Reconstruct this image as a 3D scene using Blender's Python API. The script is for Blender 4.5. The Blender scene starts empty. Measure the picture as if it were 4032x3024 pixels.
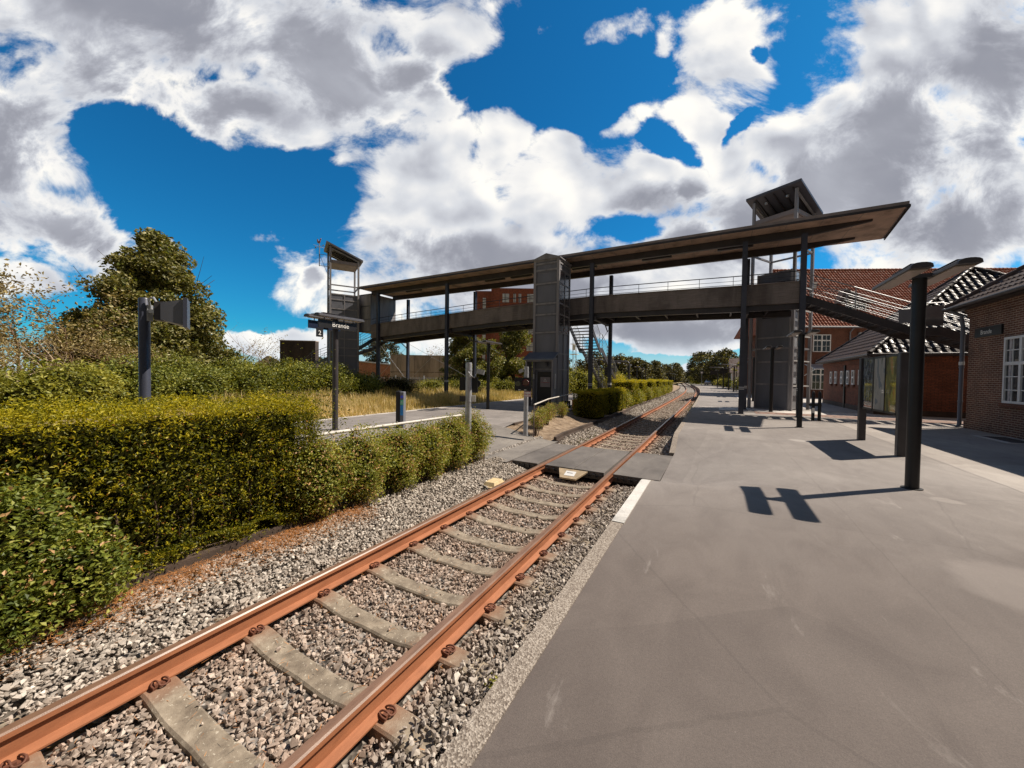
import bpy, math, random
import numpy as np
from mathutils import Vector, Matrix
R = math.radians
rng = np.random.default_rng(7)
random.seed(7)
scene = bpy.context.scene
COL = scene.collection

# ---------------------------------------------------------------- helpers
def tag(o, label=None, cat=None, group=None, kind=None):
    if label: o['label'] = label
    if cat: o['category'] = cat
    if group: o['group'] = group
    if kind: o['kind'] = kind
    return o

def thing(name, label, cat, loc=(0, 0, 0), rz=0.0, group=None):
    o = bpy.data.objects.new(name, None)
    o.empty_display_size = 0.2
    COL.objects.link(o)
    o.location = loc
    o.rotation_euler = (0, 0, rz)
    return tag(o, label, cat, group)

WORLD_BUILT = set()
class MB:
    """collects shapes into one mesh"""
    def __init__(s):
        s.v = []; s.f = []; s.m = []; s.sm = []
    def add(s, vs, fs, mi=0, smooth=False):
        n = len(s.v)
        s.v += [tuple(map(float, p)) for p in vs]
        s.f += [tuple(i + n for i in f) for f in fs]
        s.m += [mi] * len(fs); s.sm += [smooth] * len(fs)
        return s
    def box(s, x0, x1, y0, y1, z0, z1, mi=0):
        v = [(x0, y0, z0), (x1, y0, z0), (x1, y1, z0), (x0, y1, z0), (x0, y0, z1), (x1, y0, z1), (x1, y1, z1), (x0, y1, z1)]
        return s.add(v, [(0, 3, 2, 1), (4, 5, 6, 7), (0, 1, 5, 4), (1, 2, 6, 5), (2, 3, 7, 6), (3, 0, 4, 7)], mi)
    def rbox(s, x0, x1, y0, y1, z0, z1, b=0.01, mi=0):
        """box with bevelled vertical and top edges"""
        v = []; f = []
        rings = [(z0, 0), (z1 - b, 0), (z1, b)]
        for z, k in rings:
            c = b
            pts = [(x0 + c, y0), (x1 - c, y0), (x1, y0 + c), (x1, y1 - c), (x1 - c, y1), (x0 + c, y1), (x0, y1 - c), (x0, y0 + c)]
            cx, cy = (x0 + x1) / 2, (y0 + y1) / 2
            for (px, py) in pts:
                v.append((px + (k if px < cx else -k) * 0.7, py + (k if py < cy else -k) * 0.7, z))
        for r in range(2):
            for i in range(8):
                j = (i + 1) % 8
                f.append((r * 8 + i, r * 8 + j, r * 8 + 8 + j, r * 8 + 8 + i))
        f.append(tuple(range(16, 24))); f.append(tuple(reversed(range(8))))
        return s.add(v, f, mi)
    def bar(s, p0, p1, w, h, mi=0, up=(0, 0, 1)):
        p0 = Vector(p0); p1 = Vector(p1); d = (p1 - p0).normalized()
        u = Vector(up)
        if abs(d.dot(u)) > 0.98: u = Vector((0, 1, 0))
        a = d.cross(u).normalized() * (w / 2); b = a.cross(d).normalized() * (h / 2)
        v = [p + q for p in (p0, p1) for q in (-a - b, a - b, a + b, -a + b)]
        return s.add(v, [(0, 3, 2, 1), (4, 5, 6, 7), (0, 1, 5, 4), (1, 2, 6, 5), (2, 3, 7, 6), (3, 0, 4, 7)], mi)
    def tube(s, pts, r, seg=10, mi=0, cap=True, smooth=True):
        pts = [Vector(p) for p in pts]
        n = len(pts); rr = r if hasattr(r, '__len__') else [r] * n
        v = []; f = []
        prev = None
        for i, p in enumerate(pts):
            d = (pts[min(i + 1, n - 1)] - pts[max(i - 1, 0)]).normalized()
            if prev is None:
                u = Vector((0, 0, 1)) if abs(d.z) < 0.9 else Vector((1, 0, 0))
                a = d.cross(u).normalized()
            else:
                a = (prev - d * prev.dot(d)).normalized()
            prev = a; b = d.cross(a)
            for k in range(seg):
                t = 2 * math.pi * k / seg
                v.append(p + (a * math.cos(t) + b * math.sin(t)) * rr[i])
        for i in range(n - 1):
            for k in range(seg):
                k2 = (k + 1) % seg
                f.append((i * seg + k, i * seg + k2, (i + 1) * seg + k2, (i + 1) * seg + k))
        s.add(v, f, mi, smooth)
        if cap:
            s.add(v[:seg], [tuple(reversed(range(seg)))], mi); s.add(v[-seg:], [tuple(range(seg))], mi)
        return s
    def prism(s, poly, z0, z1, mi=0):
        n = len(poly)
        v = [(x, y, z0) for x, y in poly] + [(x, y, z1) for x, y in poly]
        f = [tuple(reversed(range(n))), tuple(range(n, 2 * n))] + [(i, (i + 1) % n, n + (i + 1) % n, n + i) for i in range(n)]
        return s.add(v, f, mi)
    def slab(s, quad, t, mi=0):
        """quad of 4 points, thickened downward by t"""
        q = [Vector(p) for p in quad]
        v = [p - Vector((0, 0, t)) for p in q] + q
        return s.add(v, [(0, 3, 2, 1), (4, 5, 6, 7), (0, 1, 5, 4), (1, 2, 6, 5), (2, 3, 7, 6), (3, 0, 4, 7)], mi)
    def build(s, name, mats, parent=None, world=None, bevel=0):
        if world is None: world = parent is not None and parent.name in WORLD_BUILT
        me = bpy.data.meshes.new(name)
        me.from_pydata(s.v, [], s.f)
        if not isinstance(mats, (list, tuple)): mats = [mats]
        for m in mats: me.materials.append(m)
        me.polygons.foreach_set('material_index', s.m)
        me.polygons.foreach_set('use_smooth', s.sm)
        me.update()
        o = bpy.data.objects.new(name, me)
        COL.objects.link(o)
        if bevel:
            md = o.modifiers.new('bevel', 'BEVEL'); md.width = bevel; md.segments = 2; md.limit_method = 'ANGLE'
        if parent:
            o.parent = parent
            if world:
                WORLD_BUILT.add(o.name)
                # vertices are given in world space: undo the parent's transform
                p = parent
                M = Matrix.Identity(4)
                while p is not None:
                    M = Matrix.LocRotScale(p.location, p.rotation_euler, None) @ M if p.type == 'EMPTY' else M
                    p = p.parent
                me.transform(M.inverted())
        return o

def npmesh(name, verts, faces_n, loops, mats, rnd=None, smooth=False, parent=None, mi=None):
    """fast mesh: verts (N,3), faces_n = verts per face (int), loops flat index array"""
    me = bpy.data.meshes.new(name)
    verts = np.asarray(verts, np.float32)
    loops = np.asarray(loops, np.int32).ravel()
    nf = len(loops) // faces_n
    me.vertices.add(len(verts)); me.vertices.foreach_set('co', verts.ravel())
    me.loops.add(len(loops)); me.loops.foreach_set('vertex_index', loops)
    me.polygons.add(nf)
    me.polygons.foreach_set('loop_start', np.arange(0, len(loops), faces_n, dtype=np.int32))
    me.polygons.foreach_set('use_smooth', np.full(nf, smooth))
    if not isinstance(mats, (list, tuple)): mats = [mats]
    for m in mats: me.materials.append(m)
    if mi is not None: me.polygons.foreach_set('material_index', np.asarray(mi, np.int32))
    me.update(calc_edges=True)
    if rnd is not None:
        at = me.attributes.new('rnd', 'FLOAT', 'FACE'); at.data.foreach_set('value', np.asarray(rnd, np.float32))
    o = bpy.data.objects.new(name, me); COL.objects.link(o)
    if parent: o.parent = parent
    return o

def copy_tree(o, parent=None):
    c = o.copy(); COL.objects.link(c)
    if parent: c.parent = parent
    for ch in list(o.children): copy_tree(ch, c)
    return c

def textmesh(name, s, size, mat, parent, loc, rot, extrude=0.004, align='LEFT'):
    cu = bpy.data.curves.new(name, 'FONT'); cu.body = s; cu.size = size; cu.extrude = extrude; cu.align_x = align
    tmp = bpy.data.objects.new(name, cu); COL.objects.link(tmp)
    dg = bpy.context.evaluated_depsgraph_get(); dg.update()
    me = bpy.data.meshes.new_from_object(tmp.evaluated_get(dg))
    bpy.data.objects.remove(tmp)
    me.materials.clear(); me.materials.append(mat)
    o = bpy.data.objects.new(name, me); COL.objects.link(o)
    o.parent = parent; o.location = loc; o.rotation_euler = rot
    return o

# ---------------------------------------------------------------- materials
MATS = {}
def newmat(name):
    m = bpy.data.materials.new(name); m.use_nodes = True
    nt = m.node_tree; b = nt.nodes['Principled BSDF']
    MATS[name] = m
    return m, nt, b

def N(nt, t, **kw):
    n = nt.nodes.new(t)
    for k, v in kw.items():
        if k.startswith('i_'):
            n.inputs[k[2:].replace('_', ' ')].default_value = v
        else: setattr(n, k, v)
    return n

def ramp(nt, stops, inp=None, interp='LINEAR'):
    r = nt.nodes.new('ShaderNodeValToRGB'); r.color_ramp.interpolation = interp
    els = r.color_ramp.elements
    while len(els) > 1: els.remove(els[-1])
    els[0].position = stops[0][0]; els[0].color = (*stops[0][1], 1) if len(stops[0][1]) == 3 else stops[0][1]
    for p, c in stops[1:]:
        e = els.new(p); e.color = (*c, 1) if len(c) == 3 else c
    if inp is not None: nt.links.new(inp, r.inputs[0])
    return r

def g(v): return (v, v, v)

def noise(nt, scale, detail=4, rough=0.55, vec=None, dist=0):
    n = N(nt, 'ShaderNodeTexNoise'); n.inputs['Scale'].default_value = scale; n.inputs['Detail'].default_value = detail
    n.inputs['Roughness'].default_value = rough; n.inputs['Distortion'].default_value = dist
    if vec is not None: nt.links.new(vec, n.inputs['Vector'])
    return n

def mixc(nt, fac, a, b, mode='MIX'):
    m = nt.nodes.new('ShaderNodeMix'); m.data_type = 'RGBA'; m.blend_type = mode
    for sock, val in ((m.inputs[0], fac), (m.inputs[6], a), (m.inputs[7], b)):
        if hasattr(val, 'is_linked'): nt.links.new(val, sock)
        elif isinstance(val, (int, float)): sock.default_value = val if sock == m.inputs[0] else (val, val, val, 1)
        else: sock.default_value = (*val, 1) if len(val) == 3 else val
    return m.outputs[2]

def mth(nt, op, a, b=None, c=None, clamp=False):
    m = nt.nodes.new('ShaderNodeMath'); m.operation = op; m.use_clamp = clamp
    for i, val in enumerate((a, b, c)):
        if val is None: continue
        if hasattr(val, 'is_linked'): nt.links.new(val, m.inputs[i])
        else: m.inputs[i].default_value = val
    return m.outputs[0]

def mrange(nt, v, a, b, c=0.0, d=1.0, smooth=True):
    m = nt.nodes.new('ShaderNodeMapRange'); m.interpolation_type = 'SMOOTHSTEP' if smooth else 'LINEAR'
    nt.links.new(v, m.inputs[0])
    for i, x in enumerate((a, b, c, d)): m.inputs[i + 1].default_value = x
    return m.outputs[0]

def bump(nt, b, h, strength=0.3, dist=0.02):
    n = nt.nodes.new('ShaderNodeBump'); n.inputs['Strength'].default_value = strength; n.inputs['Distance'].default_value = dist
    nt.links.new(h, n.inputs['Height']); nt.links.new(n.outputs[0], b.inputs['Normal'])
    return n

def geopos(nt): return nt.nodes.new('ShaderNodeNewGeometry').outputs['Position']
def objco(nt): return nt.nodes.new('ShaderNodeTexCoord').outputs['Object']
def sep(nt, v):
    s = nt.nodes.new('ShaderNodeSeparateXYZ'); nt.links.new(v, s.inputs[0]); return s.outputs
def comb(nt, x, y, z):
    c = nt.nodes.new('ShaderNodeCombineXYZ')
    for i, val in enumerate((x, y, z)):
        if hasattr(val, 'is_linked'): nt.links.new(val, c.inputs[i])
        else: c.inputs[i].default_value = val
    return c.outputs[0]
def scalev(nt, v, s):
    m = nt.nodes.new('ShaderNodeVectorMath'); m.operation = 'MULTIPLY'; nt.links.new(v, m.inputs[0]); m.inputs[1].default_value = s
    return m.outputs[0]

def simple(name, col, rough=0.6, metal=0.0, var=0.25, scale=3.0, bumps=0.0, bscale=60, spec=0.5, streak=False, coat=0):
    m, nt, b = newmat(name)
    pos = geopos(nt)
    v = scalev(nt, pos, (1, 1, 0.18)) if streak else pos
    n = noise(nt, scale, 6, 0.6, v)
    c0 = tuple(max(0, x * (1 - var)) for x in col); c1 = tuple(min(1, x * (1 + var)) for x in col)
    r = ramp(nt, [(0.3, c0), (0.7, c1)], n.outputs['Fac'])
    nt.links.new(r.outputs[0], b.inputs['Base Color'])
    b.inputs['Roughness'].default_value = rough; b.inputs['Metallic'].default_value = metal
    b.inputs['Specular IOR Level'].default_value = spec
    if coat: b.inputs['Coat Weight'].default_value = coat
    if bumps:
        n2 = noise(nt, bscale, 3, 0.6, pos); bump(nt, b, n2.outputs['Fac'], bumps, 0.01)
    return m

# painted steel, glass etc
M_steel = simple('dark_steel_paint', (0.045, 0.039, 0.041), 0.42, 0, 0.3, 2.0, 0.05, 120)
M_steelblue = simple('blue_grey_steel_paint', (0.05, 0.055, 0.078), 0.4, 0, 0.3, 1.5, 0.05, 120)
M_black = simple('black_paint', (0.010, 0.009, 0.010), 0.45, 0, 0.3, 5)
M_galv = simple('galvanised_steel', (0.42, 0.43, 0.45), 0.45, 0.35, 0.2, 8)
M_grey = simple('grey_paint', (0.16, 0.165, 0.19), 0.5, 0, 0.15, 2, 0.04, 90, streak=True)
M_panel = simple('tower_panel_paint', (0.145, 0.15, 0.175), 0.42, 0, 0.25, 1.1, 0.03, 90, streak=True)
M_frame = simple('tower_frame_paint', (0.26, 0.25, 0.26), 0.55, 0, 0.35, 3, 0.08, 80, streak=True)
M_white = simple('white_paint', (0.78, 0.77, 0.74), 0.5, 0, 0.08, 4)
M_fasc = simple('roof_fascia', (0.26, 0.22, 0.21), 0.6, 0, 0.2, 2, streak=False)
M_roofsheet = simple('roof_sheet', (0.10, 0.10, 0.12), 0.4, 0.2, 0.15, 1)
M_zinc = simple('zinc_sheet', (0.15, 0.18, 0.23), 0.35, 0.3, 0.15, 2)
M_cream = simple('cream_plastic', (0.62, 0.48, 0.27), 0.6, 0, 0.15, 12)
M_curtain = simple('curtain_cloth', (0.5, 0.46, 0.45), 0.9, 0, 0.3, 9)
M_text = simple('white_lettering', (0.85, 0.84, 0.80), 0.6, 0, 0.03, 4)
M_blue = simple('blue_plastic', (0.02, 0.25, 0.65), 0.4, 0, 0.1, 4)
M_navy = simple('navy_enamel', (0.012, 0.02, 0.05), 0.35, 0, 0.1, 4)
M_purple = simple('blue_round_sticker', (0.08, 0.10, 0.75), 0.4, 0, 0.1, 4)
M_greenl = simple('green_sticker', (0.12, 0.55, 0.33), 0.4, 0, 0.1, 4)
M_red = simple('red_paint', (0.55, 0.03, 0.03), 0.4, 0, 0.1, 4)
M_orange = simple('orange_plastic', (0.75, 0.25, 0.03), 0.5, 0, 0.1, 4)
M_rubber = simple('black_cable', (0.015, 0.013, 0.012), 0.6, 0, 0.2, 10)
M_bark = simple('bark', (0.10, 0.065, 0.042), 0.9, 0, 0.4, 8, 0.5, 30)
M_deadwood = simple('dry_twig', (0.23, 0.145, 0.095), 0.9, 0, 0.35, 6)
M_paledead = simple('pale_dry_branch', (0.5, 0.38, 0.27), 0.9, 0, 0.3, 6)

def m_glass(name, col=(0.02, 0.025, 0.03), rough=0.05):
    m, nt, b = newmat(name)
    n = noise(nt, 1.3, 2, 0.5, geopos(nt))
    r = ramp(nt, [(0.3, tuple(c * 0.7 for c in col)), (0.7, tuple(c * 1.3 for c in col))], n.outputs['Fac'])
    nt.links.new(r.outputs[0], b.inputs['Base Color'])
    b.inputs['Roughness'].default_value = rough; b.inputs['Specular IOR Level'].default_value = 1.0
    bump(nt, b, n.outputs['Fac'], 0.02, 0.05)
    return m
M_glass = m_glass('window_glass')
M_mirror = m_glass('display_glass', (0.05, 0.05, 0.055), 0.04)
MATS['display_glass'].node_tree.nodes['Principled BSDF'].inputs['Metallic'].default_value = 0.0
MATS['display_glass'].node_tree.nodes['Principled BSDF'].inputs['IOR'].default_value = 2.3
M_towerglass = m_glass('tower_glass', (0.09, 0.085, 0.09), 0.16)
M_litglass = m_glass('pale_tower_glass', (0.45, 0.47, 0.50), 0.25)
def m_redlens():
    m, nt, b = newmat('red_lens'); b.inputs['Base Color'].default_value = (0.07, 0.003, 0.006, 1)
    b.inputs['Roughness'].default_value = 0.12; b.inputs['Coat Weight'].default_value = 1
    n = N(nt, 'ShaderNodeTexVoronoi'); n.inputs['Scale'].default_value = 90; nt.links.new(geopos(nt), n.inputs['Vector'])
    bump(nt, b, n.outputs[0], 0.4, 0.01); return m
M_redlens = m_redlens()

def m_asphalt(name, dark, light, speck=0.5):
    m, nt, b = newmat(name); pos = geopos(nt); s = sep(nt, pos)
    big = noise(nt, 0.35, 5, 0.6, pos, 0.6); mid = noise(nt, 1.7, 6, 0.65, scalev(nt, pos, (1.5, 0.7, 1)), 0.8)
    f = mth(nt, 'ADD', mth(nt, 'MULTIPLY', big.outputs['Fac'], 0.6), mth(nt, 'MULTIPLY', mid.outputs['Fac'], 0.4))
    c = ramp(nt, [(0.36, dark), (0.62, light)], f)
    fine = noise(nt, 170, 3, 0.75, pos)
    c2 = mixc(nt, 0.55, c.outputs[0], ramp(nt, [(0.3, g(0.3)), (0.68, g(1.15))], fine.outputs['Fac']).outputs[0], 'MULTIPLY')
    mf = noise(nt, 55, 5, 0.8, pos); c2 = mixc(nt, 0.7, c2, ramp(nt, [(0.3, g(0.7)), (0.7, g(1.12))], mf.outputs['Fac']).outputs[0], 'MULTIPLY')
    # pale grit specks
    vo = N(nt, 'ShaderNodeTexVoronoi'); vo.inputs['Scale'].default_value = 8; nt.links.new(pos, vo.inputs['Vector'])
    sp = mth(nt, 'MULTIPLY', mth(nt, 'LESS_THAN', vo.outputs['Distance'], 0.06 * speck), mth(nt, 'GREATER_THAN', sep(nt, vo.outputs['Color'])[0], 0.66))
    c3 = mixc(nt, mth(nt, 'MULTIPLY', sp, 0.5), c2, (0.5, 0.47, 0.43))
    vw = N(nt, 'ShaderNodeTexVoronoi', feature='DISTANCE_TO_EDGE'); vw.inputs['Scale'].default_value = 0.33
    wv = mixc(nt, 0.12, pos, noise(nt, 1.2, 5, 0.6, pos).outputs['Color'], 'ADD'); nt.links.new(wv, vw.inputs['Vector'])
    crack = mth(nt, 'LESS_THAN', vw.outputs['Distance'], 0.0035)
    patch = N(nt, 'ShaderNodeTexVoronoi'); patch.inputs['Scale'].default_value = 0.23; nt.links.new(wv, patch.inputs['Vector'])
    pv = sep(nt, patch.outputs['Color'])[0]
    c4 = mixc(nt, mth(nt, 'MULTIPLY', crack, 0.12), c3, (0.03, 0.027, 0.025))
    c5 = mixc(nt, mrange(nt, pv, 0.0, 1.0, 0.0, 0.22), c4, (0.09, 0.075, 0.072))
    nt.links.new(c5, b.inputs['Base Color'])
    b.inputs['Roughness'].default_value = 0.85
    bump(nt, b, fine.outputs['Fac'], 0.35, 0.004)
    return m, nt, b, c5
def m_platform():
    m, nt, b, c5 = m_asphalt('platform_asphalt', (0.23, 0.202, 0.184), (0.36, 0.325, 0.295))
    pos = geopos(nt); s = sep(nt, pos)
    wob = noise(nt, 0.7, 4, 0.6, pos)
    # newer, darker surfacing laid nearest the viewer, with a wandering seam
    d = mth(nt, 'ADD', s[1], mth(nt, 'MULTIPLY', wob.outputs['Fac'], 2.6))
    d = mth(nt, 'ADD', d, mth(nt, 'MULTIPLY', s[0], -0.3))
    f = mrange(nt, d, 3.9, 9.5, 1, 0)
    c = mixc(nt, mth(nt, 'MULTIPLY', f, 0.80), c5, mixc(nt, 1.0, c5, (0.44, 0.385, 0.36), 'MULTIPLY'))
    # paler strip alongside the station building
    f2 = mth(nt, 'MULTIPLY', mrange(nt, s[0], 3.95, 4.0), mth(nt, 'SUBTRACT', 1.0, mrange(nt, s[0], 8.5, 9.5)))
    c = mixc(nt, mth(nt, 'MULTIPLY', f2, 0.85), c, mixc(nt, 1.0, c, (1.45, 1.45, 1.42), 'MULTIPLY'))
    wx = mth(nt, 'ADD', s[0], mth(nt, 'MULTIPLY', noise(nt, 1.3, 4, 0.6, pos).outputs['Fac'], 0.10))
    for xs, wd, k in ((1.42, 0.006, .22), (3.98, 0.010, .4)):
        line = mth(nt, 'LESS_THAN', mth(nt, 'ABSOLUTE', mth(nt, 'SUBTRACT', wx, xs)), wd)
        c = mixc(nt, mth(nt, 'MULTIPLY', line, k), c, (0.06, 0.05, 0.045))
    for px_, py_, r_, k, cc_ in ((4.05, 6.1, .42, .55, (.42, .36, .31)), (2.75, 7.2, .14, .22, (.5, .45, .4)), (3.1, 5.2, .16, .35, (.45, .4, .36)), (2.2, 4.4, .5, .18, (.42, .37, .33)), (1.9, 12.2, .22, .35, (.5, .46, .42))):
        dd = nt.nodes.new('ShaderNodeVectorMath'); dd.operation = 'DISTANCE'; nt.links.new(mixc(nt, 0.25, pos, noise(nt, 3.0, 4, 0.6, pos).outputs['Color'], 'ADD'), dd.inputs[0]); dd.inputs[1].default_value = (px_ + .125, py_ + .125, .125)
        c = mixc(nt, mth(nt, 'MULTIPLY', mrange(nt, dd.outputs['Value'], r_ * 1.15, r_ * .8), k), c, cc_)
    # pale worn streaks along the walking direction
    st = noise(nt, 2.2, 6, 0.7, scalev(nt, pos, (1.6, .45, 1)), .5)
    c = mixc(nt, mth(nt, 'MULTIPLY', mrange(nt, st.outputs['Fac'], 0.60, 0.74), 0.22), c, (0.55, 0.50, 0.45))
    nt.links.new(c, b.inputs['Base Color']); return m
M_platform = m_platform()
M_island = m_asphalt('island_asphalt', (0.21, 0.19, 0.175), (0.40, 0.36, 0.33))[0]
M_cross = m_asphalt('crossing_panel', (0.10, 0.09, 0.082), (0.26, 0.235, 0.21))[0]
M_approach = m_asphalt('approach_asphalt', (0.13, 0.115, 0.105), (0.34, 0.31, 0.27))[0]

def m_concrete(name, col, board=False, streaks=True, rough=0.85, peb=False):
    m, nt, b = newmat(name); pos = geopos(nt)
    n1 = noise(nt, 1.1, 7, 0.65, scalev(nt, pos, (1, 1, 0.25)) if streaks else pos, 0.4)
    n2 = noise(nt, 40, 3, 0.6, pos)
    lo = tuple(c * 0.55 for c in col); hi = tuple(c * 1.25 for c in col)
    c = ramp(nt, [(0.33, lo), (0.5, col), (0.68, hi)], n1.outputs['Fac']).outputs[0]
    c = mixc(nt, 0.4, c, ramp(nt, [(0.3, g(0.6)), (0.7, g(1.1))], n2.outputs['Fac']).outputs[0], 'MULTIPLY')
    h = n2.outputs['Fac']
    if board:
        n3 = noise(nt, 6, 5, 0.7, scalev(nt, pos, (0.25, 1, 5)))
        c = mixc(nt, 0.55, c, ramp(nt, [(0.35, g(0.45)), (0.65, g(1.15))], n3.outputs['Fac']).outputs[0], 'MULTIPLY'); h = n3.outputs['Fac']
    if peb:
        vo = N(nt, 'ShaderNodeTexVoronoi'); vo.inputs['Scale'].default_value = 110; nt.links.new(pos, vo.inputs['Vector'])
        vc = sep(nt, vo.outputs['Color'])[0]
        c = mixc(nt, 0.75, c, ramp(nt, [(0.0, (0.11, 0.08, 0.06)), (0.5, (0.27, 0.225, 0.18)), (1, (0.50, 0.44, 0.37))], vc).outputs[0]); h = vo.outputs['Distance']
    nt.links.new(c, b.inputs['Base Color']); b.inputs['Roughness'].default_value = rough
    bump(nt, b, h, 0.5, 0.01)
    return m
M_beamconc = m_concrete('board_marked_concrete', (0.255, 0.22, 0.205), True)
M_wallconc = m_concrete('stained_concrete', (0.34, 0.285, 0.25))
M_kerbconc = m_concrete('exposed_aggregate_concrete', (0.26, 0.22, 0.18), peb=True, streaks=False)
M_palecon = m_concrete('pale_paving', (0.56, 0.52, 0.48), streaks=False)
M_edgecon = m_concrete('planter_edge_concrete', (0.075, 0.05, 0.036))  # brown edging, darkened to paint in the shadow band below the hedge
M_whitestripe = m_concrete('worn_white_paint', (0.62, 0.6, 0.56), streaks=False)
M_soffit = m_concrete('soffit_board', (0.62, 0.44, 0.34), streaks=False)

def m_sleeper():
    m, nt, b = newmat('sleeper_concrete'); pos = geopos(nt); o = sep(nt, objco(nt))
    n1 = noise(nt, 9, 6, 0.65, pos)
    c = ramp(nt, [(0.3, (0.14, 0.11, 0.08)), (0.55, (0.28, 0.23, 0.17)), (0.75, (0.42, 0.355, 0.27))], n1.outputs['Fac']).outputs[0]
    vo = noise(nt, 42, 3, 0.5, pos, 0.5)
    c = mixc(nt, mth(nt, 'MULTIPLY', mrange(nt, vo.outputs['Fac'], 0.62, 0.70), 0.7), c, (0.60, 0.54, 0.43))
    ax = mth(nt, 'ABSOLUTE', mth(nt, 'SUBTRACT', mth(nt, 'ABSOLUTE', o[0]), 0.75))
    rust = mth(nt, 'MULTIPLY', mrange(nt, mth(nt, 'ADD', ax, mth(nt, 'MULTIPLY', n1.outputs['Fac'], 0.25)), 0.2, 0.42, 1, 0), 0.75)
    c = mixc(nt, rust, c, (0.27, 0.135, 0.075))
    nt.links.new(c, b.inputs['Base Color']); b.inputs['Roughness'].default_value = 0.9
    bump(nt, b, noise(nt, 120, 3, 0.6, pos).outputs['Fac'], 0.5, 0.005); return m
M_sleeper = m_sleeper()

def m_rust(name, c0, c1, rough=0.75):
    m, nt, b = newmat(name); pos = geopos(nt)
    n1 = noise(nt, 14, 6, 0.7, scalev(nt, pos, (1, 0.25, 1)))
    c = ramp(nt, [(0.3, c0), (0.7, c1)], n1.outputs['Fac']).outputs[0]
    n2 = noise(nt, 300, 2, 0.6, pos)
    c = mixc(nt, 0.3, c, ramp(nt, [(0.3, g(0.6)), (0.7, g(1.1))], n2.outputs['Fac']).outputs[0], 'MULTIPLY')
    nt.links.new(c, b.inputs['Base Color']); b.inputs['Roughness'].default_value = rough
    bump(nt, b, n2.outputs['Fac'], 0.15, 0.003); return m
M_rust = m_rust('rail_rust', (0.27, 0.098, 0.042), (0.44, 0.175, 0.08))
M_railtop = m_rust('worn_rail_head', (0.15, 0.085, 0.055), (0.27, 0.155, 0.10), 0.36)
M_clip = m_rust('clip_rust', (0.10, 0.035, 0.02), (0.2, 0.075, 0.04), 0.7)

def m_stone():
    m, nt, b = newmat('ballast_stone'); pos = geopos(nt); s = sep(nt, pos)
    at = N(nt, 'ShaderNodeAttribute', attribute_name='rnd')
    c = ramp(nt, [(0.0, (0.13, 0.105, 0.085)), (0.3, (0.27, 0.225, 0.185)), (0.6, (0.42, 0.365, 0.31)), (0.85, (0.58, 0.52, 0.45)), (1.0, (0.78, 0.71, 0.62))], at.outputs['Fac']).outputs[0]
    n = noise(nt, 60, 3, 0.6, pos)
    c = mixc(nt, 0.35, c, ramp(nt, [(0.3, g(0.6)), (0.7, g(1.15))], n.outputs['Fac']).outputs[0], 'MULTIPLY')
    # iron dust stains the stones beside and between the rails
    rail = mth(nt, 'ABSOLUTE', mth(nt, 'ADD', s[0], 2.63))
    st = mth(nt, 'ADD', mrange(nt, rail, 0.80, 1.15, 0.28, 0.0), mth(nt, 'MULTIPLY', mrange(nt, mth(nt, 'ABSOLUTE', mth(nt, 'SUBTRACT', rail, 0.75)), 0.05, 0.3, 1, 0), 0.35))
    n2 = noise(nt, 3, 3, 0.6, pos)
    st = mth(nt, 'MULTIPLY', st, mrange(nt, n2.outputs['Fac'], 0.3, 0.6, 0.35, 1.0))
    c = mixc(nt, st, c, mixc(nt, 1.0, c, (1.0, 0.60, 0.40), 'MULTIPLY'))
    nt.links.new(c, b.inputs['Base Color']); b.inputs['Roughness'].default_value = 0.85
    bump(nt, b, n.outputs['Fac'], 0.3, 0.004); return m
M_stone = m_stone()
def m_ballastbed():
    m, nt, b = newmat('ballast_bed'); pos = geopos(nt)
    vo = N(nt, 'ShaderNodeTexVoronoi'); vo.inputs['Scale'].default_value = 22; nt.links.new(pos, vo.inputs['Vector'])
    v = sep(nt, vo.outputs['Color'])[0]
    c = ramp(nt, [(0, (0.06, 0.05, 0.042)), (0.5, (0.2, 0.17, 0.14)), (1, (0.45, 0.41, 0.37))], v).outputs[0]
    nt.links.new(c, b.inputs['Base Color']); b.inputs['Roughness'].default_value = 0.9
    bump(nt, b, vo.outputs['Distance'], 1.0, 0.04); return m
M_bed = m_ballastbed()

def m_ground(name, stops, scale=2.0):
    m, nt, b = newmat(name); pos = geopos(nt)
    n = noise(nt, scale, 8, 0.65, pos, 0.5)
    c = ramp(nt, stops, n.outputs['Fac']).outputs[0]
    nt.links.new(c, b.inputs['Base Color']); b.inputs['Roughness'].default_value = 0.95
    bump(nt, b, noise(nt, scale * 12, 5, 0.7, pos).outputs['Fac'], 0.8, 0.05); return m
M_grass = m_ground('dry_meadow_soil', [(0.3, (0.12, 0.10, 0.035)), (0.5, (0.27, 0.21, 0.09)), (0.7, (0.42, 0.32, 0.15))])
M_soil = m_ground('planting_soil', [(0.3, (0.10, 0.07, 0.045)), (0.5, (0.28, 0.2, 0.13)), (0.72, (0.45, 0.35, 0.25))], 4)
M_land = m_ground('far_land', [(0.3, (0.06, 0.07, 0.02)), (0.5, (0.12, 0.115, 0.04)), (0.7, (0.2, 0.17, 0.08))], 0.3)

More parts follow.
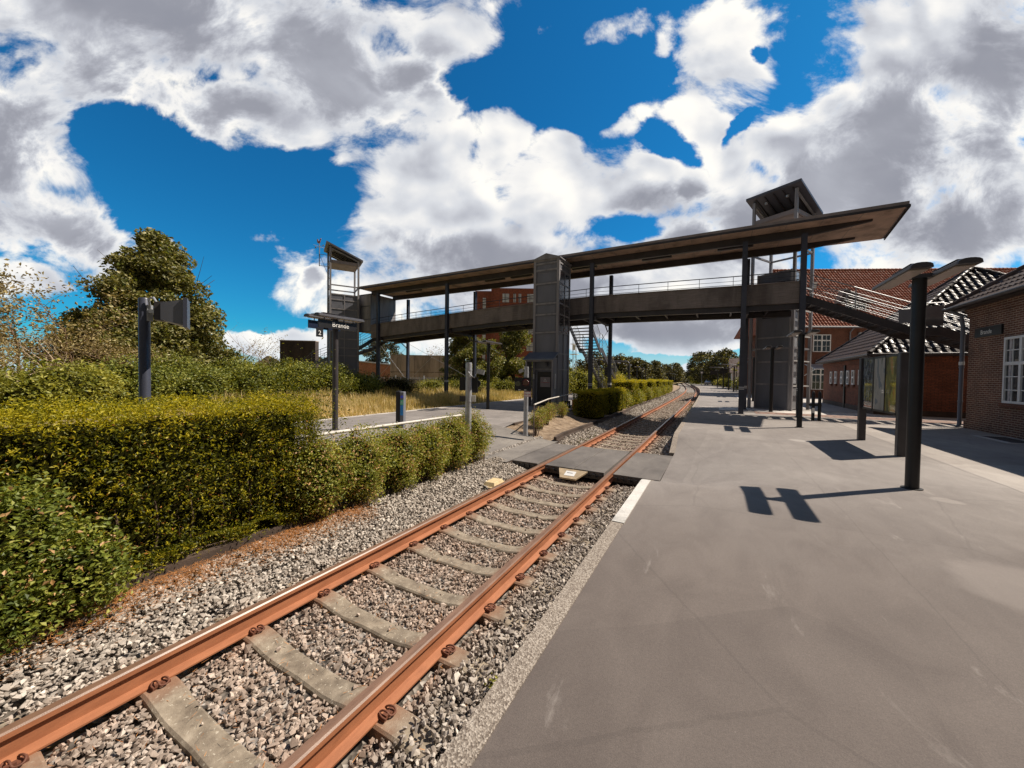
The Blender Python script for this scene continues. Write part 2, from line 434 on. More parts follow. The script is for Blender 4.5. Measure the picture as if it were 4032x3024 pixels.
def m_leaf(name, stops, trans=0.35, clump=1.5, clumpamt=0.5, rough=0.5):
    m, nt, b = newmat(name); pos = geopos(nt)
    at = N(nt, 'ShaderNodeAttribute', attribute_name='rnd')
    n = noise(nt, clump, 3, 0.6, pos)
    f = mth(nt, 'ADD', mth(nt, 'MULTIPLY', at.outputs['Fac'], 1 - clumpamt), mth(nt, 'MULTIPLY', mrange(nt, n.outputs['Fac'], 0.3, 0.7, 0, 1, False), clumpamt))
    c = ramp(nt, stops, f).outputs[0]
    nt.links.new(c, b.inputs['Base Color']); b.inputs['Roughness'].default_value = rough; b.inputs['Specular IOR Level'].default_value = 0.4
    tr = nt.nodes.new('ShaderNodeBsdfTranslucent'); nt.links.new(mixc(nt, 1.0, c, (1.3, 1.2, 0.5), 'MULTIPLY'), tr.inputs['Color'])
    mx = nt.nodes.new('ShaderNodeMixShader'); mx.inputs[0].default_value = trans
    nt.links.new(b.outputs[0], mx.inputs[1]); nt.links.new(tr.outputs[0], mx.inputs[2])
    nt.links.new(mx.outputs[0], nt.nodes['Material Output'].inputs[0]); return m
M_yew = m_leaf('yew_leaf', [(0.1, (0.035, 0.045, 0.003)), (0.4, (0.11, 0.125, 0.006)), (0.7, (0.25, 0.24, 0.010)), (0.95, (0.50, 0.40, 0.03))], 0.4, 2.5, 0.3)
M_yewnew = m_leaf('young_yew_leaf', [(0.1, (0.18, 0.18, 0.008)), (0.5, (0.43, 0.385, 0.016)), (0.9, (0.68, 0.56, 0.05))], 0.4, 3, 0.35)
M_yewdead = m_leaf('browned_yew_leaf', [(0.1, (0.22, 0.09, 0.015)), (0.9, (0.62, 0.27, 0.07))], 0.2, 3, 0.2)
M_spirea = m_leaf('spirea_leaf', [(0.1, (0.09, 0.12, 0.018)), (0.4, (0.24, 0.27, 0.04)), (0.7, (0.42, 0.41, 0.08)), (0.95, (0.62, 0.54, 0.18))], 0.35, 3, 0.4)
M_spent = m_leaf('spent_blossom', [(0.1, (0.33, 0.18, 0.06)), (0.9, (0.62, 0.38, 0.18))], 0.2, 4, 0.2)
M_tree = m_leaf('lime_tree_leaf', [(0.1, (0.05, 0.055, 0.014)), (0.45, (0.16, 0.155, 0.042)), (0.75, (0.34, 0.305, 0.11)), (0.95, (0.72, 0.66, 0.42))], 0.25, 0.8, 0.35)
M_shrub = m_leaf('wild_shrub_leaf', [(0.1, (0.055, 0.075, 0.014)), (0.5, (0.18, 0.21, 0.035)), (0.9, (0.42, 0.42, 0.10))], 0.3, 0.7, 0.45)
M_shrub2 = m_leaf('bright_shrub_leaf', [(0.1, (0.11, 0.12, 0.015)), (0.5, (0.29, 0.29, 0.04)), (0.9, (0.52, 0.48, 0.10))], 0.3, 0.7, 0.45)
M_conif = m_leaf('dark_conifer_leaf', [(0.1, (0.02, 0.022, 0.008)), (0.5, (0.065, 0.062, 0.02)), (0.9, (0.15, 0.13, 0.045))], 0.1, 0.4, 0.4)
M_brown = m_leaf('dry_brown_leaf', [(0.1, (0.14, 0.10, 0.04)), (0.5, (0.30, 0.23, 0.09)), (0.9, (0.50, 0.40, 0.18))], 0.2, 0.8, 0.4)
M_blade = m_leaf('dry_grass_blade', [(0.1, (0.20, 0.19, 0.05)), (0.45, (0.50, 0.40, 0.17)), (0.7, (0.72, 0.56, 0.30)), (0.95, (0.88, 0.74, 0.47))], 0.3, 0.35, 0.45)
M_bloom = m_leaf('yellow_blossom', [(0.1, (0.45, 0.42, 0.12)), (0.9, (0.85, 0.78, 0.35))], 0.3, 3, 0.2)
M_pink = m_leaf('pink_petal', [(0.1, (0.35, 0.08, 0.10)), (0.9, (0.6, 0.25, 0.25))], 0.3, 3, 0.2)
M_needle = m_leaf('fallen_needle', [(0.1, (0.30, 0.12, 0.04)), (0.9, (0.72, 0.34, 0.12))], 0.1, 3, 0.2)

def m_brick(name, c1, c2, mortar, bw=0.24, bh=0.067, ms=0.010, extra=None):
    m, nt, b = newmat(name); o = sep(nt, objco(nt))
    v = comb(nt, mth(nt, 'ADD', o[0], o[1]), o[2], 0.0)
    t = N(nt, 'ShaderNodeTexBrick'); nt.links.new(v, t.inputs['Vector'])
    t.inputs['Color1'].default_value = (*c1, 1); t.inputs['Color2'].default_value = (*c2, 1); t.inputs['Mortar'].default_value = (*mortar, 1)
    t.inputs['Scale'].default_value = 1; t.inputs['Mortar Size'].default_value = ms; t.inputs['Brick Width'].default_value = bw
    t.inputs['Row Height'].default_value = bh; t.inputs['Mortar Smooth'].default_value = 0.2; t.inputs['Bias'].default_value = -0.2
    n = noise(nt, 2.2, 6, 0.65, geopos(nt)); n2 = noise(nt, 18, 3, 0.6, geopos(nt))
    c = mixc(nt, 0.7, t.outputs[0], ramp(nt, [(0.3, g(0.55)), (0.7, g(1.2))], n.outputs['Fac']).outputs[0], 'MULTIPLY')
    c = mixc(nt, 0.6, c, ramp(nt, [(0.35, g(0.5)), (0.65, g(1.2))], n2.outputs['Fac']).outputs[0], 'MULTIPLY')
    nt.links.new(c, b.inputs['Base Color']); b.inputs['Roughness'].default_value = 0.9
    h = mth(nt, 'SUBTRACT', 1.0, t.outputs['Fac']); bump(nt, b, h, 0.9, 0.012); return m
M_brickR = m_brick('brown_red_brick', (0.20, 0.075, 0.042), (0.125, 0.052, 0.032), (0.42, 0.30, 0.22), ms=0.013)
M_brickS = m_brick('red_brick', (0.30, 0.095, 0.045), (0.20, 0.065, 0.032), (0.09, 0.05, 0.032))
M_brickH = m_brick('house_brick', (0.22, 0.075, 0.04), (0.15, 0.052, 0.03), (0.20, 0.12, 0.08))
M_brickM = m_brick('mill_brick', (0.33, 0.085, 0.045), (0.24, 0.06, 0.035), (0.25, 0.12, 0.08))
M_brickW = m_brick('workshop_brick', (0.45, 0.18, 0.11), (0.36, 0.14, 0.085), (0.4, 0.28, 0.2))
def m_tile(name, c, rough, coat=0, spec=0.5):
    m = simple(name, c, rough, 0, 0.3, 5, 0.1, 30, spec)
    MATS[name].node_tree.nodes['Principled BSDF'].inputs['Coat Weight'].default_value = coat
    nt = MATS[name].node_tree; rn = noise(nt, 3.6, 3, 0.6, geopos(nt)); nt.links.new(mrange(nt, rn.outputs['Fac'], 0.38, 0.62, max(.3, rough - .1), min(1.0, rough + .38)), nt.nodes['Principled BSDF'].inputs['Roughness'])
    MATS[name].node_tree.nodes['Principled BSDF'].inputs['Coat Roughness'].default_value = 0.22
    return m
M_blacktile = m_tile('glazed_black_tile', (0.026, 0.018, 0.015), 0.48, 0.0, 0.34)
M_darktile = m_tile('weathered_dark_tile', (0.085, 0.055, 0.048), 0.75)
M_redtile = m_tile('red_clay_tile', (0.32, 0.12, 0.072), 0.75, 0.0, 0.25)
def m_cobble():
    m, nt, b = newmat('red_cobble_strip'); p = sep(nt, geopos(nt))
    t = N(nt, 'ShaderNodeTexBrick'); nt.links.new(comb(nt, p[0], p[1], 0.0), t.inputs['Vector'])
    t.inputs['Color1'].default_value = (0.20, 0.11, 0.085, 1); t.inputs['Color2'].default_value = (0.27, 0.17, 0.13, 1); t.inputs['Mortar'].default_value = (0.10, 0.07, 0.055, 1)
    t.inputs['Scale'].default_value = 1; t.inputs['Brick Width'].default_value = 0.7; t.inputs['Row Height'].default_value = 0.5; t.inputs['Mortar Size'].default_value = 0.045
    nt.links.new(t.outputs[0], b.inputs['Base Color']); b.inputs['Roughness'].default_value = 0.85; return m
M_cobble = m_cobble()

# ---------------------------------------------------------------- camera, sun, sky
YAW, PITCH, ROLL = 29.05, -1.25, 0.80
cam = bpy.data.cameras.new('camera'); camo = bpy.data.objects.new('camera', cam); COL.objects.link(camo)
cam.sensor_width = 36; cam.lens = 1456 / 4032 * 36; cam.clip_start = 0.05; cam.clip_end = 4000
camo.location = (0, 0, 1.6)
camo.rotation_euler = (Matrix.Rotation(R(YAW), 3, 'Z') @ Matrix.Rotation(R(90 + PITCH), 3, 'X') @ Matrix.Rotation(R(ROLL), 3, 'Z')).to_euler()
scene.camera = camo

EL, AZ = 51.0, math.degrees(math.atan2(0.735, 0.677))
sd = Vector((math.cos(R(EL)) * math.sin(R(AZ)), math.cos(R(EL)) * math.cos(R(AZ)), math.sin(R(EL))))
sun = bpy.data.lights.new('sun', 'SUN'); suno = bpy.data.objects.new('sun', sun); COL.objects.link(suno)
sun.energy = 5.0; sun.angle = R(0.53); sun.color = (1.0, 0.89, 0.76)
suno.rotation_euler = sd.to_track_quat('Z', 'Y').to_euler(); suno.location = (20, 20, 30)

scene.view_settings.view_transform = 'Standard'; scene.view_settings.look = 'None'
scene.view_settings.exposure = 0.35; scene.view_settings.gamma = 1.0
scene.cycles.max_bounces = 5; scene.cycles.diffuse_bounces = 2; scene.cycles.glossy_bounces = 2; scene.cycles.transparent_max_bounces = 4
scene.cycles.use_adaptive_sampling = True
scene.cycles.sample_clamp_indirect = 6

def build_sky():
    w = bpy.data.worlds.new('World'); scene.world = w; w.use_nodes = True
    nt = w.node_tree; nt.nodes.clear()
    out = nt.nodes.new('ShaderNodeOutputWorld')
    sky = N(nt, 'ShaderNodeTexSky', sky_type='NISHITA'); sky.sun_disc = False
    sky.sun_elevation = R(EL); sky.sun_rotation = R(AZ); sky.altitude = 50; sky.air_density = 1.0; sky.dust_density = 0.4; sky.ozone_density = 2.5
    hs = N(nt, 'ShaderNodeHueSaturation'); hs.inputs['Saturation'].default_value = 1.15; hs.inputs['Value'].default_value = 1.0
    nt.links.new(sky.outputs[0], hs.inputs['Color'])
    tint = mixc(nt, 1.0, hs.outputs[0], SKY_TINT, 'MULTIPLY')
    bg1 = N(nt, 'ShaderNodeBackground'); nt.links.new(tint, bg1.inputs[0]); bg1.inputs[1].default_value = 0.09
    # cloud field in world directions: u along one compass line, v = height
    d = nt.nodes.new('ShaderNodeTexCoord').outputs['Generated']
    yw = R(YAW)
    def dot(vec):
        m = nt.nodes.new('ShaderNodeVectorMath'); m.operation = 'DOT_PRODUCT'; nt.links.new(d, m.inputs[0]); m.inputs[1].default_value = vec
        return m.outputs['Value']
    df = dot((-math.sin(yw), math.cos(yw), 0)); dr = dot((math.cos(yw), math.sin(yw), 0)); dz = dot((0, 0, 1))
    dfc = mth(nt, 'MAXIMUM', df, 0.08)
    u = mth(nt, 'DIVIDE', dr, dfc); v = mth(nt, 'DIVIDE', dz, dfc)
    uv = comb(nt, u, v, 0.0)
    wn = noise(nt, 2.6, 6, 0.60, scalev(nt, uv, (1, 1.25, 1)))
    off = nt.nodes.new('ShaderNodeVectorMath'); off.operation = 'SUBTRACT'; nt.links.new(wn.outputs['Color'], off.inputs[0]); off.inputs[1].default_value = (0.5, 0.5, 0.5)
    ma = nt.nodes.new('ShaderNodeVectorMath'); ma.operation = 'MULTIPLY_ADD'; nt.links.new(off.outputs[0], ma.inputs[0]); ma.inputs[1].default_value = (0.26, 0.20, 0); nt.links.new(uv, ma.inputs[2])
    wuv = ma.outputs[0]
    def field(blobs):
        acc = None
        for (cx, cy, rx, ry, rot) in blobs:
            mp = nt.nodes.new('ShaderNodeMapping'); mp.vector_type = 'TEXTURE'
            mp.inputs['Location'].default_value = (cx, cy, 0); mp.inputs['Rotation'].default_value = (0, 0, R(rot)); mp.inputs['Scale'].default_value = (rx, ry, 1)
            nt.links.new(wuv, mp.inputs['Vector'])
            ln = nt.nodes.new('ShaderNodeVectorMath'); ln.operation = 'LENGTH'; nt.links.new(mp.outputs[0], ln.inputs[0])
            if acc is None: acc = ln.outputs['Value']
            else:
                s = nt.nodes.new('ShaderNodeMath'); s.operation = 'SMOOTH_MIN'; s.inputs[2].default_value = 0.10
                nt.links.new(acc, s.inputs[0]); nt.links.new(ln.outputs['Value'], s.inputs[1]); acc = s.outputs[0]
        return mth(nt, 'SUBTRACT', 1.0, acc)
    F = field(COV); Hh = field(HOLE); G = field(GRAY)
    Wf = mth(nt, 'MULTIPLY', mth(nt, 'MAXIMUM', field(WISP), -1.0), 0.40)
    F = mth(nt, 'SUBTRACT', F, 0.07)
    F = mth(nt, 'MAXIMUM', F, mth(nt, 'SUBTRACT', Wf, 0.14))
    F = mth(nt, 'SUBTRACT', F, mth(nt, 'MULTIPLY', mth(nt, 'MAXIMUM', mth(nt, 'ADD', Hh, 0.40), 0.0), 0.75))
    cuv = scalev(nt, uv, (1, 1.3, 1))
    def shifted(dx, dy):
        o = nt.nodes.new('ShaderNodeVectorMath'); o.operation = 'ADD'; nt.links.new(cuv, o.inputs[0]); o.inputs[1].default_value = (dx, dy, 0); return o.outputs[0]
    n1 = noise(nt, 3.6, 9, 0.62, cuv, 0.35)
    def billow(vec):
        # rounded cauliflower puffs: smooth cells at two sizes, gently warped
        wv = noise(nt, 5.0, 3, 0.55, vec)
        m = nt.nodes.new('ShaderNodeVectorMath'); m.operation = 'MULTIPLY_ADD'; nt.links.new(wv.outputs['Color'], m.inputs[0]); m.inputs[1].default_value = (0.16, 0.16, 0.0); nt.links.new(vec, m.inputs[2])
        acc = None
        for sc, wt in ((3.4, 0.70), (9.0, 0.26)):
            vo = N(nt, 'ShaderNodeTexVoronoi', feature='SMOOTH_F1', voronoi_dimensions='2D'); vo.inputs['Scale'].default_value = sc; vo.inputs['Smoothness'].default_value = 0.6
            nt.links.new(m.outputs[0], vo.inputs['Vector'])
            t = mth(nt, 'MULTIPLY', vo.outputs['Distance'], wt)
            acc = t if acc is None else mth(nt, 'ADD', acc, t)
        return mth(nt, 'MULTIPLY', acc, -1.0)
    b1 = noise(nt, 2.6, 6, 0.55, cuv, 0.4)
    B0 = billow(cuv); B1 = billow(shifted(0.030, 0.045))
    n3 = noise(nt, 1.3, 5, 0.5, uv)
    dens = mth(nt, 'ADD', F, mth(nt, 'MULTIPLY', mth(nt, 'SUBTRACT', n1.outputs['Fac'], 0.5), 2.5))
    dens = mth(nt, 'ADD', dens, mth(nt, 'MULTIPLY', mth(nt, 'ADD', B0, 0.42), 0.55))
    cover = mrange(nt, dens, -0.12, 0.30)
    front = mrange(nt, df, 0.02, 0.16)
    elsew = mth(nt, 'MULTIPLY', mth(nt, 'SUBTRACT', 1.0, front), 0.9)
    cover = mth(nt, 'ADD', mth(nt, 'MULTIPLY', cover, front), elsew, clamp=True)
    low = mth(nt, 'MULTIPLY', mrange(nt, v, 0.13, -0.02), front)
    lit = mth(nt, 'MULTIPLY', mth(nt, 'SUBTRACT', B0, B1), 1.05)
    gr = mrange(nt, mth(nt, 'ADD', G, mth(nt, 'MULTIPLY', mth(nt, 'SUBTRACT', n3.outputs['Fac'], 0.5), 0.9)), -0.45, 0.30)
    gr = mth(nt, 'MULTIPLY', gr, mrange(nt, dens, 0.12, 0.75))
    lit = mth(nt, 'MULTIPLY', lit, mth(nt, 'SUBTRACT', 1.0, mth(nt, 'MULTIPLY', gr, 0.88)))
    big = mth(nt, 'MULTIPLY', mth(nt, 'SUBTRACT', n3.outputs['Fac'], 0.5), 0.35)
    base = mrange(nt, dens, 0.05, 0.9, 0.84, 0.74)
    base = mth(nt, 'ADD', mth(nt, 'ADD', base, lit), big)
    base = mth(nt, 'ADD', base, mth(nt, 'MULTIPLY', mth(nt, 'SUBTRACT', b1.outputs['Fac'], 0.5), 0.55))
    base = mth(nt, 'SUBTRACT', base, mth(nt, 'MULTIPLY', gr, 0.44))
    cc = ramp(nt, [(0.0, (0.20, 0.215, 0.27)), (0.3, (0.31, 0.32, 0.37)), (0.5, (0.45, 0.465, 0.52)), (0.7, (0.66, 0.68, 0.72)), (0.88, (0.90, 0.885, 0.86)), (1.0, (1.0, 0.97, 0.90))], mth(nt, 'ADD', base, 0.0, clamp=True)).outputs[0]
    cc = mixc(nt, low, cc, (0.70, 0.77, 0.84))
    cc = mixc(nt, mth(nt, 'SUBTRACT', 1.0, front), cc, BACK_AMBIENT)
    cover = mth(nt, 'MAXIMUM', cover, mth(nt, 'MULTIPLY', low, 0.75))
    bg2 = N(nt, 'ShaderNodeBackground'); nt.links.new(cc, bg2.inputs[0]); bg2.inputs[1].default_value = 0.84
    mx = nt.nodes.new('ShaderNodeMixShader'); nt.links.new(cover, mx.inputs[0]); nt.links.new(bg1.outputs[0], mx.inputs[1]); nt.links.new(bg2.outputs[0], mx.inputs[2])
    nt.links.new(mx.outputs[0], out.inputs[0])
    w.cycles.sampling_method = 'MANUAL'; w.cycles.sample_map_resolution = 1024
BACK_AMBIENT = (0.135, 0.12, 0.11)  # unseen sky behind the viewer, added as dim warm grey to tune ambient light
SKY_TINT = (0.10, 0.72, 0.96)
WISP= [(0.373, 0.891, 0.113, 0.038, 60), (0.213, 0.907, 0.063, 0.038, 0), (0.31, 0.944, 0.05, 0.031, 0), (-0.621, 0.538, 0.044, 0.028, -40), (-0.461, 0.583, 0.075, 0.063, 40), (-0.683, 0.359, 0.113, 0.028, 8), (-0.572, 0.305, 0.113, 0.056, 0), (0.267, 0.672, 0.138, 0.038, 30), (-0.301, 0.676, 0.163, 0.075, -20), (0.078, 0.923, 0.075, 0.025, 0), (-0.634, 0.44, 0.001, 0.001, 0)]
COV= [(-1.063, 0.956, 0.776, 0.238, -6), (-0.511, 0.867, 0.426, 0.213, -22), (-0.205, 0.931, 0.213, 0.138, -10), (-0.732, 0.701, 0.375, 0.1, -14), (-0.388, 0.76, 0.213, 0.094, -20), (-1.45, 0.575, 0.275, 0.325, 0), (-1.217, 0.395, 0.288, 0.1, -32), (-1.356, 0.245, 0.138, 0.075, 0), (-0.969, 0.325, 0.075, 0.031, -15), (-0.225, 0.47, 0.25, 0.175, 0), (-0.035, 0.619, 0.094, 0.094, 0), (-0.201, 0.593, 0.138, 0.075, 20), (-0.348, 0.407, 0.138, 0.138, 0), (-0.087, 0.312, 0.451, 0.138, 0), (0.107, 0.621, 0.075, 0.075, -20), (0.159, 0.488, 0.275, 0.138, 0), (0.356, 0.552, 0.1, 0.069, 20), (-0.227, 0.732, 0.088, 0.075, -50), (-0.289, 0.798, 0.15, 0.113, 0), (-0.522, 0.263, 0.05, 0.038, 0), (0.582, 0.858, 0.138, 0.188, 25), (0.526, 0.676, 0.113, 0.175, 10), (0.455, 0.516, 0.1, 0.075, 0), (0.63, 0.47, 0.25, 0.2, 0), (0.972, 0.609, 0.501, 0.313, 30), (1.233, 0.855, 0.413, 0.325, 20), (0.724, 0.642, 0.15, 0.138, 45), (0.422, 0.344, 0.325, 0.1, 0), (1.227, 0.404, 0.375, 0.2, 0), (0.238, 0.242, 0.876, 0.113, 0), (0.49, 0.122, 0.776, 0.113, 0), (-0.634, 0.081, 0.188, 0.05, 0), (-1.306, 0.258, 0.113, 0.05, 0)]
HOLE= [(-0.782, 0.462, 0.263, 0.1, -25), (-1.066, 0.654, 0.1, 0.075, -20), (-0.634, 0.464, 0.138, 0.113, 0), (-0.858, 0.301, 0.15, 0.1, 0), (-1.132, 0.199, 0.075, 0.031, 0), (0.104, 0.803, 0.25, 0.113, 0), (0.29, 0.41, 0.075, 0.04, -15), (0.643, 0.868, 0.033, 0.023, 0), (0.422, 0.638, 0.075, 0.056, 0), (0.241, 0.093, 0.075, 0.031, 0), (0.492, 0.053, 0.375, 0.018, 0), (-0.967, 0.619, 0.15, 0.088, -20), (0.587, 0.67, 0.075, 0.018, 50), (-0.684, 0.13, 0.113, 0.031, 0)]
GRAY= [(-1.003, 0.764, 0.375, 0.113, -10), (-0.327, 0.846, 0.2, 0.1, -20), (1.164, 0.428, 0.3, 0.113, 0), (-0.036, 0.263, 0.375, 0.075, 0), (-0.781, 0.912, 0.476, 0.138, -10), (-1.349, 0.674, 0.275, 0.225, 0), (-1.18, 0.408, 0.275, 0.088, -30), (-1.352, 0.467, 0.25, 0.125, 0), (-0.261, 0.297, 0.288, 0.075, 0), (1.095, 0.611, 0.413, 0.213, 32), (0.731, 0.397, 0.375, 0.1, 10), (1.308, 0.832, 0.138, 0.2, 0), (0.464, 0.146, 0.275, 0.05, 0), (0.42, 0.454, 0.15, 0.063, 0), (-0.572, 0.782, 0.25, 0.075, -15), (0.789, 0.545, 0.15, 0.075, 40)]
build_sky()
# ---------------------------------------------------------------- track geometry curves
_cy = [-12, 1, 7.7, 16, 22.5, 34, 50, 61, 77.6, 97, 150, 209]
_cx = [-2.52, -2.57, -2.64, -2.71, -2.76, -2.86, -3.10, -3.48, -4.35, -5.9, -10.7, -16.0]
_ey = [-12, 1.2, 4, 8, 12, 21, 32, 42, 58, 73, 98, 125]
_ex = [-0.80, -0.83, -0.87, -0.90, -0.94, -1.06, -1.22, -1.43, -1.95, -2.85, -4.8, -7.4]
def smooth_curve(ys, xs):
    yy = np.arange(ys[0], ys[-1], 0.5); xx = np.interp(yy, ys, xs)
    k = 15; pad = np.pad(xx, k, mode='edge')
    pad[:k] = xx[0] - (xx[1] - xx[0]) * np.arange(k, 0, -1); pad[-k:] = xx[-1] + (xx[-1] - xx[-2]) * np.arange(1, k + 1)
    xs2 = np.convolve(pad, np.ones(2 * k + 1) / (2 * k + 1), mode='valid')
    return yy, xs2
_ty, _tx = smooth_curve(_cy, _cx); _py, _px = smooth_curve(_ey, _ex)
def cx(y): return np.interp(y, _ty, _tx)
def ex(y): return np.interp(y, _py, _px)
def heading(y): return math.atan2(float(cx(y + 0.5) - cx(y - 0.5)), 1.0)   # angle from +Y towards +X
ZR = -0.35                      # rail head height
ZS = ZR - 0.175                 # sleeper top at the rail seat
ZB = ZS - 0.045                 # ballast level

def sstep(a, b, x):
    t = np.clip((np.asarray(x, float) - a) / (b - a), 0, 1); return t * t * (3 - 2 * t)
def dip(x, y):
    s = sstep(5.9, 7.5, y) * (1 - sstep(10.2, 11.8, y))
    t = 1 - sstep(-1.05, 1.2, x)
    return ZR * s * t

# ---------------------------------------------------------------- ground, platform, island
def gridmesh(name, xs, ys, zf, mat, kind='structure', xfun=None):
    xs = np.asarray(xs, float); ys = np.asarray(ys, float)
    X, Y = np.meshgrid(xs, ys)
    if xfun: X = xfun(X, Y)
    Z = zf(X, Y)
    V = np.stack([X, Y, Z], -1).reshape(-1, 3)
    nx, ny = len(xs), len(ys)
    i = np.arange(ny - 1)[:, None] * nx + np.arange(nx - 1)[None]
    L = np.stack([i, i + 1, i + nx + 1, i + nx], -1).reshape(-1, 4)
    o = npmesh(name, V, 4, L, mat, smooth=True)
    if kind: o['kind'] = kind
    return o

gridmesh('ground', np.linspace(-900, 900, 40), np.linspace(-900, 1100, 40), lambda x, y: 0 * x - 0.72, M_land)

# platform: right of the kerb; columns follow the edge close to the track
tcol = np.array([0, .15, .35, .6, .9, 1.3, 1.8, 2.5, 6, 15, 45.])
pys = np.concatenate([[-12, -6, -2], np.arange(0, 14, 0.25), np.arange(14, 100, 1.5), [106, 112, 118]])
platform = gridmesh('platform', tcol, pys, lambda X, Y: dip(X, Y), M_platform, xfun=lambda X, Y: ex(Y) + X)

def strip(name, y0, y1, step, xa, xb, zt, zb, mat, skip=None):
    """solid strip between x=xa(y) and x=xb(y), top zt(x,y), bottom zb"""
    mb = MB(); ys = list(np.arange(y0, y1 + 1e-6, step))
    v = []
    for y in ys:
        a, b = float(xa(y)), float(xb(y))
        v += [(a, y, zb), (a, y, float(zt(a, y))), (b, y, float(zt(b, y))), (b, y, zb)]
    f = []
    for i in range(len(ys) - 1):
        k = i * 4
        f += [(k, k + 1, k + 5, k + 4), (k + 1, k + 2, k + 6, k + 5), (k + 2, k + 3, k + 7, k + 6)]
    f += [(0, 3, 2, 1), (len(v) - 4, len(v) - 3, len(v) - 2, len(v) - 1)]
    mb.add(v, f)
    return mb.build(name, mat)
KW = 0.125
for (a, b) in ((-10, 7.35), (10.35, 116)):
    o = strip('kerb', a, b, 0.25 if a < 0 else 0.5, lambda y: ex(y) - KW, lambda y: ex(y) + 0.003, lambda x, y: dip(x, y) + 0.006, -0.75, M_kerbconc)
    o['kind'] = 'structure'
o = strip('edge_marking', 4.1, 6.1, 0.1, lambda y: ex(y) - KW + 0.003, lambda y: ex(y) + 0.01, lambda x, y: dip(x, y) + 0.014, -0.2, M_whitestripe)
o['kind'] = 'structure'
# pale paving band, cobbled strip and pale side road to the right
mb = MB(); mb.box(0.1, 40, 21.9, 23.6, -0.02, 0.008); o = mb.build('pavement', M_palecon); o['kind'] = 'structure'
mb = MB(); mb.box(1.6, 40, 20.5, 21.9, -0.02, 0.008); o = mb.build('cobbled_path', M_cobble); o['kind'] = 'structure'
mb = MB(); mb.box(1.5, 60, 33.5, 43, -0.02, 0.008); o = mb.build('forecourt', M_palecon); o['kind'] = 'structure'
mb = MB(); mb.box(-0.72, 4.0, 20.35, 20.5, -0.02, 0.006); mb.box(-0.9, 40, 23.75, 24.0, -0.02, 0.006); o = mb.build('paving_joint', M_palecon); o['kind'] = 'structure'

# ballast bed between kerb and planter edge
gridmesh('ballast_bed', np.linspace(-2.0, 2.0, 15), np.arange(-8, 216, 1.0), lambda X, Y: ZB - 0.035 + np.where(X < cx(Y) - 1.0, (cx(Y) - 1.0 - X) * .27, 0), M_bed, xfun=lambda X, Y: cx(Y) + X * np.where(X < 0, 1.1, 1.0))

# planting bed and island platform on the far side of the track
def bedx(y): return cx(y) - np.interp(y, [-10, 1, 3.8, 6.4, 7.2, 9.6, 11.3, 13, 20, 25, 60, 100], [1.86, 1.86, 1.92, 2.02, 1.95, 1.42, 1.68, 1.70, 1.66, 1.9, 1.9, 1.9]) - 0.02 * np.sin(np.asarray(y) * 0.8)
BED0 = -0.26
for (a, b) in ((-10, 7.2), (10.3, 100)):
    gridmesh('planting_bed', np.linspace(0, 1, 14), np.arange(a, b + .01, .3), lambda X, Y: np.minimum(BED0 + .24 * sstep(.35, 1.5, bedx(Y) - X) + .025 * np.sin(Y * 3.1) * np.sin(X * 4.3), -.015 + ZR * sstep(-6.6, -4.3, X) * (1 - sstep(10.4, 11.8, Y)) * sstep(5.8, 7.2, Y)), M_soil, xfun=lambda X, Y: bedx(Y) - .02 - X * 2.2)
def islz(X, Y):
    s = sstep(6.6, 7.4, Y) * (1 - sstep(10.1, 10.9, Y)); t = sstep(-6.6, -4.3, X)
    return ZR * s * t + 0.0
gridmesh('island_platform', [0, .3, .6, .9, 1.3, 2, 4, 6.2], np.concatenate([[-10, -5, 0, 4], np.arange(6, 12, .25), np.arange(12, 101, 2)]), islz, M_island,
         xfun=lambda X, Y: np.where(X == 6.2, -11.75, np.minimum(cx(Y) - 3.3, -5.9) - X))
for (a, b) in ((-10, 6.6), (10.9, 100)):
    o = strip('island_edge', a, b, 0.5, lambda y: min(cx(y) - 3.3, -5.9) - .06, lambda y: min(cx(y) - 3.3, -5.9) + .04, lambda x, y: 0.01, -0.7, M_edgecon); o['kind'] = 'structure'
mb = MB()
mb.box(-11.9, -11.7, -10, 100, -0.3, 0.012); o = mb.build('island_kerb', M_palecon); o['kind'] = 'structure'
# approach to the crossing (slopes up to the island)
gridmesh('crossing_approach', np.linspace(-6.4, -4.12, 8), np.linspace(7.2, 10.35, 7), lambda X, Y: ZR * sstep(-6.6, -4.3, X) + 0.005, M_approach)
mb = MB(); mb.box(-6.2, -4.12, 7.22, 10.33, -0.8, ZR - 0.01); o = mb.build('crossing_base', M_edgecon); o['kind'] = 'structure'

# meadow
gridmesh('meadow', np.linspace(-11.9, -150, 60), np.linspace(-60, 170, 90), lambda X, Y: -0.06 - 0.25 * sstep(-12, -30, -X * 0 + X) * 0 - 0.02 * np.sin(X * 0.7) * np.cos(Y * 0.6) - 0.2 * sstep(12, 34, -X), M_grass)

# planter edge: concrete retaining strips along the track
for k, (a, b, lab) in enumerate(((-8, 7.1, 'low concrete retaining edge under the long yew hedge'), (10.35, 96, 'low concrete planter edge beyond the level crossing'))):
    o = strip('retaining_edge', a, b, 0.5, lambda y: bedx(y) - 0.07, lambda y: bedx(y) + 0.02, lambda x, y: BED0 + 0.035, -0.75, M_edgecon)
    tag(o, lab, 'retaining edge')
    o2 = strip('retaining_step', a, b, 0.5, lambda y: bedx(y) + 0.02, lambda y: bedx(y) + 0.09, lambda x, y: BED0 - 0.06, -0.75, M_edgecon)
    o2.parent = o

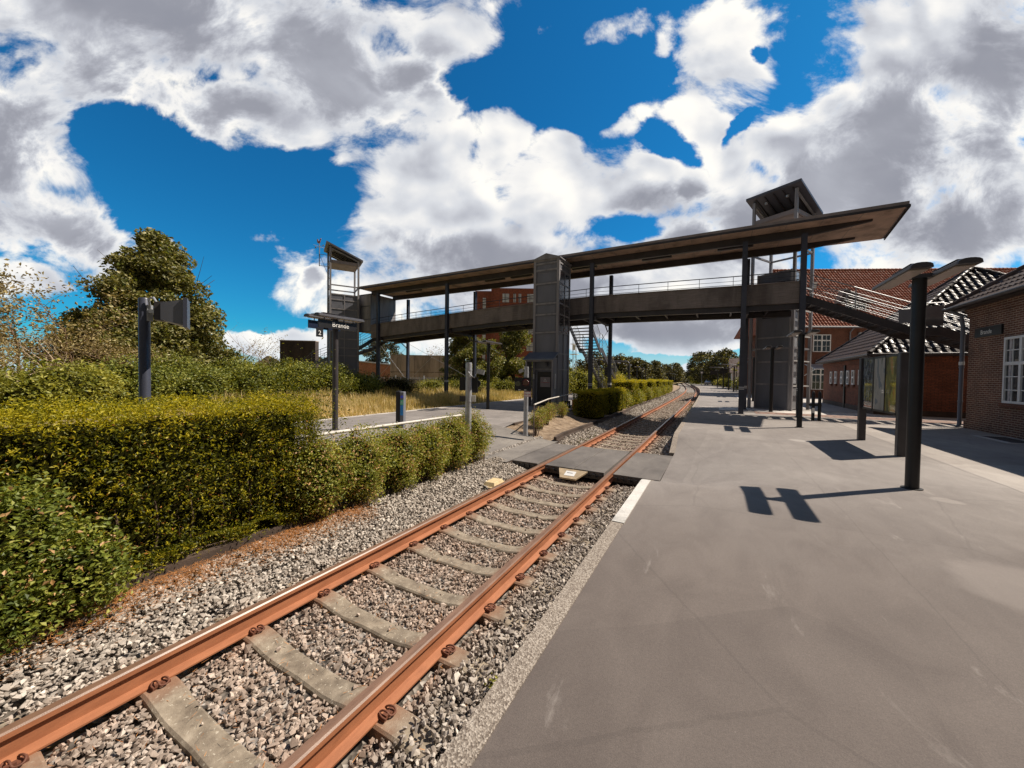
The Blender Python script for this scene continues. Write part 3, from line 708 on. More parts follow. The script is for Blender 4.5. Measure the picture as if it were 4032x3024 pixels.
# ---------------------------------------------------------------- rails
prof = [(-.070, -.175), (.070, -.175), (.070, -.164), (.012, -.148), (.009, -.052), (.036, -.040), (.036, -.010), (.026, 0), (-.026, 0), (-.036, -.010), (-.036, -.040), (-.009, -.052), (-.012, -.148), (-.070, -.164)]
def rail(name, off, label):
    ys = np.concatenate([np.arange(-6, 30, 0.5), np.arange(30, 212, 1.0)])
    v = []; n = len(prof); f = []; mi = []
    for y in ys:
        h = heading(y); c = (float(cx(y)) + off, y)
        for (a, z) in prof: v.append((c[0] + a * math.cos(h), c[1] - a * math.sin(h), ZR + z))
    mb = MB()
    for i in range(len(ys) - 1):
        for k in range(n):
            k2 = (k + 1) % n
            mb.f.append((i * n + k, i * n + k2, (i + 1) * n + k2, (i + 1) * n + k)); mb.m.append(1 if k in (6, 7, 8) else 0); mb.sm.append(False)
    mb.v = v
    o = mb.build(name, [M_rust, M_railtop])
    return tag(o, label, 'rail', 'rails of the track')
rail('rail', -0.75, 'rusty rail on the hedge side, farther from the platform')
rail('rail', 0.75, 'rusty rail on the platform side, nearer to the asphalt')

# ---------------------------------------------------------------- sleepers with spring clips
def sleeper_bm():
    xs = np.linspace(-1.22, 1.22, 25); v = []; f = []
    def top(x):
        a = abs(x)
        return (-0.045 if a < 0.35 else -0.045 + 0.045 * min(1, (a - 0.35) / 0.22)) - (0.025 if a > 1.1 else 0)
    for x in xs:
        w = 0.094 - 0.012 * (1 - min(1, abs(x) / 0.5)); z = top(x)
        v += [(x, -w - .02, -0.2), (x, -w, z - 0.012), (x, -w + .015, z), (x, w - .015, z), (x, w, z - 0.012), (x, w + .02, -0.2)]
    for i in range(len(xs) - 1):
        k = i * 6
        for j in range(5): f.append((k + j, k + j + 1, k + 7 + j, k + 6 + j))
    f.append(tuple(range(6))[::-1]); f.append(tuple(range(len(v) - 6, len(v))))
    mb = MB(); mb.add(v, f, 0); mb.sm = [False] * len(mb.f)
    return mb
def clip_bm(s):
    """coil of spring steel beside the rail foot; s = +1/-1 side, built round x=0 at the rail foot's edge"""
    mb = MB()
    mb.box(-0.012 if s > 0 else -0.055, 0.055 if s > 0 else 0.012, -0.07, 0.07, 0.0, 0.022)
    mb.box(*(sorted((0.03 * s, 0.06 * s))), -0.05, 0.01, 0.02, 0.05)
    pts = [(-0.035 * s, 0.035, 0.03), (0.01 * s, 0.045, 0.05), (0.05 * s, 0.055, 0.045), (0.085 * s, 0.035, 0.03), (0.075 * s, -0.01, 0.03), (0.03 * s, -0.02, 0.055),
           (-0.02 * s, -0.025, 0.045), (-0.03 * s, -0.045, 0.035), (0.02 * s, -0.065, 0.035), (0.07 * s, -0.06, 0.03)]
    # smooth the coil
    P = [Vector(p) for p in pts]; out = []
    for i in range(len(P) - 1):
        p0, p1, p2, p3 = P[max(i - 1, 0)], P[i], P[i + 1], P[min(i + 2, len(P) - 1)]
        for t in (0, .34, .67):
            out.append(0.5 * ((2 * p1) + (p2 - p0) * t + (2 * p0 - 5 * p1 + 4 * p2 - p3) * t * t + (3 * p1 - p0 - 3 * p2 + p3) * t ** 3))
    out.append(P[-1])
    mb.tube(out, 0.0085, 6)
    return mb
proto = thing('sleeper', 'weathered concrete sleeper bedded in the stones under the rusty rails', 'sleeper', group='concrete sleepers of the track')
sleeper_bm().build('sleeper_body', M_sleeper, proto)
for off in (-0.75, 0.75):
    for s in (-1, 1):
        c = clip_bm(s).build('rail_clip', M_clip, proto); c.location = (off + s * 0.072, 0, 0.0); c.scale = (.7, .7, .7)
PITCH_S = 0.6; y = 0.06; first = True; n_s = 0
plain = None
SLEEP_Y = []
y = 0.41 - 0.6
while y < 64:
    if not (7.35 < y < 10.15):
        SLEEP_Y.append(y)
        if first: o = proto; first = False
        elif y < 26: o = copy_tree(proto)
        else:
            if plain is None:
                plain = sleeper_bm().build('sleeper', M_sleeper); o = plain
                tag(plain, 'weathered concrete sleeper bedded in the stones under the rusty rails', 'sleeper', 'concrete sleepers of the track')
            else:
                o = plain.copy(); COL.objects.link(o)
        o.location = (float(cx(y)), y, ZS); o.rotation_euler = (0, 0, -heading(y) + random.uniform(-.006, .006))
    y += PITCH_S

# ---------------------------------------------------------------- ballast stones
def rock_protos(n=14):
    import bmesh
    out = []
    for i in range(n):
        r = random.Random(i * 7 + 3); bm = bmesh.new()
        sx, sy, sz = r.uniform(.75, 1.25), r.uniform(.65, 1.0), r.uniform(.45, .8)
        for k in range(11):
            p = Vector((r.gauss(0, 1), r.gauss(0, 1), r.gauss(0, 1))).normalized() * r.uniform(.75, 1.05)
            bm.verts.new((p.x * sx, p.y * sy, p.z * sz))
        ret = bmesh.ops.convex_hull(bm, input=bm.verts[:])
        bmesh.ops.delete(bm, geom=list({e for e in ret['geom_interior'] if isinstance(e, bmesh.types.BMVert)}), context='VERTS')
        bmesh.ops.triangulate(bm, faces=bm.faces[:]); bm.verts.ensure_lookup_table(); bm.verts.index_update()
        V = np.array([v.co[:] for v in bm.verts]); Fc = np.array([[v.index for v in f.verts] for f in bm.faces]); out.append((V, Fc)); bm.free()
    return out
ROCKS = rock_protos()
def scatter_rocks(pos, size, shade):
    n = len(pos); VV = []; FF = []; RR = []; off = 0
    kind = rng.integers(0, len(ROCKS), n)
    for k, (V, Fc) in enumerate(ROCKS):
        idx = np.where(kind == k)[0]; m = len(idx)
        if not m: continue
        q = rng.normal(size=(m, 4)); q /= np.linalg.norm(q, axis=1)[:, None]
        # mostly lying flat: bias towards rotation about z
        q[:, 1:3] *= 0.35; q /= np.linalg.norm(q, axis=1)[:, None]
        w, x, y, z = q.T
        Rm = np.stack([1 - 2 * (y * y + z * z), 2 * (x * y - z * w), 2 * (x * z + y * w), 2 * (x * y + z * w), 1 - 2 * (x * x + z * z), 2 * (y * z - x * w), 2 * (x * z - y * w), 2 * (y * z + x * w), 1 - 2 * (x * x + y * y)], -1).reshape(m, 3, 3)
        P = np.einsum('mij,vj->mvi', Rm, V) * size[idx][:, None, None] + pos[idx][:, None, :]
        VV.append(P.reshape(-1, 3)); FF.append((Fc[None] + (np.arange(m) * len(V))[:, None, None] + off).reshape(-1, 3)); off += m * len(V)
        RR.append(np.repeat(shade[idx], len(Fc)))
    return np.concatenate(VV), np.concatenate(FF), np.concatenate(RR)
SY = np.array(SLEEP_Y)
def stones_zone(x0, x1, y0, y1, dens, size, kind):
    n = int((x1 - x0) * (y1 - y0) * dens)
    X = rng.uniform(x0, x1, n); Y = rng.uniform(y0, y1, n); S = size * rng.lognormal(0, 0.28, n)
    c = cx(Y); XX = X + c
    dx = np.abs(X)
    k = np.abs(dx - 0.75) > 0.085 + S * 0.35
    dyS = np.min(np.abs(Y[:, None] - SY[None]), axis=1)
    on_sl = (dx < 1.22) & (dyS < 0.092 + S * 0.25)
    lay = rng.random(n)
    cover_end = ((dx > 1.0) & (lay < 0.55)) | ((dx < .6) & (lay < 0.012))          # a few stones lie on the sleeper ends
    k &= (~on_sl | cover_end)
    k &= XX < ex(Y) - KW - 0.005 - S * 0.3
    k &= XX > bedx(Y) + 0.085
    k &= ~((Y > 7.40) & (Y < 10.12) & (XX < 0))
    Z = ZB + S * 0.1 + rng.uniform(-0.012, 0.02, n) + np.where(dx > .95, .02, 0) + np.where(on_sl, 0.025, 0)
    Z -= np.where((dx < 0.62), 0.035 * (1 - (dx / 0.62) ** 2), 0)
    Z += np.where(X < -0.95, (-X - 0.95) * 0.28, np.where(dx > 0.95, (dx - 0.95) * 0.05, 0))
    XX, Y, Z, S, Xk = XX[k], Y[k], Z[k], S[k], X[k]
    sh = rng.beta(1.7, 1.9, len(XX)); sh = np.where(np.abs(Xk) < 0.8, sh * 0.85 + .10, np.where(Xk < -0.9, sh * 0.75 + 0.27, sh * 0.85 + 0.08))
    return np.stack([XX, Y, Z], -1), S, sh
parts = [stones_zone(-2.1, 1.75, -0.2, 4.2, 2200, 0.0205, 0), stones_zone(-2.1, 1.75, 4.2, 7.5, 1500, 0.0235, 0), stones_zone(-2.1, 1.75, 10.1, 17, 700, 0.032, 0),
         stones_zone(-2.1, 1.75, 17, 34, 240, 0.042, 0), stones_zone(-2.1, 1.75, 34, 62, 90, 0.06, 0)]
pos = np.concatenate([p[0] for p in parts]); siz = np.concatenate([p[1] for p in parts]); sh = np.concatenate([p[2] for p in parts])
V, Fc, Rr = scatter_rocks(pos, siz, sh)
o = npmesh('ballast_stones', V, 3, Fc, M_stone, Rr)
tag(o, 'crushed grey and brownish track ballast stones', 'ballast', kind='stuff')

# fallen yew needles at the hedge foot
def blades(name, pos, length, width, tilt, mats=None, heading_=None, taper=0.15, curve=0.0):
    n = len(pos); a = rng.uniform(0, 2 * np.pi, n) if heading_ is None else heading_
    el = tilt
    d = np.stack([np.cos(a) * np.cos(el), np.sin(a) * np.cos(el), np.sin(el)], -1) * length[:, None]
    s = rng.uniform(0, 2 * np.pi, n); side = np.stack([np.cos(s), np.sin(s), 0 * s], -1)
    side = np.where(np.abs(np.cos(el))[:, None] > 0.7, np.stack([-np.sin(a), np.cos(a), 0 * a], -1), side) * (width / 2)[:, None]
    mid = pos + d * 0.55 + np.array([0, 0, 1.0]) * (curve * length)[:, None] if hasattr(curve, '__len__') else pos + d * 0.55
    V = np.stack([pos - side, pos + side, mid + side * 0.8, pos + d + side * taper, pos + d - side * taper, mid - side * 0.8], 1).reshape(-1, 3)
    i = np.arange(n)[:, None] * 6
    L = np.concatenate([i + np.array([[0, 1, 2, 5]]), i + np.array([[5, 2, 3, 4]])], 1).reshape(-1, 4)
    return V, L, np.repeat(rng.random(n), 2)
n = 9000
ycl = np.repeat(rng.uniform(-0.5, 3.6, 60), n // 60) + rng.normal(0, 0.12, (n // 60) * 60)
_dn = np.abs(rng.normal(0, 0.17, 9000 // 60 * 60)); pos = np.stack([bedx(ycl) + 0.10 + _dn, ycl, - .25 * _dn + ZB + 0.315 - .26 * np.abs(rng.normal(0, .02, len(ycl)))], -1)
p2n = 1500
yy = rng.uniform(0, 7.3, p2n); p2_ = np.stack([cx(yy) + rng.uniform(-1.7, 1.5, p2n), yy, np.full(p2n, ZB + 0.03)], -1)
pos = np.concatenate([pos, p2_])
V, L, Rr = blades('n', pos, rng.uniform(0.025, 0.06, len(pos)), rng.uniform(.002, .004, len(pos)), rng.uniform(-.2, .3, len(pos)), None)
tag(npmesh('fallen_needles', V, 4, L, M_needle, Rr), 'orange fallen yew needles on the ballast', 'needles', kind='stuff')

# ---------------------------------------------------------------- level crossing panels
t = thing('level_crossing', 'dark rubber and asphalt level crossing laid across the rusty rails', 'crossing', (-2.64, 8.8, ZR))
def lane(x0, x1, name, nlines):
    mb = MB()
    mb.box(x0, x1, 7.5, 10.05, ZR - 0.16, ZR - 0.004)
    for i in range(1, nlines):
        yl = 7.5 + 2.55 * i / nlines
    o = mb.build(name, M_cross, t, world=True, bevel=0.01)
c0 = float(cx(8.8))
lane(c0 - 0.66, c0 - 0.006, 'centre_panel', 3); lane(c0 + 0.006, c0 + 0.66, 'centre_panel', 3)
lane(c0 - 1.50, c0 - 0.84, 'side_panel', 3); lane(c0 + 0.84, float(ex(8.8)) - 0.01, 'side_panel', 3)
mb = MB()
for k in range(9):
    xx = c0 - 0.6 + k * 0.15; mb.box(xx - .035, xx + .035, 7.44, 7.49, ZR - .10, ZR - .05)
for k in range(6):
    xx = c0 + 0.9 + k * 0.13; mb.box(xx - .03, xx + .03, 7.44, 7.49, ZR - .10, ZR - .05)
for k in range(5):
    xx = c0 - 1.45 + k * 0.13; mb.box(xx - .03, xx + .03, 7.44, 7.49, ZR - .10, ZR - .05)
mb.box(c0 - 0.66, c0 + 0.66, 7.46, 7.5, ZR - .15, ZR - .105)
mb.box(c0 - 1.48, c0 - .86, 7.46, 7.5, ZR - .15, ZR - .105); mb.box(c0 + .85, c0 + 1.66, 7.46, 7.5, ZR - .15, ZR - .105); mb.build('edge_lugs', M_black, t, world=True)
# sloping deflector plate with a white label in front of the crossing
t = thing('deflector_plate', 'tan metal deflector plate with white label before the crossing', 'plate', (-2.62, 7.2, ZR - .1))
mb = MB()
mb.add([(c0 - .31, 7.47, ZR - .02), (c0 + .33, 7.47, ZR - .02), (c0 + .17, 7.16, ZR - .13), (c0 - .17, 7.16, ZR - .13),
        (c0 - .31, 7.47, ZR - .05), (c0 + .33, 7.47, ZR - .05), (c0 + .17, 7.16, ZR - .16), (c0 - .17, 7.16, ZR - .16)],
       [(0, 3, 2, 1), (4, 5, 6, 7), (0, 1, 5, 4), (1, 2, 6, 5), (2, 3, 7, 6), (3, 0, 4, 7)])
mb.build('wedge_plate', simple('tan_galvanised', (0.42, 0.32, 0.2), 0.6, 0, .25, 9), t, world=True)
mb = MB(); mb.add([(c0 - .11, 7.40, ZR - .040), (c0 + .11, 7.40, ZR - .040), (c0 + .11, 7.24, ZR - .097), (c0 - .11, 7.24, ZR - .097)], [(0, 3, 2, 1)])
mb.build('label', M_white, t, world=True)
t2 = MB(); t2.add([(c0 - .07, 7.34, ZR - .0595), (c0 + .05, 7.34, ZR - .0595), (c0 + .05, 7.325, ZR - .065), (c0 - .07, 7.325, ZR - .065)], [(0, 3, 2, 1)]); t2.build('print_line', M_black, t, world=True)

# cream box with cable beside the rail
t = thing('track_box', 'cream plastic box on the ballast beside the hedge side rail', 'box', (-3.62, 5.25, ZB))
mb = MB()
def frust(mb, cx_, cy_, z0, z1, w0, d0, w1, d1, rz, mi=0):
    c, s = math.cos(rz), math.sin(rz); v = []
    for (w, d, z) in ((w0, d0, z0), (w1, d1, z1)):
        for (a, b) in ((-w, -d), (w, -d), (w, d), (-w, d)): v.append((cx_ + a * c - b * s, cy_ + a * s + b * c, z))
    mb.add(v, [(0, 3, 2, 1), (4, 5, 6, 7), (0, 1, 5, 4), (1, 2, 6, 5), (2, 3, 7, 6), (3, 0, 4, 7)], mi)
frust(mb, -3.70, 6.0, ZB + .08, ZB + .10, .15, .25, .15, .25, 0.06); frust(mb, -3.70, 6.0, ZB + .10, ZB + .17, .125, .21, .095, .16, 0.06)
mb.build('box_cover', M_cream, t, world=True, bevel=0.006)
t = thing('signal_cable', 'black cable hanging over the retaining edge to the cream box', 'cable', (-4.3, 5.3, ZB))
MB().tube([(-4.50, 6.07, BED0 + .05), (-4.42, 6.04, BED0 + .10), (-4.32, 5.99, BED0 - .02), (-4.29, 5.90, ZB + .08 + .05), (-4.25, 5.72, ZB + .05 + .05), (-4.0, 5.72, ZB + .05 + .05), (-3.8, 5.77, ZB + .06 + .05), (-3.6, 5.62, ZB + .06 + .05), (-3.45, 5.60, ZB + .05 + .05)], 0.013, 8).build('cable_run', M_rubber, t, world=True)
MB().tube([(-4.48, 6.17, BED0 + .02), (-4.34, 6.15, BED0 + .03), (-4.28, 6.10, ZB + .12 + .05), (-4.15, 5.97, ZB + .05 + .05), (-3.7, 5.72, ZB + .05 + .05)], 0.01, 8).build('cable_run', M_rubber, t, world=True)
# ---------------------------------------------------------------- footbridge
BR = thing('footbridge', 'long covered steel and concrete footbridge crossing over the track', 'footbridge', (-9, 21.5, 0))
RX0, RX1 = -24.4, 6.05
mb = MB()
q = [(RX0, 19.4), (RX1, 19.4), (6.5, 23.35), (RX0, 23.35)]
mb.prism(q, 8.17, 8.20)
mb.build('roof_soffit', M_soffit, BR, world=True)
mb = MB(); mb.prism([(RX0 - .05, 19.33), (RX1 + .06, 19.33), (6.58, 23.42), (RX0 - .05, 23.42)], 8.202, 8.34)
mb.build('roof', M_fasc, BR, world=True)
mb = MB()
mb.prism([(RX0 - .06, 19.31), (RX1 + .07, 19.31), (RX1 + .075, 19.33), (RX0 - .06, 19.33)], 8.12, 8.215)
mb.prism([(RX1 + .06, 19.33), (RX1 + .1, 19.33), (6.62, 23.42), (6.58, 23.42)], 8.12, 8.215)
mb.build('roof_drip_edge', M_steel, BR, world=True)
# joints of the soffit boards
mb = MB()
for x in np.arange(-23.2, 6, 1.22): mb.box(x, x + .012, 19.45, 23.3, 8.160, 8.171)
mb.build('soffit_joints', M_fasc, BR, world=True)
def taper_beam(y):
    mb = MB(); w = .09
    xs = [(RX0 + .3, 7.84), (3.2, 7.84), (5.35, 8.10)]
    v = []
    for x, zb in xs:
        v += [(x, y - w, zb), (x, y + w, zb), (x, y + w, 8.165), (x, y - w, 8.165)]
    f = [(0, 3, 2, 1), (8, 9, 10, 11)]
    for i in range(2):
        k = i * 4
        f += [(k, k + 1, k + 5, k + 4), (k + 1, k + 2, k + 6, k + 5), (k + 2, k + 3, k + 7, k + 6), (k + 3, k, k + 4, k + 7)]
    mb.add(v, f); return mb
for y in (20.35, 22.55): taper_beam(y).build('roof_beam', M_steel, BR, world=True)
# light tubes hung under the roof
for x in (-20.5, -13.2, -11.2, -3.0, -7.0, 0.6):
    mb = MB(); mb.box(x - .75, x + .75, 21.1, 21.3, 7.98, 8.07); mb.box(x - .02, x + .02, 21.18, 21.22, 8.07, 8.165); mb.box(x - .7, x + .7, 21.13, 21.27, 7.965, 7.98)
    mb.build('light_fitting', M_steel, BR, world=True)
# cambered deck
prof_x = [-24.0, -22.6, -19.5, -16.0, -13.0, -9.9, -6.0, -2.5, 1.1, 3.08]
prof_z = [5.44, 5.52, 5.66, 5.78, 5.90, 5.98, 6.05, 5.98, 5.89, 5.87]
def topz(x): return float(np.interp(x, prof_x, prof_z))
def curved_band(y0, y1, dz0, dz1, x0=-24.0, x1=3.08, bot_extra=None):
    mb = MB(); xs = np.arange(x0, x1 + .01, (x1 - x0) / 44); v = []
    for x in xs:
        z = topz(x); be = 0.12 * float(np.interp(x, [-24, -12], [1, 0])) if bot_extra else 0
        v += [(x, y0, z + dz0 - be), (x, y1, z + dz0 - be), (x, y1, z + dz1), (x, y0, z + dz1)]
    f = [(0, 3, 2, 1), (len(v) - 4, len(v) - 3, len(v) - 2, len(v) - 1)]
    for i in range(len(xs) - 1):
        k = i * 4
        f += [(k, k + 1, k + 5, k + 4), (k + 1, k + 2, k + 6, k + 5), (k + 2, k + 3, k + 7, k + 6), (k + 3, k, k + 4, k + 7)]
    mb.add(v, f); return mb
curved_band(20.17, 20.33, -.90, 0, bot_extra=1).build('concrete_parapet', M_beamconc, BR, world=True)
curved_band(22.66, 22.82, -.90, 0, bot_extra=1).build('concrete_parapet', M_beamconc, BR, world=True)
curved_band(20.12, 20.36, 0.002, .035).build('parapet_coping', M_fasc, BR, world=True)
curved_band(22.63, 22.86, 0.002, .035).build('parapet_coping', M_fasc, BR, world=True)
curved_band(20.335, 22.655, -.86, -.72).build('deck', M_steel, BR, world=True)
for yy in (20.30, 22.5):
    curved_band(yy, yy + .2, -1.16, -.905, bot_extra=1).build('deck_girder', M_steel, BR, world=True)
for x in np.arange(-23.5, 3, 1.5):
    z = topz(x) - .90; MB().box(x - .04, x + .04, 20.5, 22.5, z - .16, z + .03).build('cross_beam', M_steel, BR, world=True)
def railing(y):
    mb = MB(); xs = [x for x in np.arange(-24, 3.1, .5)]
    for h, r in ((.49, .022), (.27, .010), (.10, .014)):
        mb.tube([(x, y, topz(x) + h) for x in xs], r, 6)
    for x in np.arange(-23.6, 3, 1.42):
        mb.tube([(x, y, topz(x) + .02), (x, y, topz(x) + .49)], .013, 6)
    return mb
railing(20.25).build('railing', M_steelblue, BR, world=True); railing(22.74).build('railing', M_steelblue, BR, world=True)
def hcol(x, y, z0, z1, w=.2, mat=M_steelblue):
    mb = MB(); h = w / 2
    mb.box(x - h, x + h, y - h, y - h + .03, z0, z1); mb.box(x - h, x + h, y + h - .03, y + h, z0, z1); mb.box(x - .07, x + .07, y - h + .03, y + h - .03, z0, z1)
    mb.box(x - h - .04, x + h + .04, y - h - .04, y + h + .04, z0 - .01, z0 + .02)
    c = mb.build('column', mat, BR, world=True)
    b = MB()
    for z in (1.13, 1.21): b.box(x - h - .003, x + h + .003, y - h - .003, y + h + .003, z, z + .035)
    b.build('white_band', M_white, c)
    return c
for x in (-23.05, -16.3, -6.17, 0.97, 3.12): hcol(x, 20.03, 0 if x > -10 else -.1, 7.86)
for x in (-22.8, -16.0, -5.85, 1.25): hcol(x, 22.95, 0 if x > -10 else -.1, 7.86)
hcol(-25.9, 22.6, -.1, 4.6, .16)
# knee brackets and tie rods
for x in (-22.9, -16.15, -6.0, 1.1):
    mb = MB(); z = topz(x) - 1.2; mb.bar((x, 20.1, z), (x, 22.95, z), .16, .2); mb.bar((x, 22.85, z - .45), (x, 22.2, z - .05), .05, .06)
    mb.build('cross_girder', M_steel, BR, world=True)
mb = MB()
def rod(a, b): mb.tube([a, b], .012, 5)
rod((-22.8, 22.95, 4.2), (-16.0, 22.95, 1.2)); rod((-22.8, 22.95, 1.0), (-20.2, 22.95, 3.0)); rod((-16, 22.95, 4.4), (-20.2, 22.95, 1.6)); rod((-25.9, 22.6, 4.3), (-22.8, 22.95, 1.0)); rod((-25.9, 22.6, 1.4), (-22.8, 22.95, 4.0))
rod((-16.0, 22.95, 4.4), (-13.8, 22.95, 3.2)); rod((-5.85, 22.95, 4.7), (-7.0, 22.95, 3.0))
mb.build('tie_rods', M_galv, BR, world=True)
# paneled box closing the left end of the deck
mb = MB(); mb.box(-25.4, -24.05, 20.2, 22.75, 4.95, 7.95); bx_ = mb.build('end_enclosure', M_frame, BR, world=True)
mb = MB()
for z in (4.95, 5.9, 6.95, 7.88): mb.box(-25.42, -24.02, 20.16, 20.2, z, z + .07)
for x in (-25.42, -24.08): mb.box(x, x + .06, 20.155, 20.2, 4.95, 7.95)
mb.build('enclosure_ribs', M_panel, BR, world=True)

# ---------------------------------------------------------------- stairs
def stair(name, label, path, y0=None, w=1.3, rail_side=(0, 1), along='x', steps=True, railmat=M_galv):
    """path: list of (s, z) of the walking line's stringer top; runs along x or y; y0..y0+w across"""
    t = thing(name, label, 'staircase', (path[0][0] if along == 'x' else y0, y0 if along == 'x' else path[0][0], 0))
    P = (lambda s, a, z: (s, a, z)) if along == 'x' else (lambda s, a, z: (a, s, z))
    for a in (y0, y0 + w):
        mb = MB()
        for i in range(len(path) - 1):
            (s0, z0), (s1, z1) = path[i], path[i + 1]
            v = []
            for s, z in ((s0, z0), (s1, z1)):
                v += [P(s, a - .03, z - .34), P(s, a + .03, z - .34), P(s, a + .03, z), P(s, a - .03, z)]
            mb.add(v, [(0, 3, 2, 1), (4, 5, 6, 7), (0, 1, 5, 4), (1, 2, 6, 5), (2, 3, 7, 6), (3, 0, 4, 7)])
        mb.build('stringer', M_steel, t, world=True)
    mb = MB()
    for i in range(len(path) - 1):
        (s0, z0), (s1, z1) = path[i], path[i + 1]
        if abs(z1 - z0) < .12:
            lo, hi = sorted((s0, s1)); 
            p = [P(lo, y0 + .03, 0), P(hi, y0 + w - .03, 0)]
            mb.box(min(p[0][0], p[1][0]), max(p[0][0], p[1][0]), min(p[0][1], p[1][1]), max(p[0][1], p[1][1]), z0 - .12, z0 - .07)
            continue
        n = max(1, round(abs(z1 - z0) / .175)); sg = 1 if s1 > s0 else -1
        for k in range(n):
            s = s0 + (s1 - s0) * (k + .5) / n; z = z0 + (z1 - z0) * (k + .5) / n - .16
            a, b = P(s - .15, y0 + .03, 0), P(s + .15, y0 + w - .03, 0)
            mb.box(min(a[0], b[0]), max(a[0], b[0]), min(a[1], b[1]), max(a[1], b[1]), z - .035, z)
    mb.build('treads', M_steel, t, world=True)
    for a in (y0, y0 + w):
        mb = MB()
        for h, r in ((.95, .022), (.72, .012), (.5, .012), (.28, .012), (.08, .012)):
            mb.tube([P(s, a, z + h) for s, z in path], r, 6)
        for i in range(len(path) - 1):
            (s0, z0), (s1, z1) = path[i], path[i + 1]
            n = max(1, int(abs(s1 - s0) / 1.3))
            for k in range(n + (1 if i == len(path) - 2 else 0)):
                s = s0 + (s1 - s0) * k / n; z = z0 + (z1 - z0) * k / n
                mb.bar(P(s, a, z - .1), P(s, a, z + .95), .035, .012)
        mb.build('handrail', railmat, t, world=True)
    return t
ST1 = stair('staircase', 'long steel staircase with bright rails descending right towards the station building', [(3.2, 5.44), (6.85, 3.74), (7.6, 3.74), (11.4, 1.95), (12.1, 1.95), (15.9, .15)], 20.75)
mb = MB(); mb.box(6.35, 6.85, 20.72, 20.735, 3.95, 4.5); mb.build('mesh_panel', M_grey, ST1, world=True)
mb = MB(); mb.box(7.05, 7.62, 20.72, 20.735, 3.80, 4.58); mb.build('mesh_panel', M_towerglass, ST1, world=True)
ST2 = stair('staircase', 'open steel staircase dropping behind the tall middle lift tower', [(22.6, 5.15), (24.9, 3.62), (25.5, 3.62), (32.2, .2)], -8.45, along='y', w=1.4)
ST3 = stair('staircase', 'steel staircase hidden partly behind the far left lift tower', [(-24.2, 5.0), (-26.8, 4.0), (-33.6, 2.6), (-38.5, .1)], 21.4, railmat=M_steelblue)

# ---------------------------------------------------------------- middle lift tower
T = thing('lift_tower', 'tall narrow grey paneled lift tower standing in front of the bridge middle', 'lift tower', (-8.2, 19.3, 0))
X0, X1, Y0, Y1, ZT = -8.95, -7.45, 18.4, 20.12, 7.95
MB().box(X0 + .05, X1 - .05, Y0 + .05, Y1 - .02, 0, ZT).build('shaft', M_panel, T, world=True)
mb = MB()
zs = [0.02, 1.98, 2.85, 3.98, 4.95, 5.54, 6.62, 7.70]
for x in (X0, X1 - .14):
    mb.box(x, x + .14, Y0, Y0 + .14, 0, ZT)
mb.box(X1 - .1, X1, Y1 - .1, Y1, 0, ZT)
for z in zs + [7.35, 7.86]: mb.box(X0 + .14, X1 - .14, Y0 + .012, Y0 + .06, z - .045, z + .045)
for z in zs + [7.35, 7.86]: mb.box(X1 - .055, X1 - .012, Y0 + .14, Y1 - .1, z - .04, z + .04)
mb.box(X1 - .055, X1 - .014, 19.28, 19.35, 0, 7.35)
for x in (X0 + .02,): 
    for z in zs: mb.box(x, x + .03, Y0 + .14, Y1, z - .04, z + .04)
mb.build('frame', M_frame, T, world=True)
zl = [0.02, 1.0, 1.98, 2.85, 3.98, 4.95, 5.54, 6.62, 7.31]
for i in range(1, len(zl) - 1):
    # raised rim of each front panel
    if zl[i] >= 2.85:
        mb = MB(); a, b = zl[i] + .07, zl[i + 1] - .07
        for (xa, xb, za, zb) in ((X0 + .19, X1 - .19, a, a + .025), (X0 + .19, X1 - .19, b - .025, b), (X0 + .19, X0 + .215, a, b), (X1 - .215, X1 - .19, a, b)):
            mb.box(xa, xb, Y0 + .03, Y0 + .056, za, zb)
        mb.build('front_panel_rim', M_grey, T, world=True)
mb = MB()
for i in range(len(zl) - 1):
    if zl[i] > 3:
        for (ya, yb) in ((Y0 + .16, 19.27), (19.36, Y1 - .11)): mb.box(X1 - .05, X1 - .034, ya, yb, zl[i] + .05, zl[i + 1] - .05)
mb.build('side_glazing', M_towerglass, T, world=True)
mb = MB(); e = .07
xa, xb, ya, yb, z = X0 - e, X1 + e, Y0 - e, Y1 + .02, ZT
mb.add([(xa, ya, z), (xb, ya, z), (xb, yb, z), (xa, yb, z), ((xa + xb) / 2, ya, z + .27), ((xa + xb) / 2, yb, z + .27), (xa, ya, z - .05), (xb, ya, z - .05), (xb, yb, z - .05), (xa, yb, z - .05)],
       [(0, 1, 4), (1, 2, 5, 4), (2, 3, 5), (3, 0, 4, 5), (6, 7, 1, 0), (7, 8, 2, 1), (8, 9, 3, 2), (9, 6, 0, 3), (9, 8, 7, 6)])
mb.build('roof', M_frame, T, world=True)
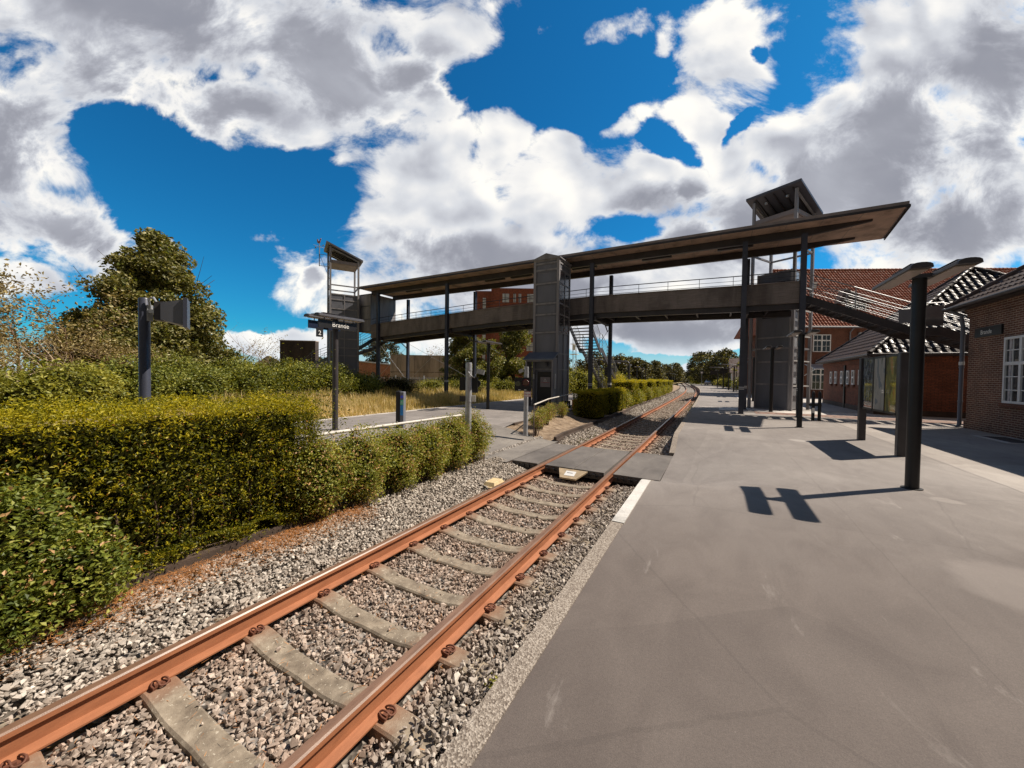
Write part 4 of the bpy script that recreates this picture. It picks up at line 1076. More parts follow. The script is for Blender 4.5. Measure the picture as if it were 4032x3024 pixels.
# entrance annex
mb = MB()
mb.box(-9.05, -8.97, 17.75, 18.4, 0, 2.5); mb.box(-7.53, -7.45, 17.75, 17.85, 0, 2.5); mb.box(-7.5, -7.47, 17.85, 18.4, 0, 2.6); mb.box(-8.97, -7.53, 17.78, 17.83, 2.38, 2.5)
mb.build('annex_walls', M_frame, T, world=True)
mb = MB()
mb.add([(-9.15, 17.62, 2.46), (-7.38, 17.62, 2.46), (-7.38, 18.42, 2.86), (-9.15, 18.42, 2.86), (-9.15, 17.62, 2.52), (-7.38, 17.62, 2.52), (-7.38, 18.42, 2.92), (-9.15, 18.42, 2.92)],
       [(0, 3, 2, 1), (4, 5, 6, 7), (0, 1, 5, 4), (1, 2, 6, 5), (2, 3, 7, 6), (3, 0, 4, 7)])
mb.build('annex_roof', M_zinc, T, world=True)
mb = MB(); mb.box(-8.60, -7.72, 18.34, 18.40, .04, 1.86); d = mb.build('door', M_black, T, world=True)
mb = MB()
mb.box(-8.66, -8.60, 18.32, 18.4, 0, 1.92); mb.box(-7.72, -7.66, 18.32, 18.4, 0, 1.92); mb.box(-8.66, -7.66, 18.32, 18.4, 1.86, 1.92)
mb.build('door_frame', M_grey, T, world=True)
mb = MB(); mb.box(-8.42, -7.84, 18.325, 18.338, 1.03, 1.56); sg = mb.build('door_sign', simple('sign_grey', (0.28, .24, .25), .5, 0, .05, 5), T, world=True)
def warn(mbx, cxw, y, cz, s, sgn=-1):
    # triangle outline with an exclamation stroke on a plane y = const
    p = [(cxw - s, cz - s * .8), (cxw + s, cz - s * .8), (cxw, cz + s * .9)]
    for i in range(3):
        a, b = p[i], p[(i + 1) % 3]; mbx.bar((a[0], y, a[1]), (b[0], y, b[1]), .012, s * .16)
    mbx.box(cxw - s * .07, cxw + s * .07, y - .004, y + .004, cz - s * .25, cz + s * .4); mbx.box(cxw - s * .07, cxw + s * .07, y - .004, y + .004, cz - s * .55, cz - s * .4)
mb = MB(); warn(mb, -8.13, 18.318, 1.40, .09); mb.build('warning_triangle', M_white, sg)
mb = MB(); mb.box(-8.38, -7.88, 18.318, 18.324, 1.27, 1.285); mb.build('red_line', M_red, sg)
mb = MB(); mb.tube([(-8.16, 18.33, 2.24), (-8.16, 18.26, 2.24)], .14, 16); mb.tube([(-8.16, 18.26, 2.24), (-8.16, 18.23, 2.24)], .09, 16); mb.build('bulkhead_lamp', M_grey, T, world=True)
mb = MB(); mb.box(-8.86, -8.80, 18.33, 18.39, 1.45, 1.72); mb.build('call_button', M_white, T, world=True)
mb = MB(); mb.box(-7.458, -7.438, 18.0, 18.12, .95, 1.75); mb.build('notice_strip', M_white, T, world=True)

# ---------------------------------------------------------------- rotated belfry-like towers
def belfry(label, loc, rz, glass, annex=False, H=0.0, openlow=False):
    T = thing('lift_tower', label, 'lift tower', loc, rz)
    h = 1.0; p = .065
    mb = MB()
    zhi, zlo = 11.42, 10.45
    for sx in (-1, 1):
        for sy in (-1, 1):
            mb.box(sx * h - p, sx * h + p, sy * h - p, sy * h + p, 0, (zhi - .12) if sy < 0 else (zlo + .05))
    mb.build('corner_posts', M_frame, T)
    mb = MB()
    for z in (8.35, ) + ((3.2, 5.6) if openlow else ()):
        for s in (-1, 1):
            mb.box(-h + p, h - p, s * h - .04, s * h + .04, z, z + .09); mb.box(s * h - .04, s * h + .04, -h + p, h - p, z, z + .09)
    for s in (-1, 1): mb.bar((-1 * s * h, -h, zhi - .25), (-1 * s * h, h, zlo - .02), .07, .1)
    mb.build('ring_frames', M_frame, T)
    mb = MB(); mb.box(-h + p, h - p, -h + p, h - p, 10.06, 10.12)
    for s in (-1, 1): mb.box(-h + p, h - p, s * h - .035, s * h + .035, 10.08, 10.30); mb.box(s * h - .035, s * h + .035, -h + p, h - p, 10.08, 10.30)
    mb.build('upper_floor', M_fasc, T)
    o = 1.30
    mb = MB()
    za, zb = zhi + .04, zlo - .05
    mb.add([(-o, -o, za), (o, -o, za), (o, o, zb), (-o, o, zb), (-o, -o, za + .12), (o, -o, za + .12), (o, o, zb + .12), (-o, o, zb + .12)],
           [(0, 3, 2, 1), (4, 5, 6, 7), (0, 1, 5, 4), (1, 2, 6, 5), (2, 3, 7, 6), (3, 0, 4, 7)])
    mb.build('roof', M_roofsheet, T)
    mb = MB()
    for k in range(5):
        x = -.85 + k * .425; mb.bar((x, -1.15, za - .06), (x, 1.15, zb - .02), .05, .09)
    mb.build('roof_rafters', M_steel, T)
    for x in (-.5, .5):
        mb = MB(); mb.tube([(x, -.8, 11.2), (x, -.8, 11.1)], .07, 10); mb.build('floodlight', M_galv, T)
    return T
def shaft(T, ztop, half, panelmat, sidemat, framemat, zsp):
    a = half
    MB().box(-a, a, -a, a, 0, ztop).build('shaft', panelmat, T)
    mb = MB(); f = .05
    for sx in (-1, 1):
        for sy in (-1, 1): mb.box(sx * a - (f if sx > 0 else -f + .1) , sx * a + .012 * sx + (0 if sx > 0 else .1 - f * 0), 0, 0, 0, 0) if False else None
    for z in zsp:
        for s in (-1, 1):
            mb.box(-a - .02, a + .02, s * a - .03, s * a + .03, z - .04, z + .04)
            mb.box(s * a - .03, s * a + .03, -a + .03, a - .03, z - .04, z + .04)
    for sx in (-1, 1):
        for sy in (-1, 1): mb.box(sx * a - .035, sx * a + .035, sy * a - .035, sy * a + .035, 0, ztop + .03)
    mb.build('panel_frames', framemat, T)
    return T
TR = belfry('lift tower with open square lantern rising behind the bridge roof at right', (2.93, 24.83, 0), R(-30), None, openlow=True)
shaft(TR, 7.3, .80, M_panel, None, M_frame, [0.03, 1.35, 2.55, 3.85, 5.2, 6.4, 7.27])
mb = MB(); mb.box(.845, .86, -.72, .72, .05, 1.15); mb.build('mesh_grille', M_galv, TR)
mb = MB()
for (za, zb) in ((1.4, 2.5), (2.6, 3.8), (3.9, 5.15), (5.25, 6.35), (6.45, 7.2)): mb.box(.835, .85, -.70, -.05, za, zb); mb.box(.835, .85, .05, .70, za, zb)
mb.build('side_glazing', M_litglass, TR)  # pale glass tone paints in the sunlit look of this side
mb = MB(); mb.box(.835, .875, -.04, .04, 0, 7.3)
for z in (1.25, 2.55, 3.85, 5.2, 6.4): mb.box(.99, 1.05, -.93, .93, z, z + .06)
mb.build('glazing_bars', M_white, TR)
mb = MB(); mb.box(-.5, .55, -.86, -.83, 4.9, 6.75); mb.build('lift_door', M_black, TR)
mb = MB(); mb.box(-.58, -.5, -.88, -.83, 4.9, 6.83); mb.box(.55, .63, -.88, -.83, 4.9, 6.83); mb.box(-.5, .55, -.88, -.83, 6.75, 6.83); mb.box(.72, .78, -.85, -.82, 6.2, 6.75); mb.build('door_frame', M_grey, TR)
mb = MB(); mb.box(-.3, .45, -.875, -.862, 5.4, 6.45); sg = mb.build('door_sign', MATS['sign_grey'], TR)
mb = MB(); warn(mb, 0.07, -.882, 6.2, .12); mb.build('warning_triangle', M_white, sg)

TL = belfry('lift tower with open lantern and weather vane at far left bridge end', (-26.37, 19.4, 0), R(-30), None)
shaft(TL, 7.75, .96, M_panel, None, M_frame, [0.03, .9, 1.95, 3.0, 3.6, 4.3, 5.2, 5.9, 6.6, 7.3, 7.72])
mb = MB(); mb.box(.965, .995, -.03, .03, 0, 7.7)
mb.box(-.03, .03, -.995, -.965, 0, 7.7); mb.build('vertical_ribs', M_frame, TL)
mb = MB()
for (za, zb) in ((5.95, 6.25), (6.65, 6.95)): mb.box(.97, .985, -.9, .9, za, zb)
mb.build('pale_panels', M_grey, TL)
mb = MB()
mb.add([(-1.9, -1.2, 0), (-1, -1.2, 0), (-1, .6, 0), (-1.9, .6, 0), (-1.9, -1.2, 1.9), (-1, -1.2, 2.3), (-1, .6, 2.3), (-1.9, .6, 1.9)], [(0, 3, 2, 1), (4, 5, 6, 7), (0, 1, 5, 4), (1, 2, 6, 5), (2, 3, 7, 6), (3, 0, 4, 7)])
mb.build('annex', M_frame, TL)
WV = thing('weather_vane', 'thin weather vane with rooster bracketed to the far left tower', 'weather vane', (-28.1, 18.6, 10))
mb = MB(); vx, vy = -28.15, 18.55
mb.tube([(vx, vy, 10.2), (vx, vy, 12.0)], .035, 6); mb.tube([(vx - .5, vy, 11.75), (vx + .5, vy, 11.75)], .015, 5); mb.tube([(vx, vy - .5, 11.75), (vx, vy + .5, 11.75)], .015, 5)
mb.box(vx - .56, vx - .44, vy - .01, vy + .01, 11.7, 11.82); mb.box(vx + .44, vx + .56, vy - .01, vy + .01, 11.7, 11.82)
mb.tube([(vx, vy, 11.15), (-27.2, 18.9, 11.0)], .02, 5); mb.tube([(vx, vy, 10.25), (-27.2, 18.9, 10.1)], .02, 5); mb.tube([(vx, vy, 11.15), (-27.2, 18.9, 8.9)], .015, 5)
mb.build('mast', M_frame, WV, world=True)
mb = MB(); z = 12.0
rooster = [(-.28, .18), (-.2, .05), (0, 0), (.14, .1), (.17, .27), (.26, .3), (.18, .4), (.08, .3), (0, .2), (-.12, .2), (-.2, .38), (-.3, .42)]
k = len(rooster); v = [(vx + a, vy - .012, z + b) for a, b in rooster] + [(vx + a, vy + .012, z + b) for a, b in rooster]
mb.add(v, [tuple(range(k)), tuple(range(2 * k - 1, k - 1, -1))] + [(i, k + i, k + (i + 1) % k, (i + 1) % k) for i in range(k)])
mb.build('rooster', M_rust, WV, world=True)

# ---------------------------------------------------------------- platform lamps
def wing(x0):
    """half-round luminaire housing, 1.4 m long (y), 0.30 wide, flat lens below"""
    mb = MB(); n = 9; ring = []
    outer = 1 if x0 > 0 else -1
    pts = []
    for i in range(n):
        a = math.pi * i / (n - 1)
        pts.append((x0 + .12 * math.cos(a), .078 * math.sin(a) ** .6 if 0 < i < n - 1 else 0))
    v = []
    for y in (-.72, -.70, .70, .72):
        s = .93 if abs(y) > .71 else 1
        v += [(x0 + (px - x0) * s, y, 3.13 + pz * s) for px, pz in pts]
    f = []
    for r in range(3):
        for i in range(n - 1): f.append((r * n + i, r * n + i + 1, (r + 1) * n + i + 1, (r + 1) * n + i))
    f += [tuple(reversed(range(n))), tuple(range(3 * n, 4 * n))]
    for r in range(3): f.append((r * n, (r + 1) * n, (r + 1) * n + n - 1, r * n + n - 1))
    mb.add(v, f)
    return mb
M_lens = simple('lamp_lens', (0.42, 0.36, 0.32), 0.25, 0, .08, 5)
M_lamp = simple('lamp_housing', (0.06, 0.055, 0.058), .38, .2, .15, 5)
def make_lamp(name, label, group, pole=M_black):
    t = thing(name, label, 'platform lamp', group=group)
    mb = MB(); mb.tube([(0, 0, 0), (0, 0, 3.12)], .078, 20); mb.tube([(0, 0, 0), (0, 0, .012)], .12, 20); mb.build('pole', pole, t)
    MB().box(-.30, .30, -.05, .05, 3.125, 3.185).build('cross_arm', M_lamp, t)
    for x0 in (-.22, .22):
        w_ = wing(x0).build('luminaire', M_lamp, t)
        mb = MB(); mb.box(x0 - .095, x0 + .095, -.62, .62, 3.115, 3.128); l = mb.build('lens', M_lens, w_)
        mb = MB(); mb.box(x0 - .06, x0 + .06, -.55, .1, 3.222, 3.232); mb.build('top_ridge', M_lamp, w_)
    return t
L0 = make_lamp('platform_lamp', 'nearest black twin-headed platform lamp, tall beside the station wall', 'twin headed platform lamps')
def setw(o, hwid=None): return o
L0.location = (2.58, 7.73, 0)
lamps = [((2.445, 15.6), 'second twin-headed lamp from the viewer, just before the bridge columns', 0),
         ((2.33, 22.1), 'small twin-headed lamp standing in front of the right lift tower', 0),
         ((2.28, 31.9), 'black twin-headed lamp just past the bridge on the right platform', 0),
         ((2.2, 39.3), 'black twin-headed lamp second past the bridge on the right platform', 0),
         ((2.1, 46.6), 'black twin-headed lamp third past the bridge on the right platform', 0),
         ((1.8, 53.9), 'black twin-headed lamp fourth past the bridge on the right platform', 0),
         ((1.4, 61.2), 'black twin-headed lamp fifth past the bridge on the right platform', 0),
         ((0.8, 68.5), 'black twin-headed lamp sixth past the bridge on the right platform', 0),
         ((0.0, 76.0), 'black twin-headed lamp farthest along the right platform edge', 0),
         ((-9.55, 14.85), 'slim twin-headed lamp on the island between the bridge columns', 0),
         ((-9.4, 33.0), 'island platform lamp nearest behind the long open staircase', 0),
         ((-9.5, 40.0), 'island platform lamp second behind the open staircase', 0),
         ((-9.7, 47.0), 'island platform lamp third behind the open staircase', 0),
         ((-10.1, 55.0), 'island platform lamp fourth behind the open staircase', 0),
         ((-10.8, 63.0), 'island platform lamp fifth behind the clipped hedges', 0),
         ((-11.7, 72.0), 'island platform lamp farthest behind the clipped hedges', 0)]
for (x, y), lab, _ in lamps:
    c = copy_tree(L0); c.location = (x, y, 0); c['label'] = lab
    c.rotation_euler = (0, 0, -heading(y))
# station name lamp on the island
BL = make_lamp('name_sign_lamp', 'twin-headed lamp carrying the Brande station name sign on the island', None, M_steel)
BL.location = (-9.5, 6.75, 0)
mb = MB(); mb.box(.20, .235, -.66, .52, 2.83, 3.05); s1 = mb.build('name_board', M_black, BL)
mb = MB(); mb.box(-.235, -.20, -.66, .3, 2.83, 3.05); s2 = mb.build('name_board', M_navy, BL)
mb = MB()
for y in (-.5, -.2, .1, .4): mb.box(.21, .225, y, y + .02, 3.05, 3.12); mb.box(-.225, -.21, y, y + .02, 3.05, 3.12)
mb.build('hangers', M_black, BL)
textmesh('lettering', 'Brande', .185, M_text, BL, (.238, -.27, 2.885), (R(90), 0, R(90)), .002)
mb = MB(); mb.box(.20, .225, -.71, -.52, 2.57, 2.81); mb.build('platform_number_plate', M_black, BL)
textmesh('number', '2', .17, M_text, BL, (.229, -.665, 2.62), (R(90), 0, R(90)), .002)
if 'group' in BL: del BL['group']
# ---------------------------------------------------------------- tiled roof panels
WORLD_ROOTS = {'station_building', 'outbuilding'}
def inside(poly, U, Vv):
    r = np.zeros(U.shape, bool); n = len(poly); j = n - 1
    for i in range(n):
        xi, yi = poly[i]; xj, yj = poly[j]
        c = ((yi > Vv) != (yj > Vv)) & (U < (xj - xi) * (Vv - yi) / ((yj - yi) + 1e-12) + xi)
        r ^= c; j = i
    return r
def tile_panel(name, o, ud, vd, poly, mat, parent, tu=.25, tv=.34, amp=.032, step=.035, nu=10):
    """o: origin at the eave, ud unit along the eave, vd unit up the slope, poly in (u, v)"""
    o, ud, vd = (np.array(a, float) for a in (o, ud, vd)); nrm = np.cross(ud, vd); nrm /= np.linalg.norm(nrm)
    if nrm[2] < 0: nrm = -nrm
    us = [p[0] for p in poly]; vs = [p[1] for p in poly]
    U = np.arange(min(us), max(us) + tu / nu, tu / nu)
    rows = []
    for k in range(int(max(vs) / tv) + 1): rows += [(k * tv, 0), (k * tv + tv * .5, .5), (k * tv + tv * .985, .985)]
    Vr = np.array([r[0] for r in rows]); fr = np.array([r[1] for r in rows])
    UU, VV = np.meshgrid(U, Vr); ph = 2 * np.pi * UU / tu
    Hh = amp * (np.sin(ph) + .35 * np.sin(2 * ph + .6)) + step * (1 - fr)[:, None] + .02
    P = o + UU[..., None] * ud + VV[..., None] * vd + Hh[..., None] * nrm
    nx = len(U); ny = len(Vr); i = np.arange(ny - 1)[:, None] * nx + np.arange(nx - 1)[None]
    L = np.stack([i, i + 1, i + nx + 1, i + nx], -1).reshape(-1, 4)
    cu = (UU[:-1, :-1] + UU[1:, 1:]) / 2; cv = (VV[:-1, :-1] + VV[1:, 1:]) / 2
    k = inside(poly, cu, cv).ravel()
    ob = npmesh(name, P.reshape(-1, 3), 4, L[k], mat, smooth=False, parent=parent)
    if parent.name in WORLD_ROOTS: ob.data.transform(Matrix.LocRotScale(parent.location, parent.rotation_euler, None).inverted())
    return ob
def caps(mb, a, b, r=.10, n=None):
    a, b = Vector(a), Vector(b); L = (b - a).length; n = n or int(L / .36); d = (b - a).normalized()
    for k in range(n):
        p = a + d * (L * k / n); q = a + d * (L * (k + 1.06) / n)
        mb.tube([p, q], [r * 1.12, r * .86], 9)
def win_casement(parent, plane, c, wd, ht, nx, ny, name='window', split=None, depth=.06, curtain=False):
    """window in a wall. plane: (origin, udir, normal); c = (u, z) of lower left corner"""
    o, ud, nn = (Vector(a) for a in plane)
    def P(u, z, d): return o + ud * u + Vector((0, 0, z)) + nn * d
    def bx(mb, u0, u1, z0, z1, d0, d1):
        v = [P(u, z, d) for d in (d0, d1) for (u, z) in ((u0, z0), (u1, z0), (u1, z1), (u0, z1))]
        mb.add(v, [(0, 3, 2, 1), (4, 5, 6, 7), (0, 1, 5, 4), (1, 2, 6, 5), (2, 3, 7, 6), (3, 0, 4, 7)])
    u0, z0 = c; u1, z1 = u0 + wd, z0 + ht; f = .07
    mb = MB()
    bx(mb, u0, u1, z0, z0 + f, 0, depth); bx(mb, u0, u1, z1 - f, z1, 0, depth); bx(mb, u0, u0 + f, z0 + f, z1 - f, 0, depth); bx(mb, u1 - f, u1, z0 + f, z1 - f, 0, depth)
    cols = nx if isinstance(nx, int) else nx
    um = (u0 + u1) / 2
    if cols >= 4: bx(mb, um - .05, um + .05, z0 + f, z1 - f, 0, depth)
    zz = z0 + (z1 - z0) * split if split else None
    if zz: bx(mb, u0 + f, u1 - f, zz - .05, zz + .05, 0, depth - .003)
    fr = mb.build(name, M_white, parent, world=True)
    mb = MB(); bx(mb, u0 + f, u1 - f, z0 + f, z1 - f, .005, .018); mb.build('pane', M_glass, fr)
    mb = MB(); t = .014
    for k in range(1, cols):
        u = u0 + wd * k / cols
        if cols >= 4 and abs(u - um) < .02: continue
        bx(mb, u - t, u + t, z0 + f, z1 - f, .018, depth - .02)
    for k in range(1, ny):
        z = z0 + ht * k / ny
        if zz and abs(z - zz) < .06: continue
        bx(mb, u0 + f, u1 - f, z - t, z + t, .018, depth - .022)
    mb.build('glazing_bars', M_white, fr)
    if curtain:
        mb = MB()
        for s in (u0 + f + .10, um + .16): bx(mb, s, s + .10, z0 + f, z1 - f, .018, .022)
        mb.build('curtain', M_curtain, fr)
    # brick sill
    mb = MB(); bx(mb, u0 - .06, u1 + .06, z0 - .12, z0, 0, .09); mb.build('sill', M_brickH if name != 'window_' else M_white, fr)
    return fr

# ---------------------------------------------------------------- station building on the right (brown brick)
SB = thing('station_building', 'brown brick station building with dark tiled hipped roof at right edge', 'building', (10, 10, 0))
MB().box(7.62, 17.5, -8, 19.0, -.1, 4.12).build('wall', M_brickR, SB, world=True)
mb = MB(); mb.box(7.58, 17.54, -8.04, 19.04, -.1, .28); mb.build('plinth', M_brickR, SB, world=True)
mb = MB(); mb.box(7.57, 17.5, -8.05, 19.05, 3.86, 4.0); mb.box(7.53, 17.5, -8.05, 19.09, 4.0, 4.12); mb.build('cornice', M_brickR, SB, world=True)
mb = MB(); mb.box(7.25, 17.8, -8.3, 19.4, 4.122, 4.2); mb.build('eaves_soffit', M_steel, SB, world=True)
sl = math.atan(.80); ev = 7.22; nv = 19.45; half = (17.85 - ev) / 2
vd = (math.cos(sl), 0, math.sin(sl)); Lr = half / math.cos(sl)
tile_panel('roof_slope', (ev, nv, 4.2), (0, -1, 0), vd, [(0, 0), (27.5, 0), (27.5, Lr), (half, Lr)], M_darktile, SB)
vd2 = (0, -math.cos(sl), math.sin(sl))
tile_panel('roof_slope', (ev, nv, 4.2), (1, 0, 0), vd2, [(0, 0), (2 * half, 0), (half, Lr)], M_darktile, SB)
vd3 = (-math.cos(sl), 0, math.sin(sl))
mb = MB(); mb.add([(ev + 2 * half, nv, 4.2), (ev + 2 * half, -8, 4.2), (ev + half, -8, 4.2 + half * .8), (ev + half, nv - half, 4.2 + half * .8)], [(0, 1, 2, 3)]); mb.build('roof_slope', M_darktile, SB, world=True)
mb = MB(); caps(mb, (ev, nv, 4.28), (ev + half, nv - half, 4.28 + half * .8)); caps(mb, (ev + half, nv - half, 4.28 + half * .8), (ev + half, -8, 4.28 + half * .8), n=40); mb.build('ridge_tiles', M_darktile, SB, world=True)
mb = MB()
mb.tube([(7.17, 19.5, 4.2), (7.17, -8.2, 4.2)], .065, 8); mb.tube([(7.17, 19.5, 4.2), (17.8, 19.5, 4.2)], .065, 8)
mb.build('gutter', M_steel, SB, world=True)
mb = MB(); mb.tube([(7.2, 19.2, 4.15), (7.46, 19.1, 3.95), (7.5, 19.08, 3.5), (7.5, 19.08, .1), (7.42, 19.0, .03)], .055, 12)
for z in (.9, 2.1, 3.3): mb.tube([(7.5, 19.08, z), (7.5, 19.08, z + .05)], .068, 12)
mb.build('downpipe', M_grey, SB, world=True)
mb = MB(); mb.tube([(7.5, 19.08, 2.2), (7.5, 19.08, 2.32)], .07, 12); mb.build('pipe_label', M_white, SB, world=True)
pl = ((7.62, 0, 0), (0, -1, 0), (-1, 0, 0))
for k, y0 in enumerate((17.05, 13.4, 9.8)):
    win_casement(SB, pl, (-y0, 0.99), 1.42, 1.98, 4, 5, split=.60, curtain=True)
mb = MB(); mb.box(7.585, 7.62, 16.2, 16.6, .1, .25); mb.build('cellar_vent', M_black, SB, world=True)
NB = thing('name_board', 'black Brande name board fixed to the brown brick wall', 'sign', (7.58, 17.9, 3.1))
MB().box(7.57, 7.615, 17.22, 18.56, 3.10, 3.40).build('board', M_black, NB, world=True)
textmesh('lettering', 'Brande', .20, M_text, NB, (-.014, .34, .08), (R(90), 0, R(-90)), .002)

# ---------------------------------------------------------------- small outbuilding with glazed black tiles
OB = thing('outbuilding', 'low red brick outbuilding with glossy black pyramid roof behind the display board', 'building', (11.6, 29, 0))
MB().box(6.6, 16.7, 23.95, 33.8, -.1, 2.75).build('wall', M_brickS, OB, world=True)
mb = MB(); mb.box(6.55, 16.75, 23.9, 33.85, 2.5, 2.76); mb.build('cornice', M_brickS, OB, world=True)
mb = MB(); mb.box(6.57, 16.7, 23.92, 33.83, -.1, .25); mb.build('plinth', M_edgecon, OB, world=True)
e0, e1, h_ = 6.3, 23.65, 2.86; half = 5.35; rise = 4.75; sl = math.atan(rise / half); Lr = half / math.cos(sl)
c_, s_ = math.cos(sl), math.sin(sl)
mb = MB(); mb.box(6.32, 16.98, 23.67, 34.33, 2.76, 2.86); mb.build('eaves', M_steel, OB, world=True)
tri = [(0, 0), (2 * half, 0), (half, Lr)]
tile_panel('roof_slope', (e0, e1, h_), (1, 0, 0), (0, c_, s_), tri, M_blacktile, OB, tu=.28, tv=.38, amp=.036)
tile_panel('roof_slope', (e0, e1 + 2 * half, h_), (0, -1, 0), (c_, 0, s_), tri, M_darktile, OB, tu=.28, tv=.38, amp=.036)
mb = MB(); mb.add([(e0 + 2 * half, e1, h_), (e0 + 2 * half, e1 + 2 * half, h_), (e0 + half, e1 + half, h_ + rise)], [(0, 1, 2)]); mb.add([(e0 + 2 * half, e1 + 2 * half, h_), (e0, e1 + 2 * half, h_), (e0 + half, e1 + half, h_ + rise)], [(0, 1, 2)])
mb.build('roof_slope', M_blacktile, OB, world=True)
mb = MB(); ap = (e0 + half, e1 + half, h_ + rise + .06)
caps(mb, (e0, e1, h_ + .08), ap); caps(mb, (e0, e1 + 2 * half, h_ + .08), ap); caps(mb, (e0 + 2 * half, e1, h_ + .08), ap)
mb.build('ridge_tiles', M_blacktile, OB, world=True)
mb = MB(); mb.tube([(6.24, 23.6, 2.85), (6.24, 34.3, 2.85)], .06, 8); mb.tube([(6.24, 23.6, 2.85), (17, 23.6, 2.85)], .06, 8); mb.build('gutter', M_steel, OB, world=True)
pl = ((6.6, 0, 0), (0, -1, 0), (-1, 0, 0))
for y0 in (31.9, 30.8, 29.5, 28.3, 27.35, 26.2, 25.0):
    win_casement(OB, pl, (-y0, 1.38), .42, .80, 1, 2, split=.5)
mb = MB(); mb.box(6.53, 6.6, 28.55, 28.75, 0, 2.5); mb.build('downpipe', M_black, OB, world=True)

# ---------------------------------------------------------------- two-storey station house with red tiles (rotated)
HR = R(25.0); hu = np.array([math.cos(HR), math.sin(HR), 0]); hn = np.array([-math.sin(HR), math.cos(HR), 0])
HO = np.array([6.4, 41.5, 0])
TH = thing('station_house', 'large two-storey red brick house with red pantile roof and white windows', 'building', tuple(HO), HR)
W_, D_ = 26, 10.0
MB().box(0, W_, 0, D_, -.2, 6.45).build('wall', M_brickH, TH)
mb = MB(); mb.box(-.05, W_, -.05, D_, 6.25, 6.47); mb.build('cornice', M_brickH, TH)
sl = math.atan2(5.9, 5.0); Lr = 5.45 / math.cos(sl); c_, s_ = math.cos(sl), math.sin(sl)
tile_panel('roof_slope', (-.5, -.45, 6.3), (1, 0, 0), (0, c_, s_), [(0, 0), (W_ + .5, 0), (W_ + .5, Lr), (1.0, Lr)], M_redtile, TH, tu=.27, tv=.38, amp=.045, step=.05)
mb = MB(); rz_ = 6.3 + 5.45 * 5.9 / 5.0
mb.add([(-.5, D_ + .45, 6.3), (W_, D_ + .45, 6.3), (W_, 5, rz_), (.5, 5, rz_)], [(0, 1, 2, 3)]); mb.add([(-.5, -.45, 6.3), (-.5, D_ + .45, 6.3), (.5, 5, rz_)], [(0, 1, 2)]); mb.add([(-.5, -.45, 6.28), (W_, -.45, 6.28), (W_, D_, 6.28), (-.5, D_, 6.28)], [(0, 1, 2, 3)])
mb.build('roof_slope', M_redtile, TH)
mb = MB(); caps(mb, (.5, 5, rz_ + .04), (W_, 5, rz_ + .04), .13); mb.build('ridge_tiles', M_redtile, TH)
mb = MB(); mb.tube([(-.5, -.52, 6.28), (W_, -.52, 6.28)], .08, 8); mb.build('gutter', M_grey, TH)
mb = MB(); mb.tube([(4.1, -.45, 6.2), (4.1, -.1, 5.9), (4.1, -.1, 0)], .06, 8); mb.build('downpipe', M_grey, TH)
def wpl(): return ((HO[0], HO[1], 0), tuple(hu), tuple(-hn))
for (u, z, w, h) in ((1.05, 4.12, 1.5, 1.55), (6.8, 4.12, 1.5, 1.55), (10.5, 4.12, 1.5, 1.55), (1.0, .75, 1.55, 2.05), (6.5, .75, 1.55, 2.05)):
    win_casement(TH, wpl(), (u, z), w, h, 4, 3, split=.66)
# dormer
dz = 7.55; du = 4.1
mb = MB(); mb.box(du, du + 2.4, 1.0, 3.6, dz - .2, dz + 1.15); dm = mb.build('dormer', M_brickH, TH)
mb = MB()
a = (du - .3, .85, dz + 1.1); b = (du + 2.7, .85, dz + 1.1); c = (du + 2.7, 4.2, dz + 1.1); d = (du - .3, 4.2, dz + 1.1); e = (du + 1.2, 2.0, dz + 2.7); f_ = (du + 1.2, 4.9, dz + 2.7)
mb.add([a, b, c, d, e, f_], [(0, 1, 4), (1, 2, 5, 4), (3, 0, 4, 5), (0, 3, 2, 1)]); mb.build('dormer_roof', M_darktile, dm)
mb = MB()
for i in range(7):
    t_ = i / 7; 
    mb.bar((du - .3 + (1.5) * t_, .82 + 1.15 * t_, dz + 1.12 + 1.6 * t_), (du + 2.7 - 1.5 * t_, .82 + 1.15 * t_, dz + 1.12 + 1.6 * t_), .10, .07)
mb.build('dormer_tile_rows', M_darktile, dm)
wpd = (tuple(HO + hn * 1.0), tuple(hu), tuple(-hn))
win_casement(TH, wpd, (du + .35, dz + .12), 1.75, .92, 6, 2)
mb = MB(); mb.box(3.0, 3.35, 3.0, 3.35, 9.6, 10.9); mb.box(2.95, 3.4, 2.95, 3.4, 10.9, 11.05); mb.build('vent_stack', M_white, TH)
mb = MB(); mb.tube([(4.9, -.06, 5.75), (4.9, -.2, 5.75)], .13, 10); mb.build('wall_lamp', M_galv, TH)
# glazed canopy over the entrance
CN = thing('glass_canopy', 'small white framed glass canopy against the house wall beside the lift', 'canopy', tuple(HO + hu * .6 - hn * .5), HR)
mb = MB()
for k in range(6): mb.bar((-.2 + k * .5, .45, 3.0), (-.2 + k * .5, -.9, 2.55), .05, .05)
mb.bar((-.2, .45, 3.0), (2.3, .45, 3.0), .06, .06); mb.bar((-.2, -.9, 2.55), (2.3, -.9, 2.55), .06, .06); mb.bar((-.2, .45, 2.0), (-.2, -.8, 2.55), .05, .05); mb.bar((2.3, .45, 2.0), (2.3, -.8, 2.55), .05, .05)
mb.build('canopy_frame', M_white, CN)
mb = MB(); mb.slab([(-.2, -.9, 2.58), (2.3, -.9, 2.58), (2.3, .45, 3.03), (-.2, .45, 3.03)], .012); mb.build('canopy_glass', M_litglass, CN)

